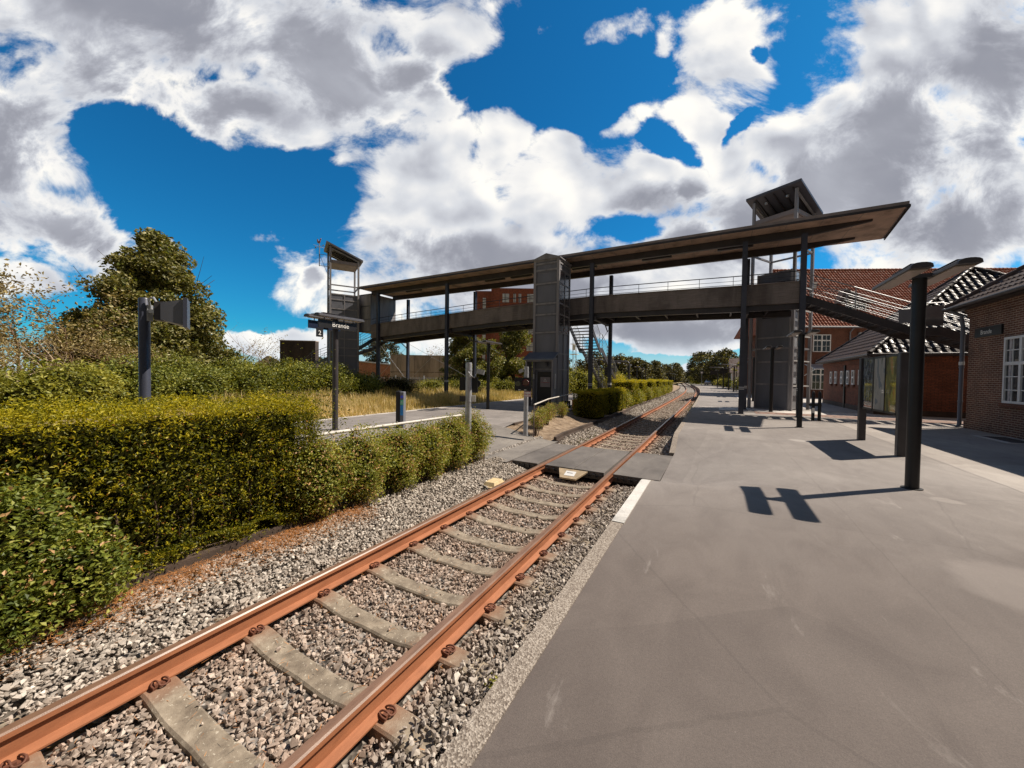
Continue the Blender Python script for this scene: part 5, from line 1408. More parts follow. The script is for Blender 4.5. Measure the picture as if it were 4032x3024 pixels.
# ---------------------------------------------------------------- display board, bollards
def m_reflection(name, stops, sc):  # mottled colours stand in for the scene mirrored in the glass
    m, nt, b = newmat(name); pos = geopos(nt)
    n = noise(nt, sc, 3, 0.5, scalev(nt, pos, (1, 1.6, .7)), .3)
    nt.links.new(ramp(nt, stops, n.outputs['Fac'], 'CONSTANT').outputs[0], b.inputs['Base Color'])
    b.inputs['Roughness'].default_value = .5; b.inputs['Coat Weight'].default_value = 1; b.inputs['Coat Roughness'].default_value = .03; b.inputs['Coat IOR'].default_value = 2.2
    return m
M_reflection1 = m_reflection('reflection_olive', [(0, (.10, .09, .02)), (.42, (.22, .20, .03)), (.52, (.35, .32, .06)), (.60, (.50, .26, .05))], 3)
M_reflection2 = m_reflection('reflection_pale', [(0, (.10, .11, .10)), (.38, (.42, .40, .34)), (.5, (.50, .47, .40)), (.62, (.22, .26, .28))], 2.5)
M_reflection3 = m_reflection('reflection_dark', [(0, (.02, .03, .05)), (.45, (.06, .08, .11)), (.55, (.30, .33, .35)), (.6, (.10, .10, .03))], 5)

DB = thing('display_board', 'wide glazed display board with painted reflections between two dark posts on the platform', 'display board', (3.45, 12.1, 0))
for (x, y, z) in ((3.46, 10.95, 2.22), (3.44, 13.35, 2.22)):
    mb = MB(); mb.rbox(x - .075, x + .075, y - .075, y + .075, 0, z, .012); mb.build('post', M_steel, DB, world=True)
mb = MB(); y0, y1, z0, z1 = 11.05, 13.25, .86, 2.2
x0, x1 = 3.40, 3.50
for (a, b, c, d) in ((y0, y1, z0, z0 + .05), (y0, y1, z1 - .05, z1), (y0, y0 + .05, z0, z1), (y1 - .05, y1, z0, z1), (12.45, 12.52, z0, z1), (11.72, 11.76, z0, z1)): mb.box(x0, x1, a, b, c, d)
mb.box(3.44, 3.46, y0, y1, z0, z1)
mb.build('board_frame', M_black, DB, world=True)
PK = 0
for (a, b) in ((11.10, 11.72), (11.76, 12.45), (12.52, 13.2)):
    mb = MB(); mb.box(3.41, 3.435, a, b, z0 + .05, z1 - .05); gp = mb.build('glass_pane', [M_reflection1, M_reflection2, M_reflection3][PK], DB, world=True); PK += 1
mb = MB(); mb.box(3.4, 3.44, 10.99, 11.05, .95, 1.2); mb.build('info_label', M_white, DB, world=True)
BP = thing('barrier_posts', 'pair of short rounded dark posts with a crossbar before the house', 'barrier', (3.43, 18.62, 0))
for x in (3.34, 3.54):
    mb = MB(); mb.tube([(x, 18.62, 0), (x, 18.62, 1.08), (x, 18.62, 1.14), (x, 18.62, 1.17)], [.055, .055, .04, .01], 12); mb.build('post', M_black, BP, world=True)
mb = MB(); mb.bar((3.2, 18.62, .62), (3.6, 18.62, .62), .05, .09); mb.build('crossbar', M_black, BP, world=True)
mb = MB(); mb.box(3.30, 3.38, 18.555, 18.565, .3, .5); mb.build('sticker', M_white, BP, world=True)

# ---------------------------------------------------------------- signals at the crossing
def signal(label, x, y, face):
    t = thing('crossing_signal', label, 'signal', (x, y, -.15))
    z0 = -.15
    mb = MB(); mb.tube([(x, y, z0), (x, y, 1.86)], .068, 20); mb.tube([(x, y, 1.86), (x, y, 1.88)], .06, 16); mb.tube([(x, y, 1.02), (x, y, 1.05)], .075, 16); mb.tube([(x, y, 1.7), (x, y, 1.73)], .074, 16)
    mb.build('pole', M_galv, t, world=True)
    return t
# left one: seen from behind
S1 = signal('grey signal pole with black lamp backing boards behind the low shrubs', -4.72, 6.56, 0)
# image-right direction on the ground
RD = Vector((math.cos(R(29)), math.sin(R(29)), 0)); FD = Vector((-math.sin(R(29)), math.cos(R(29)), 0))
def obox(mb, c, w, d, z0, z1):
    c = Vector(c); v = []
    for z in (z0, z1):
        for (a, b) in ((-w, -d), (w, -d), (w, d), (-w, d)):
            p = c + RD * a + FD * b; v.append((p.x, p.y, z))
    mb.add(v, [(0, 3, 2, 1), (4, 5, 6, 7), (0, 1, 5, 4), (1, 2, 6, 5), (2, 3, 7, 6), (3, 0, 4, 7)])
P1 = Vector((-4.72, 6.56, 0))
mb = MB(); obox(mb, P1 + FD * .12 - RD * .12, .09, .04, 1.27, 1.56); obox(mb, P1 + FD * .12 + RD * .06, .13, .05, 1.22, 1.56); mb.build('lamp_head', M_black, S1, world=True)
mb = MB(); c = P1 + RD * .16 + FD * .02; mb.tube([c + Vector((0, 0, 1.42)) + FD * .12, c + FD * .22 + Vector((0, 0, 1.42))], .085, 14); mb.build('visor', M_black, S1, world=True)
mb = MB(); obox(mb, P1 - RD * .12, .07, .02, 1.03, 1.15); mb.build('rear_box', M_steel, S1, world=True)
mb = MB(); obox(mb, P1 + RD * .10, .055, .012, 1.03, 1.17); mb.build('plate', M_white, S1, world=True)
mb = MB(); c = P1 + RD * .17 + FD * .05; v = []
mb.bar(c + Vector((0, 0, 1.70)), c + RD * .16 + Vector((0, 0, 1.66)), .16, .10); mb.build('floodlight', M_galv, S1, world=True)
mb = MB(); mb.tube([P1 - FD * .07 + RD * .0 + Vector((0, 0, 1.68)), P1 - FD * .1 + RD * .05 + Vector((0, 0, 1.6)), P1 + RD * .12 + Vector((0, 0, 1.55)), P1 + RD * .17 + FD * .05 + Vector((0, 0, 1.65))], .012, 6); mb.build('cable', M_galv, S1, world=True)
S2 = signal('grey signal pole with red lens and small white warning plate at the crossing', -4.9, 9.68, 0)
P2 = Vector((-4.9, 9.68, 0))
mb = MB(); obox(mb, P2 - RD * .12 - FD * .05, .22, .07, 1.17, 1.56); mb.build('lamp_head', M_black, S2, world=True)
mb = MB(); c = P2 - RD * .02 - FD * .12; mb.tube([c + Vector((0, 0, 1.41)), c - FD * .03 + Vector((0, 0, 1.41))], [.105, .085], 18); mb.build('red_lens', M_redlens, S2, world=True)
mb = MB(); c = P2 - RD * .24 - FD * .12; mb.tube([c + Vector((0, 0, 1.38)), c - FD * .03 + Vector((0, 0, 1.38))], [.09, .075], 18); mb.build('dark_lens', M_glass, S2, world=True)
mb = MB(); obox(mb, P2 - RD * .2 - FD * .121, .03, .003, 1.185, 1.21); obox(mb, P2 - RD * .03 - FD * .121, .03, .003, 1.185, 1.21); mb.build('white_marks', M_white, S2, world=True)
mb = MB(); c = P2 - RD * .22; mb.bar(c + Vector((0, 0, 1.72)), c + RD * .12 + Vector((0, 0, 1.78)), .1, .1); mb.build('floodlight', M_galv, S2, world=True)
mb = MB(); obox(mb, P2 + RD * .035 - FD * .09, .105, .008, 1.0, 1.15); plt = mb.build('warning_plate', M_white, S2, world=True)
mb = MB(); c = P2 + RD * .035 - FD * .099
for (a, b, za, zb) in ((-.105, .105, 1.0, 1.008), (-.105, .105, 1.142, 1.15), (-.105, -.098, 1.0, 1.15), (.098, .105, 1.0, 1.15)): obox(mb, c + RD * ((a + b) / 2), (b - a) / 2, .002, za, zb)
mb.build('red_border', M_red, plt)
c = P2 + RD * (-.055) - FD * .101
textmesh('lettering', 'Pas på', .07, M_red, S2, (c.x - S2.location.x, c.y - S2.location.y, 1.05 + .15), (R(90), 0, R(29)), .001)

# ---------------------------------------------------------------- hand rails of the island path
def guard(label, pts, zt, posts):
    t = thing('guard_rail', label, 'railing', pts[0])
    MB().tube([(x, y, zt) for x, y, _ in pts], .024, 8).build('top_rail', M_gr, t, world=True)
    for (x, y) in posts: MB().tube([(x, y, -.3), (x, y, zt)], .018, 8).build('post', M_gr2, t, world=True)
    return t
M_gr = simple('weathered_rail_paint', (.62, .58, .52), .6, 0, .2, 10); M_gr2 = simple('brown_post_paint', (.16, .12, .11), .6, 0, .3, 10)
guard('pale handrail running behind the shrubs before the crossing', [(-4.85, 1.0, 0), (-4.85, 3.6, 0), (-4.8, 6.4, 0)], .74, [(-4.85, 1.2), (-4.85, 3.75), (-4.8, 6.4)])
guard('pale handrail leading from the crossing to the lift entrance', [(-4.93, 10.3, 0), (-5.75, 13.3, 0), (-6.25, 16.3, 0), (-6.6, 18.6, 0)], .72, [(-4.93, 10.3), (-5.75, 13.3), (-6.25, 16.3), (-6.6, 18.6)])
GS = thing('direction_sign', 'small black sign with white arrow fixed low on the handrail', 'sign', (-6.35, 17.0, .25))
mb = MB(); obox(mb, (-6.38, 16.9, 0), .21, .015, .08, .44); bd = mb.build('board', M_black, GS, world=True)
mb = MB(); f = Vector((-6.38, 16.9, 0)) - FD * .02
obox(mb, f - RD * .11, .05, .003, .28, .38); obox(mb, f - RD * .11, .05, .003, .14, .24)
obox(mb, f + RD * .08, .07, .003, .245, .275)
c1 = f + RD * .15
for s in (-1, 1): mb.bar(c1 + Vector((0, 0, .26)), c1 - RD * .06 + Vector((0, 0, .26 + s * .07)), .006, .025)
mb.build('arrow', M_white, bd)
OBX = thing('sand_bin', 'orange box standing at the handrail end beside the clipped hedge', 'box', (-6.2, 17.6, 0))
mb = MB(); obox(mb, (-6.15, 17.6, 0), .16, .12, 0, .42); mb.build('bin_body', M_orange, OBX, world=True, bevel=.02)
mb = MB(); obox(mb, (-6.15, 17.6, 0), .18, .14, .42, .47); mb.build('lid', M_orange, OBX, world=True, bevel=.01)

# ticket reader
TKR = thing('ticket_reader', 'slim dark ticket card reader post with blue screen panel on the island', 'ticket reader', (-8.3, 8.1, 0))
P = Vector((-8.3, 8.1, 0))
mb = MB(); obox(mb, P - RD * .07, .055, .14, 0, 1.10); mb.build('dark_side', M_black, TKR, world=True, bevel=.015)
mb = MB(); obox(mb, P + RD * .045, .06, .12, 0, 1.08); mb.build('grey_body', M_grey, TKR, world=True, bevel=.015)
f = P + RD * .05 - FD * .125
mb = MB(); obox(mb, f, .042, .003, .38, .68); mb.build('blue_panel', M_blue, TKR, world=True)
mb = MB(); obox(mb, f, .042, .003, .69, .84); mb.build('green_label', M_greenl, TKR, world=True)
mb = MB(); obox(mb, f - FD * .004, .03, .002, .745, .76); obox(mb, f - FD * .004, .022, .002, .79, .80); mb.build('label_lines', M_white, TKR, world=True)
mb = MB(); q = f + Vector((0, 0, .93)); mb.tube([q, q - FD * .006], .042, 16); mb.build('round_target', M_purple, TKR, world=True)
mb = MB(); obox(mb, P - RD * .07 - FD * .143, .02, .003, .08, .2); mb.build('sticker', M_white, TKR, world=True)

# camera pole behind the hedge
CP = thing('camera_pole', 'dark round pole with grey boxed monitor above the long hedge', 'camera pole', (-7.05, 2.04, 0))
P = Vector((-7.05, 2.04, 0))
MB().tube([P, P + Vector((0, 0, 2.6)), P + Vector((0, 0, 2.62))], [.062, .062, .05], 22).build('pole', M_steelblue, CP, world=True)
MON = Vector((-6.745, 2.235, 2.42)); fx = (RD * .80 + FD * .60).normalized(); sx = Vector((-fx.y, fx.x, 0))
def bx3(mb, c, a, b, h0, h1, k0=1, k1=1):
    v = []
    for s, k in ((-a, k0), (a, k1)):
        for (t_, z) in ((-b, h0), (b, h0), (b, h1), (-b, h1)):
            v.append(c + fx * s + sx * t_ * k + Vector((0, 0, z * k)))
    mb.add([tuple(q) for q in v], [(0, 3, 2, 1), (4, 5, 6, 7), (0, 1, 5, 4), (1, 2, 6, 5), (2, 3, 7, 6), (3, 0, 4, 7)])
mb = MB(); bx3(mb, MON + fx * .03, .13, .19, -.185, .185, .62, 1); mb.build('monitor_housing', M_panel, CP, world=True)
mb = MB(); bx3(mb, MON + fx * .16, .022, .20, -.205, .205, 1, 1); mb.build('front_hood', M_steelblue, CP, world=True)
mb = MB(); bx3(mb, MON - fx * .12, .05, .09, -.13, .14, .9, 1); mb.build('back_box', M_steel, CP, world=True)
mb = MB(); mb.bar(P + RD * .05 + Vector((0, 0, 2.44)), MON - fx * .1, .05, .05); mb.bar(P + RD * .075 + Vector((0, 0, 2.3)), P + RD * .075 + Vector((0, 0, 2.52)), .05, .06); mb.build('bracket', M_galv, CP, world=True)
mb = MB(); mb.tube([P + RD * .1 + Vector((0, 0, 2.42)), P + RD * .10 - FD * .04 + Vector((0, 0, 2.6)), P + RD * .17 - FD * .04 + Vector((0, 0, 2.62)), MON - fx * .1 + Vector((0, 0, .1)) - FD * .06], .014, 8); mb.build('cable', M_galv, CP, world=True)

# ---------------------------------------------------------------- far structures on the left
def wallbox(name, label, p0, p1, t, z0, z1, mat, cat='wall', capw=0):
    p0 = Vector((p0[0], p0[1], 0)); p1 = Vector((p1[0], p1[1], 0)); d = (p1 - p0).normalized(); n = Vector((-d.y, d.x, 0)) * t
    T = thing(name, label, cat, tuple((p0 + p1) / 2))
    v = [p0, p1, p1 + n, p0 + n]
    mb = MB(); mb.prism([(q.x, q.y) for q in v], z0, z1); mb.build('wall_body', mat, T, world=True)
    L = (p1 - p0).length; mb = MB()
    k = int(L / 2.4)
    for i in range(1, k):
        q = p0 + d * (L * i / k) - n.normalized() * .012; mb.bar((q.x, q.y, z0 + .2), (q.x, q.y, z1 - .05), .05, .03, up=(d.x, d.y, 0))
    q0 = p0 - n.normalized() * .012; q1 = p1 - n.normalized() * .012
    mb.bar((q0.x, q0.y, (z0 + z1) / 2), (q1.x, q1.y, (z0 + z1) / 2), .03, .05)
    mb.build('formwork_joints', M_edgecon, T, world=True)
    mb = MB(); nn_ = n.normalized()
    vv = [p0 - nn_ * .04 - d * .04, p1 - nn_ * .04 + d * .04, p1 + n + nn_ * .04 + d * .04, p0 + n + nn_ * .04 - d * .04]; mb.prism([(q.x, q.y) for q in vv], z1 + .002, z1 + .1); mb.build('coping', M_wallconc, T, world=True)
    return T
wallbox('concrete_wall', 'dark high concrete wall end behind the shrubs left of the name sign', (-40.9, 22.95), (-38.0, 25.0), -.9, -.2, 4.95, simple('shade_toned_concrete', (.055, .042, .036), .9, 0, .4, 1.5, .3, 20, streak=True))  # near-black tone paints in the shade on this wall's face
wallbox('concrete_wall', 'broad stained concrete wall behind the steel fence under the bridge', (-37.4, 34.5), (-29.1, 39.3), .35, -.2, 4.05, M_wallconc)
WK = thing('workshop', 'small red brick workshop with arched window seen below the bridge end', 'building', (-46, 38, 0))
o = Vector((-48.5, 35.6, 0)); d = Vector((.88, .475, 0)); n = Vector((-.475, .88, 0))
def wk(u, w, z): q = o + d * u + n * w; return (q.x, q.y, z)
mb = MB(); v = [wk(0, 0, -.3), wk(7.2, 0, -.3), wk(7.2, 9, -.3), wk(0, 9, -.3), wk(0, 0, 3.6), wk(7.2, 0, 2.9), wk(7.2, 9, 2.9), wk(0, 9, 3.6)]
mb.add(v, [(0, 3, 2, 1), (4, 5, 6, 7), (0, 1, 5, 4), (1, 2, 6, 5), (2, 3, 7, 6), (3, 0, 4, 7)]); mb.build('wall', M_brickW, WK, world=True)
mb = MB(); mb.add([wk(-.3, -.3, 3.66), wk(8.0, -.3, 2.86), wk(8.0, 9, 2.86), wk(-.3, 9, 3.66), wk(-.3, -.3, 3.8), wk(8.0, -.3, 3.0), wk(8.0, 9, 3.0), wk(-.3, 9, 3.8)], [(0, 3, 2, 1), (4, 5, 6, 7), (0, 1, 5, 4), (1, 2, 6, 5), (2, 3, 7, 6), (3, 0, 4, 7)])
mb.build('roof', M_litglass, WK, world=True)
mb = MB(); pts = [(-.35, 0), (.35, 0)] + [(.35 * math.cos(a), 1.1 + .35 * math.sin(a)) for a in np.linspace(0, math.pi, 9)]
v = [wk(4.6 + a, -.03, .45 + b) for a, b in pts]; mb.add(v, [tuple(range(len(v)))]); wnd = mb.build('window', M_glass, WK, world=True)
mb = MB()
for k in range(1, 5): mb.bar(wk(4.25, -.06, .45 + k * .25), wk(4.95, -.06, .45 + k * .25), .03, .03)
mb.bar(wk(4.48, -.06, .45), wk(4.48, -.06, 1.8), .03, .03); mb.bar(wk(4.72, -.06, .45), wk(4.72, -.06, 1.8), .03, .03); mb.build('window_bars', M_white, wnd)

MILL = thing('mill_building', 'tall dark red brick mill block with pale windows behind the bridge', 'building', (-37, 66, 0))
o = Vector((-43.0, 60.5, 0)); d = Vector((.875, .485, 0)); n = Vector((-.485, .875, 0))
mb = MB()
def oprism(mb, u0, u1, w0, w1, z0, z1):
    v = []
    for z in (z0, z1):
        for (u, w) in ((u0, w0), (u1, w0), (u1, w1), (u0, w1)):
            q = o + d * u + n * w; v.append((q.x, q.y, z))
    mb.add(v, [(0, 3, 2, 1), (4, 5, 6, 7), (0, 1, 5, 4), (1, 2, 6, 5), (2, 3, 7, 6), (3, 0, 4, 7)])
oprism(mb, 0.6, 4.0, 1.0, 12, -.3, 18.6); oprism(mb, 4.0, 14.0, 0, 14, -.3, 19.0); mb.build('wall', M_brickM, MILL, world=True)
mb = MB(); oprism(mb, 3.85, 4.1, -.12, .1, 0, 18.9); mb.build('corner_pier', M_brickM, MILL, world=True)
mb = MB()
oprism(mb, 2.1, 2.75, .93, .99, 1, 17.2); sw = mb.build('stair_window', M_litglass, MILL, world=True)
mb = MB()
for z in np.arange(1.8, 17, 1.0): oprism(mb, 2.05, 2.8, .90, .93, z, z + .12)
mb.build('stair_window_bars', M_steel, MILL, world=True)
for z in (3.6, 6.6, 9.9, 13.0, 16.2):
    for (u, w) in ((6.1, 1.3), (8.25, .5), (9.3, .5), (11, 1.3)):
        mb = MB(); oprism(mb, u, u + w, -.05, -.01, z, z + 1.7); wd = mb.build('window', M_litglass, MILL, world=True)
        mb = MB(); oprism(mb, u, u + w, -.08, -.05, z + .8, z + .9); oprism(mb, u + w * .36, u + w * .36 + .07, -.082, -.052, z, z + 1.7); mb.build('window_bars', M_steel, wd)

# palisade fence
FN = thing('palisade_fence', 'pale galvanised palisade fence in front of the stained concrete wall', 'fence', (-30, 30, 0))
a0 = Vector((-36.5, 19.5, -.35)); a1 = Vector((-21.5, 33.0, -.35)); dd = (a1 - a0); Ln = dd.length; du_ = dd.normalized()
mb = MB(); mb.bar(a0 + Vector((0, 0, .3)), a1 + Vector((0, 0, .3)), .04, .06); mb.bar(a0 + Vector((0, 0, 1.45)), a1 + Vector((0, 0, 1.45)), .04, .06); mb.build('rails', M_galv, FN, world=True)
mb = MB()
for k in range(int(Ln / .155)):
    q = a0 + du_ * (k * .155); mb.bar(q + Vector((0, 0, .1)), q + Vector((0, 0, 1.68)), .07, .012)
mb.build('pales', M_galv, FN, world=True)['kind'] = 'stuff'
for k in range(int(Ln / 2.75) + 1):
    q = a0 + du_ * (k * 2.75) - Vector((-du_.y, du_.x, 0)) * .06; MB().bar(q, q + Vector((0, 0, 1.85)), .08, .08).build('fence_post', M_galv, FN, world=True)

# ---------------------------------------------------------------- far things along the line
def gantry(label, x, y, side=-1, h=3.3):
    t = thing('monitor_gantry', label, 'platform monitor', (x, y, 0))
    mb = MB(); mb.tube([(0, 0, 0), (0, 0, h - .2), (0.12 * side, 0, h), (2.2 * side, 0, h + .05)], .06, 8); mb.build('bent_pole', M_steel, t)
    mb = MB(); mb.box(*sorted((1.0 * side, 2.0 * side)), -.12, .12, h - 1.2, h - .5); mb.build('monitor', M_black, t)
    mb = MB(); mb.box(1.3 * side - .03, 1.3 * side + .03, -.03, .03, h - .5, h); mb.box(1.8 * side - .03, 1.8 * side + .03, -.03, .03, h - .5, h); mb.build('hangers', M_steel, t)
    return t
gantry('dark screen hung from a bent pole behind the long staircase', -6.3, 31.0, -1, 2.9)
gantry('monitor hung from a bent pole on the far right platform', 2.2, 57.5, -1, 3.5)
gantry('second monitor on a bent pole farther down the right platform', .9, 72, -1, 3.5)
def postsign(name, label, x, y, kind, z=2.6):
    t = thing(name, label, 'sign', (x, y, 0))
    MB().tube([(0, 0, 0), (0, 0, z)], .05, 8).build('pole', M_galv, t)
    mb = MB()
    if kind == 'disc': mb.tube([(0, -.05, z), (0, -.02, z)], .33, 16)
    else: mb.box(-.45, .45, -.05, -.02, z - .3, z + .35)
    mb.build('sign_face', M_grey, t)
    mb = MB()
    if kind == 'disc': mb.tube([(0, -.07, z), (0, -.051, z)], .2, 16)
    else: mb.box(-.3, .3, -.06, -.051, z - .1, z + .15)
    mb.build('sign_mark', M_white, t)
postsign('track_sign', 'round pale sign on a thin pole at the far end of the right platform', -3.2, 96, 'disc', 3.0)
postsign('track_sign', 'square grey sign on a pole left of the round sign far off', -7.2, 118, 'sq', 3.6)
postsign('track_sign', 'white square sign on a pole among the far island lamps', -17.0, 92, 'sq', 2.4)
KI = thing('kiosk', 'tiny dark blue shelter with curved roof beside the distant track bend', 'shelter', (-15.5, 150, 0))
mb = MB(); mb.box(-2.2, 1.2, -1, 1, -.4, 1.9); mb.build('shelter_body', M_navy, KI)
mb = MB(); mb.box(-8, -2.3, -.2, .2, .2, 2.6); mb.build('screen_wall', M_navy, KI)
mb = MB(); mb.box(-6.8, -3.6, -.24, -.21, 1.3, 1.9); mb.build('white_writing', M_litglass, KI)
mb = MB(); mb.tube([(-2.8 + 0 * k, 0, 3) for k in range(1)] + [(2.0, 0, 3)], .01, 4) if False else None
pts = [(-2.7 + 4.8 * i / 8, 3.0 + .45 * math.sin(math.pi * i / 8)) for i in range(9)]
v = [(x, -1.5, z) for x, z in pts] + [(x, 1.5, z) for x, z in pts] + [(x, -1.5, z - .15) for x, z in pts] + [(x, 1.5, z - .15) for x, z in pts]
f = []
for i in range(8): f += [(i, i + 1, 10 + i, 9 + i), (18 + i, 27 + i, 28 + i, 19 + i), (i, 18 + i, 19 + i, i + 1)]
mb = MB(); mb.add(v, f)
for x in (-2.0, -.6, .8, 1.6): mb.box(x - .08, x + .08, -1.2, -1.1, -.2, 3.0)
mb.build('curved_roof', M_litglass, KI)
def car(label, x, y, rz, paint):
    t = thing('parked_car', label, 'car', (x, y, 0), rz)
    prof_ = [(-2.1, .35), (-2.1, .75), (-1.9, .88), (-1.35, .95), (-.75, 1.42), (.9, 1.45), (1.6, 1.0), (2.1, .9), (2.15, .45), (2.1, .35)]
    n = len(prof_)
    v = [(a, -.82 if b < 1.2 else -.62, b) for a, b in prof_] + [(a, .82 if b < 1.2 else .62, b) for a, b in prof_]
    mb = MB(); mb.add(v, [tuple(range(n)), tuple(range(2 * n - 1, n - 1, -1))] + [(i, n + i, n + (i + 1) % n, (i + 1) % n) for i in range(n)]); mb.build('body', paint, t, bevel=.05)
    mb = MB()
    for s in (-1, 1): mb.add([(-1.15, s * .80, 1.0), (1.35, s * .80, 1.03), (.85, s * .655, 1.38), (-.7, s * .655, 1.37)], [(0, 1, 2, 3)])
    mb.add([(-1.33, -.6, 1.0), (-1.33, .6, 1.0), (-.82, .55, 1.38), (-.82, -.55, 1.38)], [(0, 1, 2, 3)]); mb.build('windows', M_glass, t)
    for a in (-1.35, 1.35):
        for s in (-1, 1):
            w_ = MB().tube([(a, s * .70, .33), (a, s * .86, .33)], .33, 16).build('wheel', M_rubber, t)
            MB().tube([(a, s * .86, .33), (a, s * .87, .33)], .2, 12).build('rim', M_galv, w_)
    return t
M_carw = simple('white_car_paint', (.7, .7, .7), .25, 0, .03, 2, coat=.6); M_cark = simple('dark_car_paint', (.03, .035, .05), .2, 0, .05, 2, coat=.8)
car('white car parked beyond the far end of the right platform', -1.6, 104, R(80), M_carw)
car('dark car parked behind the white one beyond the platform', .6, 100, R(78), M_cark)
MS = thing('lattice_mast', 'pale thin mast with small platforms behind the middle lift tower', 'mast', (-17.0, 47.9, 0))
mb = MB()
for (a, b) in ((-.2, -.2), (.2, -.2), (.2, .2), (-.2, .2)): mb.bar((a, b, 0), (a, b, 6.8), .04, .04)
for z in np.arange(.5, 6.6, .5): mb.bar((-.2, -.2, z), (.2, -.2, z + .4), .025, .025); mb.bar((.2, .2, z), (.2, -.2, z + .4), .025, .025)
mb.build('lattice', M_galv, MS)
mb = MB(); mb.box(-.5, .5, -.5, .5, 4.6, 4.66); mb.box(-.45, .45, -.45, .45, 6.0, 6.05); mb.box(-.22, .22, -.26, -.22, 5.2, 5.9); mb.build('mast_platforms', M_white, MS)
HSR = thing('white_shed', 'low pale shed with dark roof behind the right lift tower', 'building', (9, 70, 0))
MB().box(2, 9, 68, 74, -.2, 2.6).build('wall', M_white, HSR, world=True)
mb = MB(); mb.add([(1.6, 67.5, 2.6), (9.4, 67.5, 2.6), (9.4, 74.5, 2.6), (1.6, 74.5, 2.6), (1.6, 71, 5), (9.4, 71, 5)], [(0, 1, 5, 4), (2, 3, 4, 5), (0, 4, 3), (1, 2, 5), (3, 2, 1, 0)]); mb.build('roof', M_darktile, HSR, world=True)

# light wells beside the station building
for k, (y0, y1, lab) in enumerate(((14.9, 16.6, 'pale framed light well set in the paving near the downpipe'), (11.6, 13.6, 'pale framed light well in the paving below the tall window'))):
    T = thing('light_well', lab, 'light well', (7.2, (y0 + y1) / 2, 0))
    mb = MB(); mb.box(6.75, 7.55, y0, y0 + .12, -.02, .012); mb.box(6.75, 7.55, y1 - .12, y1, -.02, .012); mb.box(6.75, 6.87, y0 + .12, y1 - .12, -.02, .012); mb.box(7.45, 7.55, y0 + .12, y1 - .12, -.02, .012); mb.build('stone_frame', M_palecon, T, world=True)
    mb = MB()
    for q in range(14): xx = 6.89 + q * .04; mb.box(xx, xx + .012, y0 + .12, y1 - .12, -.02, .006)
    mb.build('grating', M_steel, T, world=True)
# ---------------------------------------------------------------- foliage
def rotq(n, upbias=0.0):
    nrm = rng.normal(size=(n, 3)); nrm[:, 2] = np.abs(nrm[:, 2]) * (1 + upbias) + upbias * .3
    nrm /= np.linalg.norm(nrm, axis=1)[:, None]
    t = rng.normal(size=(n, 3)); t -= nrm * np.sum(t * nrm, axis=1)[:, None]; t /= np.linalg.norm(t, axis=1)[:, None]
    return nrm, t, np.cross(nrm, t)
def leaves(pos, size, aspect=.55, upbias=.4, fold=.15):
    n = len(pos); nrm, t, b = rotq(n, upbias); s = size[:, None]
    tip = pos + t * s * .5; tail = pos - t * s * .5; w = b * s * aspect * .5; up = nrm * s * fold
    V = np.stack([tail, pos + w + up, tip, pos - w + up], 1).reshape(-1, 3)
    i = np.arange(n)[:, None] * 4
    return V, i + np.array([[0, 1, 2, 3]])
class Fol:
    def __init__(s): s.V = []; s.L = []; s.R = []; s.n = 0; s.M = []
    def add(s, pos, size, mi=0, rnd=None, **kw):
        if not len(pos): return
        V, L = leaves(pos, size, **kw)
        s.V.append(V); s.L.append(L + s.n); s.n += len(V); s.R.append(rng.random(len(L)) if rnd is None else rnd); s.M.append(np.full(len(L), mi))
    def build(s, name, mats, parent=None):
        o = npmesh(name, np.concatenate(s.V), 4, np.concatenate(s.L), mats, np.concatenate(s.R), mi=np.concatenate(s.M))
        if parent:
            o.parent = parent; o.data.transform(Matrix.LocRotScale(parent.location, parent.rotation_euler, None).inverted())
        return o
def hedge_surface(x0, x1, y0, y1, z0, z1, n, depth=.12, rough=.05):
    """points on the top and sides of a clipped block, jittered inward"""
    A = [(x1 - x0) * (y1 - y0), (y1 - y0) * (z1 - z0), (y1 - y0) * (z1 - z0), (x1 - x0) * (z1 - z0), (x1 - x0) * (z1 - z0)]
    f = rng.choice(5, n, p=np.array(A) / sum(A)); u = rng.random(n); v = rng.random(n)
    d = rng.exponential(depth * .45, n) - rough * rng.random(n)
    X = x0 + (x1 - x0) * u; Y = y0 + (y1 - y0) * v; Z = z0 + (z1 - z0) * v
    P = np.zeros((n, 3))
    wob = lambda a, b: .035 * np.sin(a * 5.1 + 1) + .03 * np.sin(b * 7.3 + a * 2.2) + .02 * np.sin(a * 13 + b * 11)
    k = f == 0; P[k] = np.stack([X, Y, z1 - d + wob(X, Y)], -1)[k]
    k = f == 1; P[k] = np.stack([x1 - d + wob(y0 + (y1 - y0) * u, Z), y0 + (y1 - y0) * u, Z], -1)[k]
    k = f == 2; P[k] = np.stack([x0 + d + wob(y0 + (y1 - y0) * u, Z), y0 + (y1 - y0) * u, Z], -1)[k]
    k = f == 3; P[k] = np.stack([X, y0 + d + wob(X, Z), Z], -1)[k]
    k = f == 4; P[k] = np.stack([X, y1 - d + wob(X, Z), Z], -1)[k]
    return P, f
def core(x0, x1, y0, y1, z0, z1, mat, parent, name='dark_core'):
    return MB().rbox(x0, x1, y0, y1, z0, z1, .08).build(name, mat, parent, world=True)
M_core = simple('foliage_shade_filler', (.016, .016, .004), 1.0, 0, .5, 12, .6, 20, spec=0.0)  # near-black filler; the shade inside the foliage is put into its colour

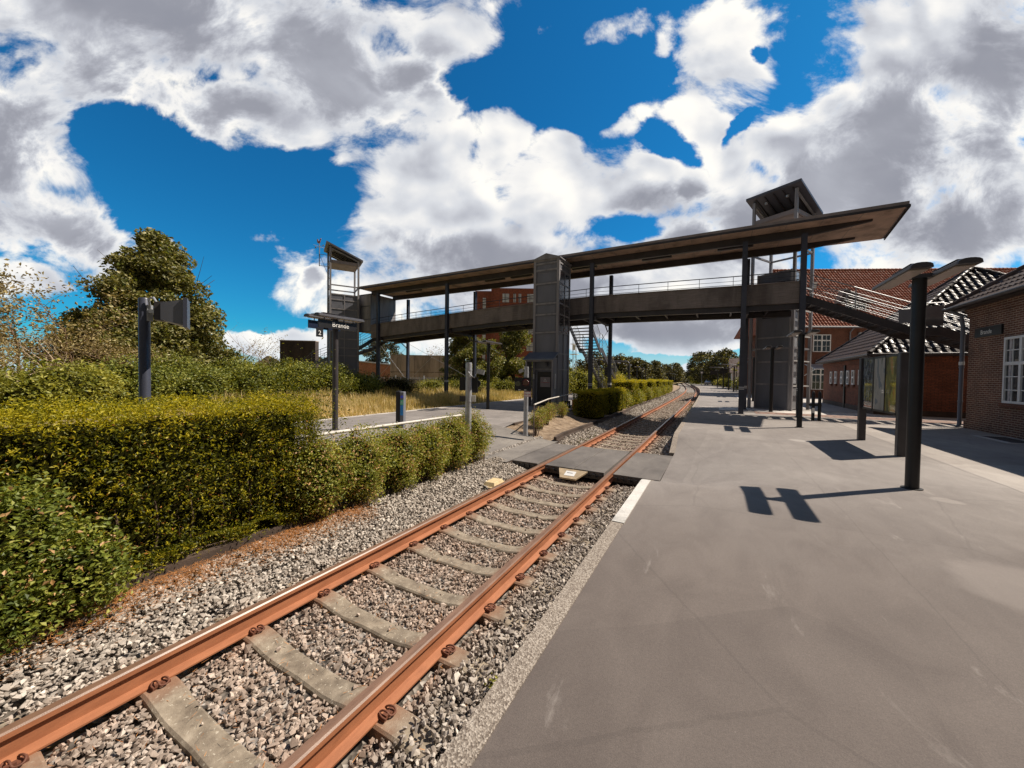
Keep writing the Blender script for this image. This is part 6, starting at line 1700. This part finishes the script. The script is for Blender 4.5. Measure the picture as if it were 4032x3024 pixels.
# long yew hedge in front
HG = thing('clipped_hedge', 'long clipped dark yew hedge with yellow-green top beside the ballast', 'hedge', (-5.15, 0, 0))
hx0, hx1, hy0, hy1, hz0, hz1 = -5.75, -4.56, -3.5, 2.98, -.29, 1.22
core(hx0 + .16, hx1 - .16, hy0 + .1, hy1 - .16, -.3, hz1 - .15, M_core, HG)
F = Fol()
P_, f_ = hedge_surface(hx0, hx1, hy0, hy1, hz0, hz1, 105000, .22, .05)
keep = (P_[:, 1] > -1.2) | (rng.random(len(P_)) < .4)
keep &= ~((f_ == 2) & (rng.random(len(P_)) < .6))
# slight taper inwards toward the foot
hol = np.sin(P_[:, 1] * 6.1 + 2 * np.sin(P_[:, 2] * 5.3)) * np.sin(P_[:, 2] * 8.7 + P_[:, 1] * 3.3) + .5 * np.sin(P_[:, 1] * 17 + P_[:, 2] * 13)
keep &= ~((f_ == 1) & (hol < -.35) & (rng.random(len(P_)) < .55))
P_, f_, hol = P_[keep], f_[keep], hol[keep]
P_[:, 0] += np.where(f_ == 1, .035 * hol, 0); P_[:, 2] += np.where(f_ == 0, .018 * hol, 0)
P_[:, 0] -= np.where(f_ == 1, .05 * sstep(.45, -.2, P_[:, 2]), 0)
side = f_ != 0
r_ = rng.random(len(P_))
top = (P_[:, 2] > hz1 - .13)
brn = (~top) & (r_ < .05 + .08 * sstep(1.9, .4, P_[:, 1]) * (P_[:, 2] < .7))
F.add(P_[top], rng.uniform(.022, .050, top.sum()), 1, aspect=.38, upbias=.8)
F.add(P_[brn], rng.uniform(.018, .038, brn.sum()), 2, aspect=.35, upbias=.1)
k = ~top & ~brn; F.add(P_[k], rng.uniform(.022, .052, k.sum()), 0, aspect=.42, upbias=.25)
# sprays sticking out
ns = 4200; a, b = hedge_surface(hx0, hx1, hy0, hy1, hz0, hz1, ns, .02, .05)
for rep in range(7):
    off_ = rng.normal(0, .016, (ns, 3)) + np.where((b == 0)[:, None], np.array([[0, 0, 1.]]), np.where((b == 1)[:, None], np.array([[1., 0, .5]]), np.array([[0, 1., .5]]))) * (rep * .010)
    F.add(a + off_, rng.uniform(.02, .042, ns), 1 if rep > 3 else 0, aspect=.35, upbias=.2)
# foliage hanging over the retaining edge
m_ = 9000; yy_ = rng.uniform(-.6, 2.9, m_); w_ = .5 + .5 * np.sin(yy_ * 7 + 2 * np.sin(yy_ * 3)); F.add(np.stack([hx1 - .02 + np.abs(rng.normal(0, .05, m_)) * (.5 + w_), yy_, -.08 - np.abs(rng.normal(0, .09, m_)) * w_], -1), rng.uniform(.02, .045, m_), 0, aspect=.4, upbias=.2)
# stray upright shoots along the top and face
for q in range(90):
    bx_, by_ = rng.uniform(hx0, hx1), rng.uniform(-.5, 2.9); L_ = rng.uniform(.04, .14); face = rng.random() < .4
    p0 = np.array([hx1 + .02, by_, rng.uniform(.1, 1.1)]) if face else np.array([bx_, by_, hz1])
    dr = np.array([.8, rng.uniform(-.3, .3), .5]) if face else np.array([rng.uniform(-.25, .25), rng.uniform(-.25, .25), 1.])
    tt = rng.random(26)[:, None]; F.add(p0 + dr * tt * L_ + rng.normal(0, .008, (26, 3)), rng.uniform(.018, .038, 26), 1 if rng.random() < .6 else 0, aspect=.35, upbias=.2)
# shaggy uncut end
c = np.array([-5.2, 3.0, .85]); m_ = 7000; e = rng.normal(size=(m_, 3)) * np.array([.38, .20, .35]) + c; F.add(e, rng.uniform(.02, .05, m_), 0, aspect=.4, upbias=.3)
F.build('yew_foliage', [M_yew, M_yewnew, M_yewdead], HG)
tw = MB(); r_w = random.Random(4)
for q in range(110):
    y_ = r_w.uniform(-.3, 2.9); z_ = r_w.uniform(-.2, .25); p = Vector((hx1 - .22, y_, z_)); e_ = p + Vector((r_w.uniform(.14, .26), r_w.uniform(-.12, .12), r_w.uniform(.05, .3))); tw.tube([p, (p + e_) / 2 + Vector((0, r_w.uniform(-.02, .02), .02)), e_], [.007, .005, .002], 4)
for q in range(12):
    y_ = -.2 + q * .27; tw.tube([(hx1 - .2, y_, -.35), (hx1 - .15, y_ + .03, .1), (hx1 - .18, y_, .5)], [.018, .013, .008], 6)
tw.build('stems', M_bark, HG, world=True)

def bush(name, label, cat, blobs, n, size, mats, weights=None, group=None, aspect=.6, stems=True, coremat=None, corek=.62, upbias=.5, shell=.75, base=None, flowers=None):
    """blobs: list of (x, y, z, rx, ry, rz)"""
    b0 = blobs[0]; T = thing(name, label, cat, (b0[0], b0[1], base if base is not None else b0[2] - b0[5]), group=group)
    F = Fol(); vol = np.array([b[3] * b[4] + b[4] * b[5] + b[3] * b[5] for b in blobs]); cnt = (n * vol / vol.sum()).astype(int)
    for b, m in zip(blobs, cnt):
        d = rng.normal(size=(m, 3)); d /= np.linalg.norm(d, axis=1)[:, None]
        # lumpy radius: clumps of twigs
        kk = 26; cd = rng.normal(size=(kk, 3)); cd /= np.linalg.norm(cd, axis=1)[:, None]; cr = rng.uniform(.80, 1.16, kk)
        near = np.argmax(d @ cd.T, axis=1); prox = np.max(d @ cd.T, axis=1)
        rr = cr[near] * (1 - .35 * (1 - prox)) * (1 - np.abs(rng.normal(0, (1 - shell), m)))
        P = np.array(b[:3]) + d * rr[:, None] * np.array(b[3:6])
        P += rng.normal(0, size[1] * .7, P.shape)
        k = P[:, 2] > T.location.z - .02; P = P[k]
        mi = rng.choice(len(mats), len(P), p=weights) if weights else np.zeros(len(P), int)
        if weights is not None:
            # colour comes in clumps
            clump = (np.sin(P[:, 0] * 9 + P[:, 1] * 7) * np.sin(P[:, 2] * 11 + P[:, 1] * 5) + rng.normal(0, .6, len(P)))
            mi = np.where((mi > 0) & (clump < -.1), 0, mi)
        for q in range(len(mats)):
            s_ = mi == q; F.add(P[s_], rng.uniform(size[0], size[1], s_.sum()), q, aspect=aspect, upbias=upbias)
    F.build('foliage', mats, T)
    if coremat:
        for b in blobs:
            mb = MB(); n1, n2 = 8, 12; v = []; f = []
            for i in range(n1 + 1):
                th = math.pi * i / n1
                for j in range(n2):
                    ph = 2 * math.pi * j / n2; w = corek * (1 + .1 * math.sin(3 * ph + i))
                    v.append((b[0] + b[3] * w * math.sin(th) * math.cos(ph), b[1] + b[4] * w * math.sin(th) * math.sin(ph), b[2] + b[5] * w * math.cos(th)))
            for i in range(n1):
                for j in range(n2): f.append((i * n2 + j, (i + 1) * n2 + j, (i + 1) * n2 + (j + 1) % n2, i * n2 + (j + 1) % n2))
            mb.add(v, f); mb.build('bush_dark_core', coremat, T, world=True)
    if stems:
        mb = MB(); r = random.Random(int(b0[0] * 100) + 5)
        for i in range(7):
            b = blobs[i % len(blobs)]
            p0 = Vector((b[0] + r.uniform(-.3, .3) * b[3], b[1] + r.uniform(-.3, .3) * b[4], T.location.z - .05)); p1 = Vector((b[0] + r.uniform(-.6, .6) * b[3], b[1] + r.uniform(-.6, .6) * b[4], b[2] + b[5] * r.uniform(.2, .6)))
            mb.tube([p0, (p0 + p1) / 2 + Vector((r.uniform(-.05, .05), r.uniform(-.05, .05), 0)), p1], [.012 * (1 + b[5]), .009 * (1 + b[5]), .004], 5)
        mb.build('stems', M_bark, T, world=True)
    return T
SP = [M_spirea, M_spent]
M_spirea2 = m_leaf('dark_spirea_leaf', [(0.1, (0.06, 0.09, 0.015)), (0.45, (0.16, 0.20, 0.03)), (0.75, (0.34, 0.36, 0.06)), (0.95, (0.55, 0.50, 0.15))], .35, 5, .5)  # deeper green leaf colour for the near left shrub
bush('spirea_bush', 'leafy green shrub crowding the near left hedge foot in the corner', 'shrub', [(-4.45, .10, .50, .40, .45, .66), (-4.38, .55, .34, .36, .34, .50), (-4.30, .86, .02, .30, .30, .38), (-4.5, -.45, .45, .45, .5, .6), (-4.2, .35, -.02, .34, .4, .36)], 30000, (.024, .052), [M_spirea2, M_spent], [.88, .12], 'spirea shrubs', coremat=M_core, corek=.55, base=-.3)
sp_specs = [((-4.72, 3.05, .12, .42, .42, .45), 'pale green spirea bush leaning against the hedge end'), ((-4.78, 3.75, .12, .45, .45, .46), 'spirea bush with brown spent blossom, second from the hedge'),
            ((-4.80, 4.5, .10, .45, .45, .46), 'spirea bush in the middle of the low row by the track'), ((-4.82, 5.25, .10, .45, .45, .46), 'spirea bush just before the cable drops to the ballast'),
            ((-4.85, 6.0, .12, .46, .45, .48), 'spirea bush second last before the crossing path'), ((-4.92, 6.8, .14, .46, .45, .48), 'last spirea bush of the row at the crossing path')]
for b, lab in sp_specs:
    x, y, z, rx, ry, rz = b; x += .05; z += .10; rx += .10; ry += .08; rz += .10; b = (x, y, z, rx, ry, rz)
    bl = [b, (x + .16, y - .12, z - .16, rx * .7, ry * .6, rz * .62), (x - .12, y + .1, z + .1, rx * .6, ry * .7, rz * .6)]
    bush('spirea_bush', lab, 'shrub', bl, 13000, (.024, .048), SP, [.74, .26], 'spirea shrubs', coremat=M_core, corek=.6, base=-.3)
# young plants along the handrail bed
for k, (x, y, h) in enumerate(((-5.0, 10.6, .30), (-5.2, 11.35, .36), (-5.35, 12.2, .32), (-5.6, 13.2, .38), (-5.55, 14.3, .34))):
    bush('rose_bush', ['low reddish rose bush nearest the signal pole', 'second low rose bush along the sloping handrail', 'third low rose bush along the sloping handrail', 'fourth low rose bush along the sloping handrail', 'last low rose bush before the first clipped hedge block'][k], 'rose bush',
         [(x, y, h - .1, .26, .3, h)], 2600, (.02, .045), [M_spirea, M_spent, M_pink], [.62, .32, .06], 'low rose bushes', base=-.26, shell=.55)

# clipped hedge blocks beyond the crossing
blocks = [((-5.55, -4.45, 15.6, 17.3), .98, 'clipped yew block beside the lift entrance, first beyond the crossing', 16000),
          ((-5.7, -4.55, 18.3, 21.6), .96, 'dark shaded yew block under the bridge beside the staircase', 12000),
          ((-6.0, -4.7, 24.3, 26.2), 1.40, 'tall yew block just behind the shaded hedge', 8000),
          ((-6.0, -4.8, 28.5, 30.4), 1.34, 'clipped yew block fourth along the bed beyond the bridge', 6000),
          ((-6.0, -4.8, 33.0, 35.4), 1.36, 'clipped yew block fifth along the bed beyond the bridge', 5000),
          ((-6.1, -4.95, 38.5, 41.2), 1.40, 'clipped yew block sixth along the bed beyond the bridge', 5000),
          ((-6.3, -5.05, 44.0, 46.6), 1.30, 'clipped yew block seventh along the bed beyond the bridge', 4000),
          ((-6.6, -5.3, 50.5, 55.0), 1.30, 'farthest clipped yew block where the track bends away', 5000)]
for (x0, x1, y0, y1), z1, lab, n in blocks:
    T = thing('hedge_block', lab, 'hedge', ((x0 + x1) / 2, (y0 + y1) / 2, -.3), group='clipped hedge blocks')
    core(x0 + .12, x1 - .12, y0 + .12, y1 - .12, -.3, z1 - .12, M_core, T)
    F = Fol(); P_, f_ = hedge_surface(x0, x1, y0, y1, -.15, z1, n, .12, .05); top = P_[:, 2] > z1 - .14
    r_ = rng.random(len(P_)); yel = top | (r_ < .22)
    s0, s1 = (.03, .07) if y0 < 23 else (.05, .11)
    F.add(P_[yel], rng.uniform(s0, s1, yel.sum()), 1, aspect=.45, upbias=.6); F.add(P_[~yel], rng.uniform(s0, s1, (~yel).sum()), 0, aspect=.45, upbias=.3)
    F.build('yew_foliage', [M_yew, M_yewnew], T)
for k, (x, y, r) in enumerate(((-5.05, 23.0, .75), (-5.1, 27.3, .75), (-5.1, 31.7, .75), (-5.2, 36.9, .8), (-5.3, 42.6, .7), (-5.5, 48.6, .8))):
    bush('spirea_bush', ['leafy spirea just beyond the shaded hedge block', 'spirea between the third and fourth hedge blocks', 'spirea between the fourth and fifth hedge blocks', 'spirea between the fifth and sixth hedge blocks', 'spirea between the sixth and seventh hedge blocks', 'spirea before the farthest hedge block'][k], 'shrub',
         [(x, y, .25, r * .8, r * 1.3, .62)], 3800, (.05, .10), SP, [.85, .15], 'spirea shrubs beyond the bridge', coremat=M_core, corek=.6, base=-.3)
bush('golden_bush', 'golden yellow bush rising above the clipped hedge blocks', 'shrub', [(-7.2, 30.5, 1.2, .9, 1.4, .75)], 3500, (.06, .12), [M_yewnew, M_bloom], [.8, .2], base=-.3)

# ---------------------------------------------------------------- trees
def limb_tree(mb, base, height, r0, spread, levels=3, seed=1, nb=5, mi=0, crook=.12, start=.3):
    r = random.Random(seed); tips = []
    def grow(p, d, L, rad, lev):
        n = 4; pts = [p]; q = p; dd = d
        for i in range(n):
            dd = (dd + Vector((r.uniform(-1, 1), r.uniform(-1, 1), r.uniform(-.4, .7))) * crook).normalized(); q = q + dd * (L / n); pts.append(q)
        rr = [rad * (1 - .6 * i / n) for i in range(n + 1)]
        mb.tube(pts, rr, 6 if lev < 2 else 4, mi, cap=False)
        if lev >= levels: tips.append(q); return
        for k in range(nb if lev == 0 else 3):
            t = start + (1 - start) * (k + r.random()) / (nb if lev == 0 else 3); i = min(n - 1, int(t * n)); p2 = pts[i].lerp(pts[i + 1], t * n - i)
            az = r.uniform(0, 2 * math.pi) if lev == 0 else r.uniform(0, 2 * math.pi)
            nd = (dd * .45 + Vector((math.cos(az), math.sin(az), r.uniform(.1, .8))) * spread).normalized()
            grow(p2, nd, L * r.uniform(.45, .7), rr[i] * .55, lev + 1)
        tips.append(q)
    grow(Vector(base), Vector((0, 0, 1)), height, r0, 0)
    return tips
def tree(label, x, y, H, rad, n, size, mats, weights, shape='cone', zb=1.0, z0=-.2, seed=1, cat='tree', group=None, name='tree', ncl=90, clr=.16, upbias=.3, aspect=.6):
    T = thing(name, label, cat, (x, y, z0), group=group)
    mb = MB(); limb_tree(mb, (x, y, z0 - .1), H * .62, H * .018 + .05, .55, 2, seed, 7, start=.25, crook=.07); mb.build('trunk', M_bark, T, world=True)
    r = np.random.default_rng(seed); C = []; Rr = []
    while len(C) < ncl:
        t = r.random(); ang = r.uniform(0, 2 * np.pi)
        if shape == 'cone': prof = (1 - t) ** .75 * (1 if t > .12 else .75 + t * 2)
        elif shape == 'round': prof = math.sqrt(max(0, 1 - (2 * t - 1) ** 2)) * .98 + .05
        else: prof = (1 - t ** 2.2) * (.8 + .2 * math.sin(t * 9))
        rr = rad * prof * (.25 + .75 * math.sqrt(r.random())) * (1 + .12 * math.sin(ang * 3 + seed))
        if r.random() > .25 + prof: continue
        C.append((x + rr * math.cos(ang), y + rr * math.sin(ang), z0 + zb + (H - zb) * t)); Rr.append(rad * clr * r.uniform(.6, 1.35))
    C = np.array(C); Rr = np.array(Rr); w = Rr ** 2; idx = r.choice(len(C), n, p=w / w.sum())
    d = rng.normal(size=(n, 3)); d /= np.linalg.norm(d, axis=1)[:, None]; q = rng.random(n) ** .42
    P = C[idx] + d * (Rr[idx] * q)[:, None] * np.array([1.15, 1.15, .8])
    F = Fol(); mi = rng.choice(len(mats), n, p=weights)
    for k in range(len(mats)):
        s_ = mi == k; F.add(P[s_], rng.uniform(size[0], size[1], s_.sum()), k, aspect=aspect, upbias=upbias)
    F.build('crown', mats, T)
    return T
tree('big dense lime tree with pointed crown behind the camera pole', -37.2, 11.3, 11.9, 5.9, 62000, (.16, .38), [M_tree, M_shrub], [.85, .15], 'cone', .6, -.2, 5, ncl=330, clr=.135)
tree('rounded lime tree left of the middle lift tower, partly behind the bridge column', -21.9, 29.6, 7.3, 2.7, 21000, (.12, .26), [M_tree, M_shrub], [.65, .35], 'egg', .4, -.2, 8, ncl=100, clr=.2)
tree('rounded lime tree close behind the middle lift tower', -17.8, 32.4, 7.6, 2.7, 18000, (.12, .26), [M_tree, M_shrub], [.55, .45], 'egg', .4, -.2, 9, ncl=90, clr=.2)
tree('lower lime tree between the lamp pole and the tower', -20.1, 29.8, 5.2, 2.6, 14000, (.12, .26), [M_tree, M_shrub], [.5, .5], 'round', .2, -.2, 10, ncl=80, clr=.2)
tree('dark round conifer behind the brick workshop', -48.0, 42.3, 6.9, 3.0, 9000, (.2, .4), [M_conif], [1], 'round', .3, -.2, 12, ncl=70, clr=.24)
# trees on the far left: thin and half bare
def bare(label, x, y, H, seed, mat=M_deadwood, leaf=0, lm=M_brown, cat='tree', z0=-.2, nb=7, r0=.09, spread=.8, lev=3, ls=(.1, .25)):
    T = thing('bare_tree', label, cat, (x, y, z0))
    mb = MB(); tips = limb_tree(mb, (x, y, z0), H * .72, r0, spread, lev, seed, nb, crook=.2, start=.1); mb.build('branches', mat, T, world=True)
    if leaf:
        t = np.array([tuple(p) for p in tips]); idx = rng.integers(0, len(t), leaf); F = Fol(); P = t[idx] + rng.normal(0, H * .045, (leaf, 3)); F.add(P, rng.uniform(ls[0], ls[1], leaf), 0); F.build('crown', [lm], T)
    return T
bare('thin half bare tree with leafy tips at the far left edge', -36.5, 5.0, 6.2, 21, leaf=2600)
bare('leaning sparse tree with brown leaf tufts next to the big lime', -35.0, 7.2, 6.4, 22, leaf=1500)
bare('brownish sparse tree cut by the left picture edge', -33.5, 2.2, 6.4, 23, leaf=5200, nb=9)
bare('pale dead twiggy bush with bare grey branches under the sparse trees', -27.5, 4.4, 3.3, 24, M_paledead, nb=12, spread=1.4, r0=.06)
bare('tangled dry brown bush between the sparse trees and the lime', -29.0, 6.6, 3.6, 25, M_deadwood, leaf=3500, nb=14, spread=1.3, r0=.06, ls=(.06, .14))
bare('tangled dry brown thicket at the left edge behind the shrubs', -28.0, 3.0, 3.4, 26, M_deadwood, leaf=2600, nb=14, spread=1.3, r0=.06, ls=(.06, .14))
bare('small bare tree with fine twigs right of the big lime', -52.0, 24.5, 6.8, 27, nb=9)
bare('second small bare tree near the dark concrete wall', -47.5, 25.5, 6.2, 28, nb=9, leaf=700)
bare('pale dry bush behind the broad concrete wall', -38.0, 44.0, 5.6, 29, M_paledead, leaf=900, nb=9)
bare('bare curly tree just above the broad concrete wall', -33.5, 46.0, 6.0, 30, nb=9)

# wild shrub belt along the island, individually countable bushes
belt = [(-21.0, 1.0, 2.0, 'bright leafy shrub at the left edge behind the hedge'), (-20.5, 3.6, 1.9, 'bright green bush second from left behind the hedge'), (-22.5, 6.0, 2.2, 'leafy bush below the big lime, left of the camera pole'),
        (-22.5, 8.6, 1.9, 'leafy bush right behind the camera pole'), (-23.0, 11.0, 2.2, 'leafy bush between camera pole and name sign, nearer the pole'), (-23.0, 13.6, 2.35, 'leafy bush between camera pole and name sign, middle one'),
        (-22.0, 15.2, 2.3, 'leafy bush hiding the foot of the dark concrete wall'), (-20.4, 16.2, 1.7, 'leafy bush just left of the name sign pole'), (-28.5, 9.5, 2.7, 'taller bush at the foot of the big lime'),
        (-29.5, 13.0, 2.9, 'taller bush right of the big lime trunk'), (-30.5, 17.0, 2.9, 'taller bush before the dark concrete wall')]
for k, (x, y, h, lab) in enumerate(belt):
    m0 = M_shrub2 if k < 2 else M_shrub
    bl = [(x, y, h * .45, 1.5, 1.6, h * .55), (x + .7, y - .6, h * .3, 1.0, 1.1, h * .42), (x - .5, y + .9, h * .5, 1.0, 1.0, h * .48)]
    bush('wild_shrub', lab, 'shrub', bl, 7500 if x > -25 else 6000, (.07, .17), [m0, M_shrub2 if k > 1 else M_shrub], [.75, .25], 'wild shrubs behind the island', coremat=M_core, corek=.6, base=-.2)
bush('wild_shrub', 'dark shaded bush below the bridge end', 'shrub', [(-20.2, 19.2, .6, 2.1, 1.5, .95), (-22.2, 18.3, .55, 1.5, 1.3, .9)], 9000, (.06, .14), [M_conif, M_shrub], [.7, .3], coremat=M_core, base=-.2)
bush('wild_shrub', 'bright low bush by the fence, right of the dark bush', 'shrub', [(-22.0, 25.0, .45, 1.5, 1.3, .85), (-20.2, 26.2, .4, 1.6, 1.4, .8)], 7000, (.06, .14), [M_shrub2, M_shrub], [.6, .4], coremat=M_core, base=-.2)
bush('wild_shrub', 'low bush before the rounded limes', 'shrub', [(-18.2, 27.0, .4, 1.6, 1.3, .8), (-16.4, 28.4, .45, 1.6, 1.3, .9)], 7000, (.06, .14), [M_shrub2, M_shrub], [.5, .5], coremat=M_core, base=-.2)
bush('wild_shrub', 'light green bushy growth between tower and open staircase', 'shrub', [(-13.6, 33.0, 1.2, 2.2, 1.5, 1.7), (-12.2, 35.0, 1.0, 2.0, 1.5, 1.5), (-15.5, 33.5, 1.1, 1.6, 1.5, 1.5)], 9000, (.08, .18), [M_shrub2, M_shrub], [.5, .5], coremat=M_core, base=-.2)
bush('wild_shrub', 'green bush behind the hanging screen pole', 'shrub', [(-11.0, 42, 1.0, 2.2, 2.5, 1.5)], 4500, (.1, .22), [M_shrub2, M_shrub], [.6, .4], coremat=M_core, base=-.2)

# meadow grass
def grass(xr, yr, n, hl, hh, name, label, flt=None, z0=-.08):
    x = rng.uniform(*xr, n); y = rng.uniform(*yr, n)
    pn = np.sin(x * 1.3 + 2) * np.sin(y * 1.1) + .5 * np.sin(x * 3.1 + y * 2.3); k = rng.random(n) < .62 + .35 * pn
    if flt is not None: k &= flt(x, y)
    x, y, pn = x[k], y[k], pn[k]; m = len(x)
    z = z0 - 0.2 * sstep(12, 34, -x)
    edge = sstep(0, 1.6, -11.95 - x) * .75 + .25
    V, L, Rr = blades(name, np.stack([x, y, z], -1), rng.uniform(hl, hh, m) * (1 + .25 * pn) * edge, rng.uniform(.012, .03, m) * (1 + (-x - 12) * .05), rng.uniform(.85, 1.5, m))
    o = npmesh(name, V, 4, L, M_blade, Rr); tag(o, label, 'grass', kind='stuff'); return o
grass((-16.5, -11.95), (4, 34), 60000, .25, .62, 'tall_grass', 'tall straw coloured grass along the island kerb')
grass((-27, -16.5), (8, 44), 42000, .35, .85, 'meadow_grass', 'dry pale meadow grass in front of the fence')
grass((-40, -11.9), (34, 90), 24000, .4, .9, 'far_grass', 'dry grass beyond the bridge on the left')
def weeds(n, xr, yr, name, label, mat, s, zf):
    x = rng.normal(0, 1, n) * (xr[1] - xr[0]) / 4 + sum(xr) / 2; y = rng.uniform(*yr, n); F = Fol(); P = np.stack([x, y, zf + rng.uniform(0, .12, n)], -1); F.add(P, rng.uniform(*s, n), 0); o = F.build(name, [mat]); tag(o, label, 'weeds', kind='stuff'); return o
weeds(1500, (-4.45, -3.75), (10.3, 13.5), 'weeds', 'low dry weeds on the ballast left of the rails after the crossing', M_spirea, (.02, .05), ZB)
weeds(1800, (-1.75, -1.15), (26, 42), 'weeds', 'green weeds between rail and kerb beyond the bridge', M_shrub2, (.03, .08), ZB)
weeds(60, (-1.32, -1.2), (2.05, 2.15), 'weeds', 'tiny green seedling on the near ballast by the kerb', M_shrub2, (.02, .035), ZB + .02)

# ---------------------------------------------------------------- distant wood and trees
fars = [(-22, 78, 6.8, 3.4, 'round'), (-19, 84, 8.4, 3.6, 'egg'), (-16.5, 90, 7.6, 3.2, 'cone'), (-21.5, 100, 8.6, 4.0, 'round'), (-18.0, 108, 8.2, 3.4, 'egg'), (-22.5, 120, 9.5, 4.6, 'round'), (-18.0, 130, 8.8, 4.0, 'cone'),
        (-20, 142, 9.2, 4.6, 'egg'), (-15, 150, 8.8, 4.4, 'round'), (-21, 165, 10.5, 5, 'round'), (-15.5, 176, 10, 4.6, 'cone'), (-10.0, 186, 10.5, 5, 'egg'), (-6.0, 194, 10.5, 5, 'round'),
        (-27, 92, 9.5, 4.5, 'round'), (-30, 78, 7.6, 4, 'egg'), (-28, 110, 10.5, 5, 'egg')]
fl = ['first', 'second', 'third', 'fourth', 'fifth', 'sixth', 'seventh', 'eighth', 'ninth', 'tenth', 'eleventh', 'twelfth', 'thirteenth', 'fourteenth', 'fifteenth', 'sixteenth']
for k, (x, y, h, r, sh_) in enumerate(fars):
    tree('dark tree in the distant row left of the track bend, %s by distance' % fl[k], x, y, h * .84, r * .95, 4200, (.28, .62), [M_conif, M_tree], [.65, .35], sh_, .2, -.4, 40 + k, group='trees of the distant row', ncl=60, clr=.24, aspect=.7, name='distant_tree')
tree('large dark tree left of the right lift tower, farther one', -2.2, 118, 9.3, 5.6, 9000, (.3, .65), [M_conif, M_tree], [.7, .3], 'round', .2, -.4, 70, ncl=100, clr=.2)
tree('large dark rounded tree close to the right lift tower', 1.8, 100, 8.6, 4.6, 9000, (.26, .6), [M_conif, M_tree], [.6, .4], 'round', .2, -.4, 71, ncl=100, clr=.2)
tree('dark leafy tree seen behind the right lift tower frame', 6.8, 88, 7.4, 4.2, 7000, (.25, .55), [M_conif, M_tree], [.6, .4], 'round', .2, -.4, 72, ncl=80, clr=.2)
tree('leafy tree with small bright leaves beside the right columns', 3.5, 56, 4.2, 2.0, 3500, (.12, .3), [M_tree, M_shrub], [.6, .4], 'round', .4, -.1, 73, ncl=50, clr=.22)
tree('pale leafed little tree by the distant white signs', -6.8, 150, 6.0, 2.6, 2500, (.25, .5), [M_shrub2], [1], 'round', .2, -.4, 74, ncl=40, clr=.25)
wood = Fol(); nW = 26000
az = rng.uniform(-1.25, .45, nW); dist = rng.uniform(210, 300, nW)
hh = 7.8 + 1.6 * np.sin(az * 23) + 1.4 * np.sin(az * 57 + 1) + 1.0 * np.sin(az * 131)
P = np.stack([np.sin(az) * dist, np.cos(az) * dist, rng.random(nW) ** .7 * hh * (dist / 240) - .7], -1)
keep = ~((P[:, 0] > -60) & (P[:, 0] < 60) & (P[:, 1] < 205)); wood.add(P[keep], rng.uniform(1.2, 3.0, keep.sum()), 0, aspect=.8)
o = wood.build('distant_wood', [M_conif]); tag(o, 'dark distant wood closing the view along the horizon', 'wood', kind='stuff')
# clipped hedge with yellow blossom far on the right
for k, (x, y, w, m_) in enumerate(((1.6, 88, 2.6, M_bloom), (2.6, 74, 2.2, M_shrub2), (3.4, 63, 2.0, M_shrub))):
    T = bush('far_hedge', ['yellow blossoming bush far down the right platform', 'bright green bush beside the far right platform lamps', 'dark green bush along the far right platform'][k], 'shrub', [(x, y, .7, w, 3.2, .95), (x, y, 1.0, w * .9, 3.0, .75)], 4500, (.08, .2), [M_yew, m_], [.45, .55], coremat=M_core, base=-.1)
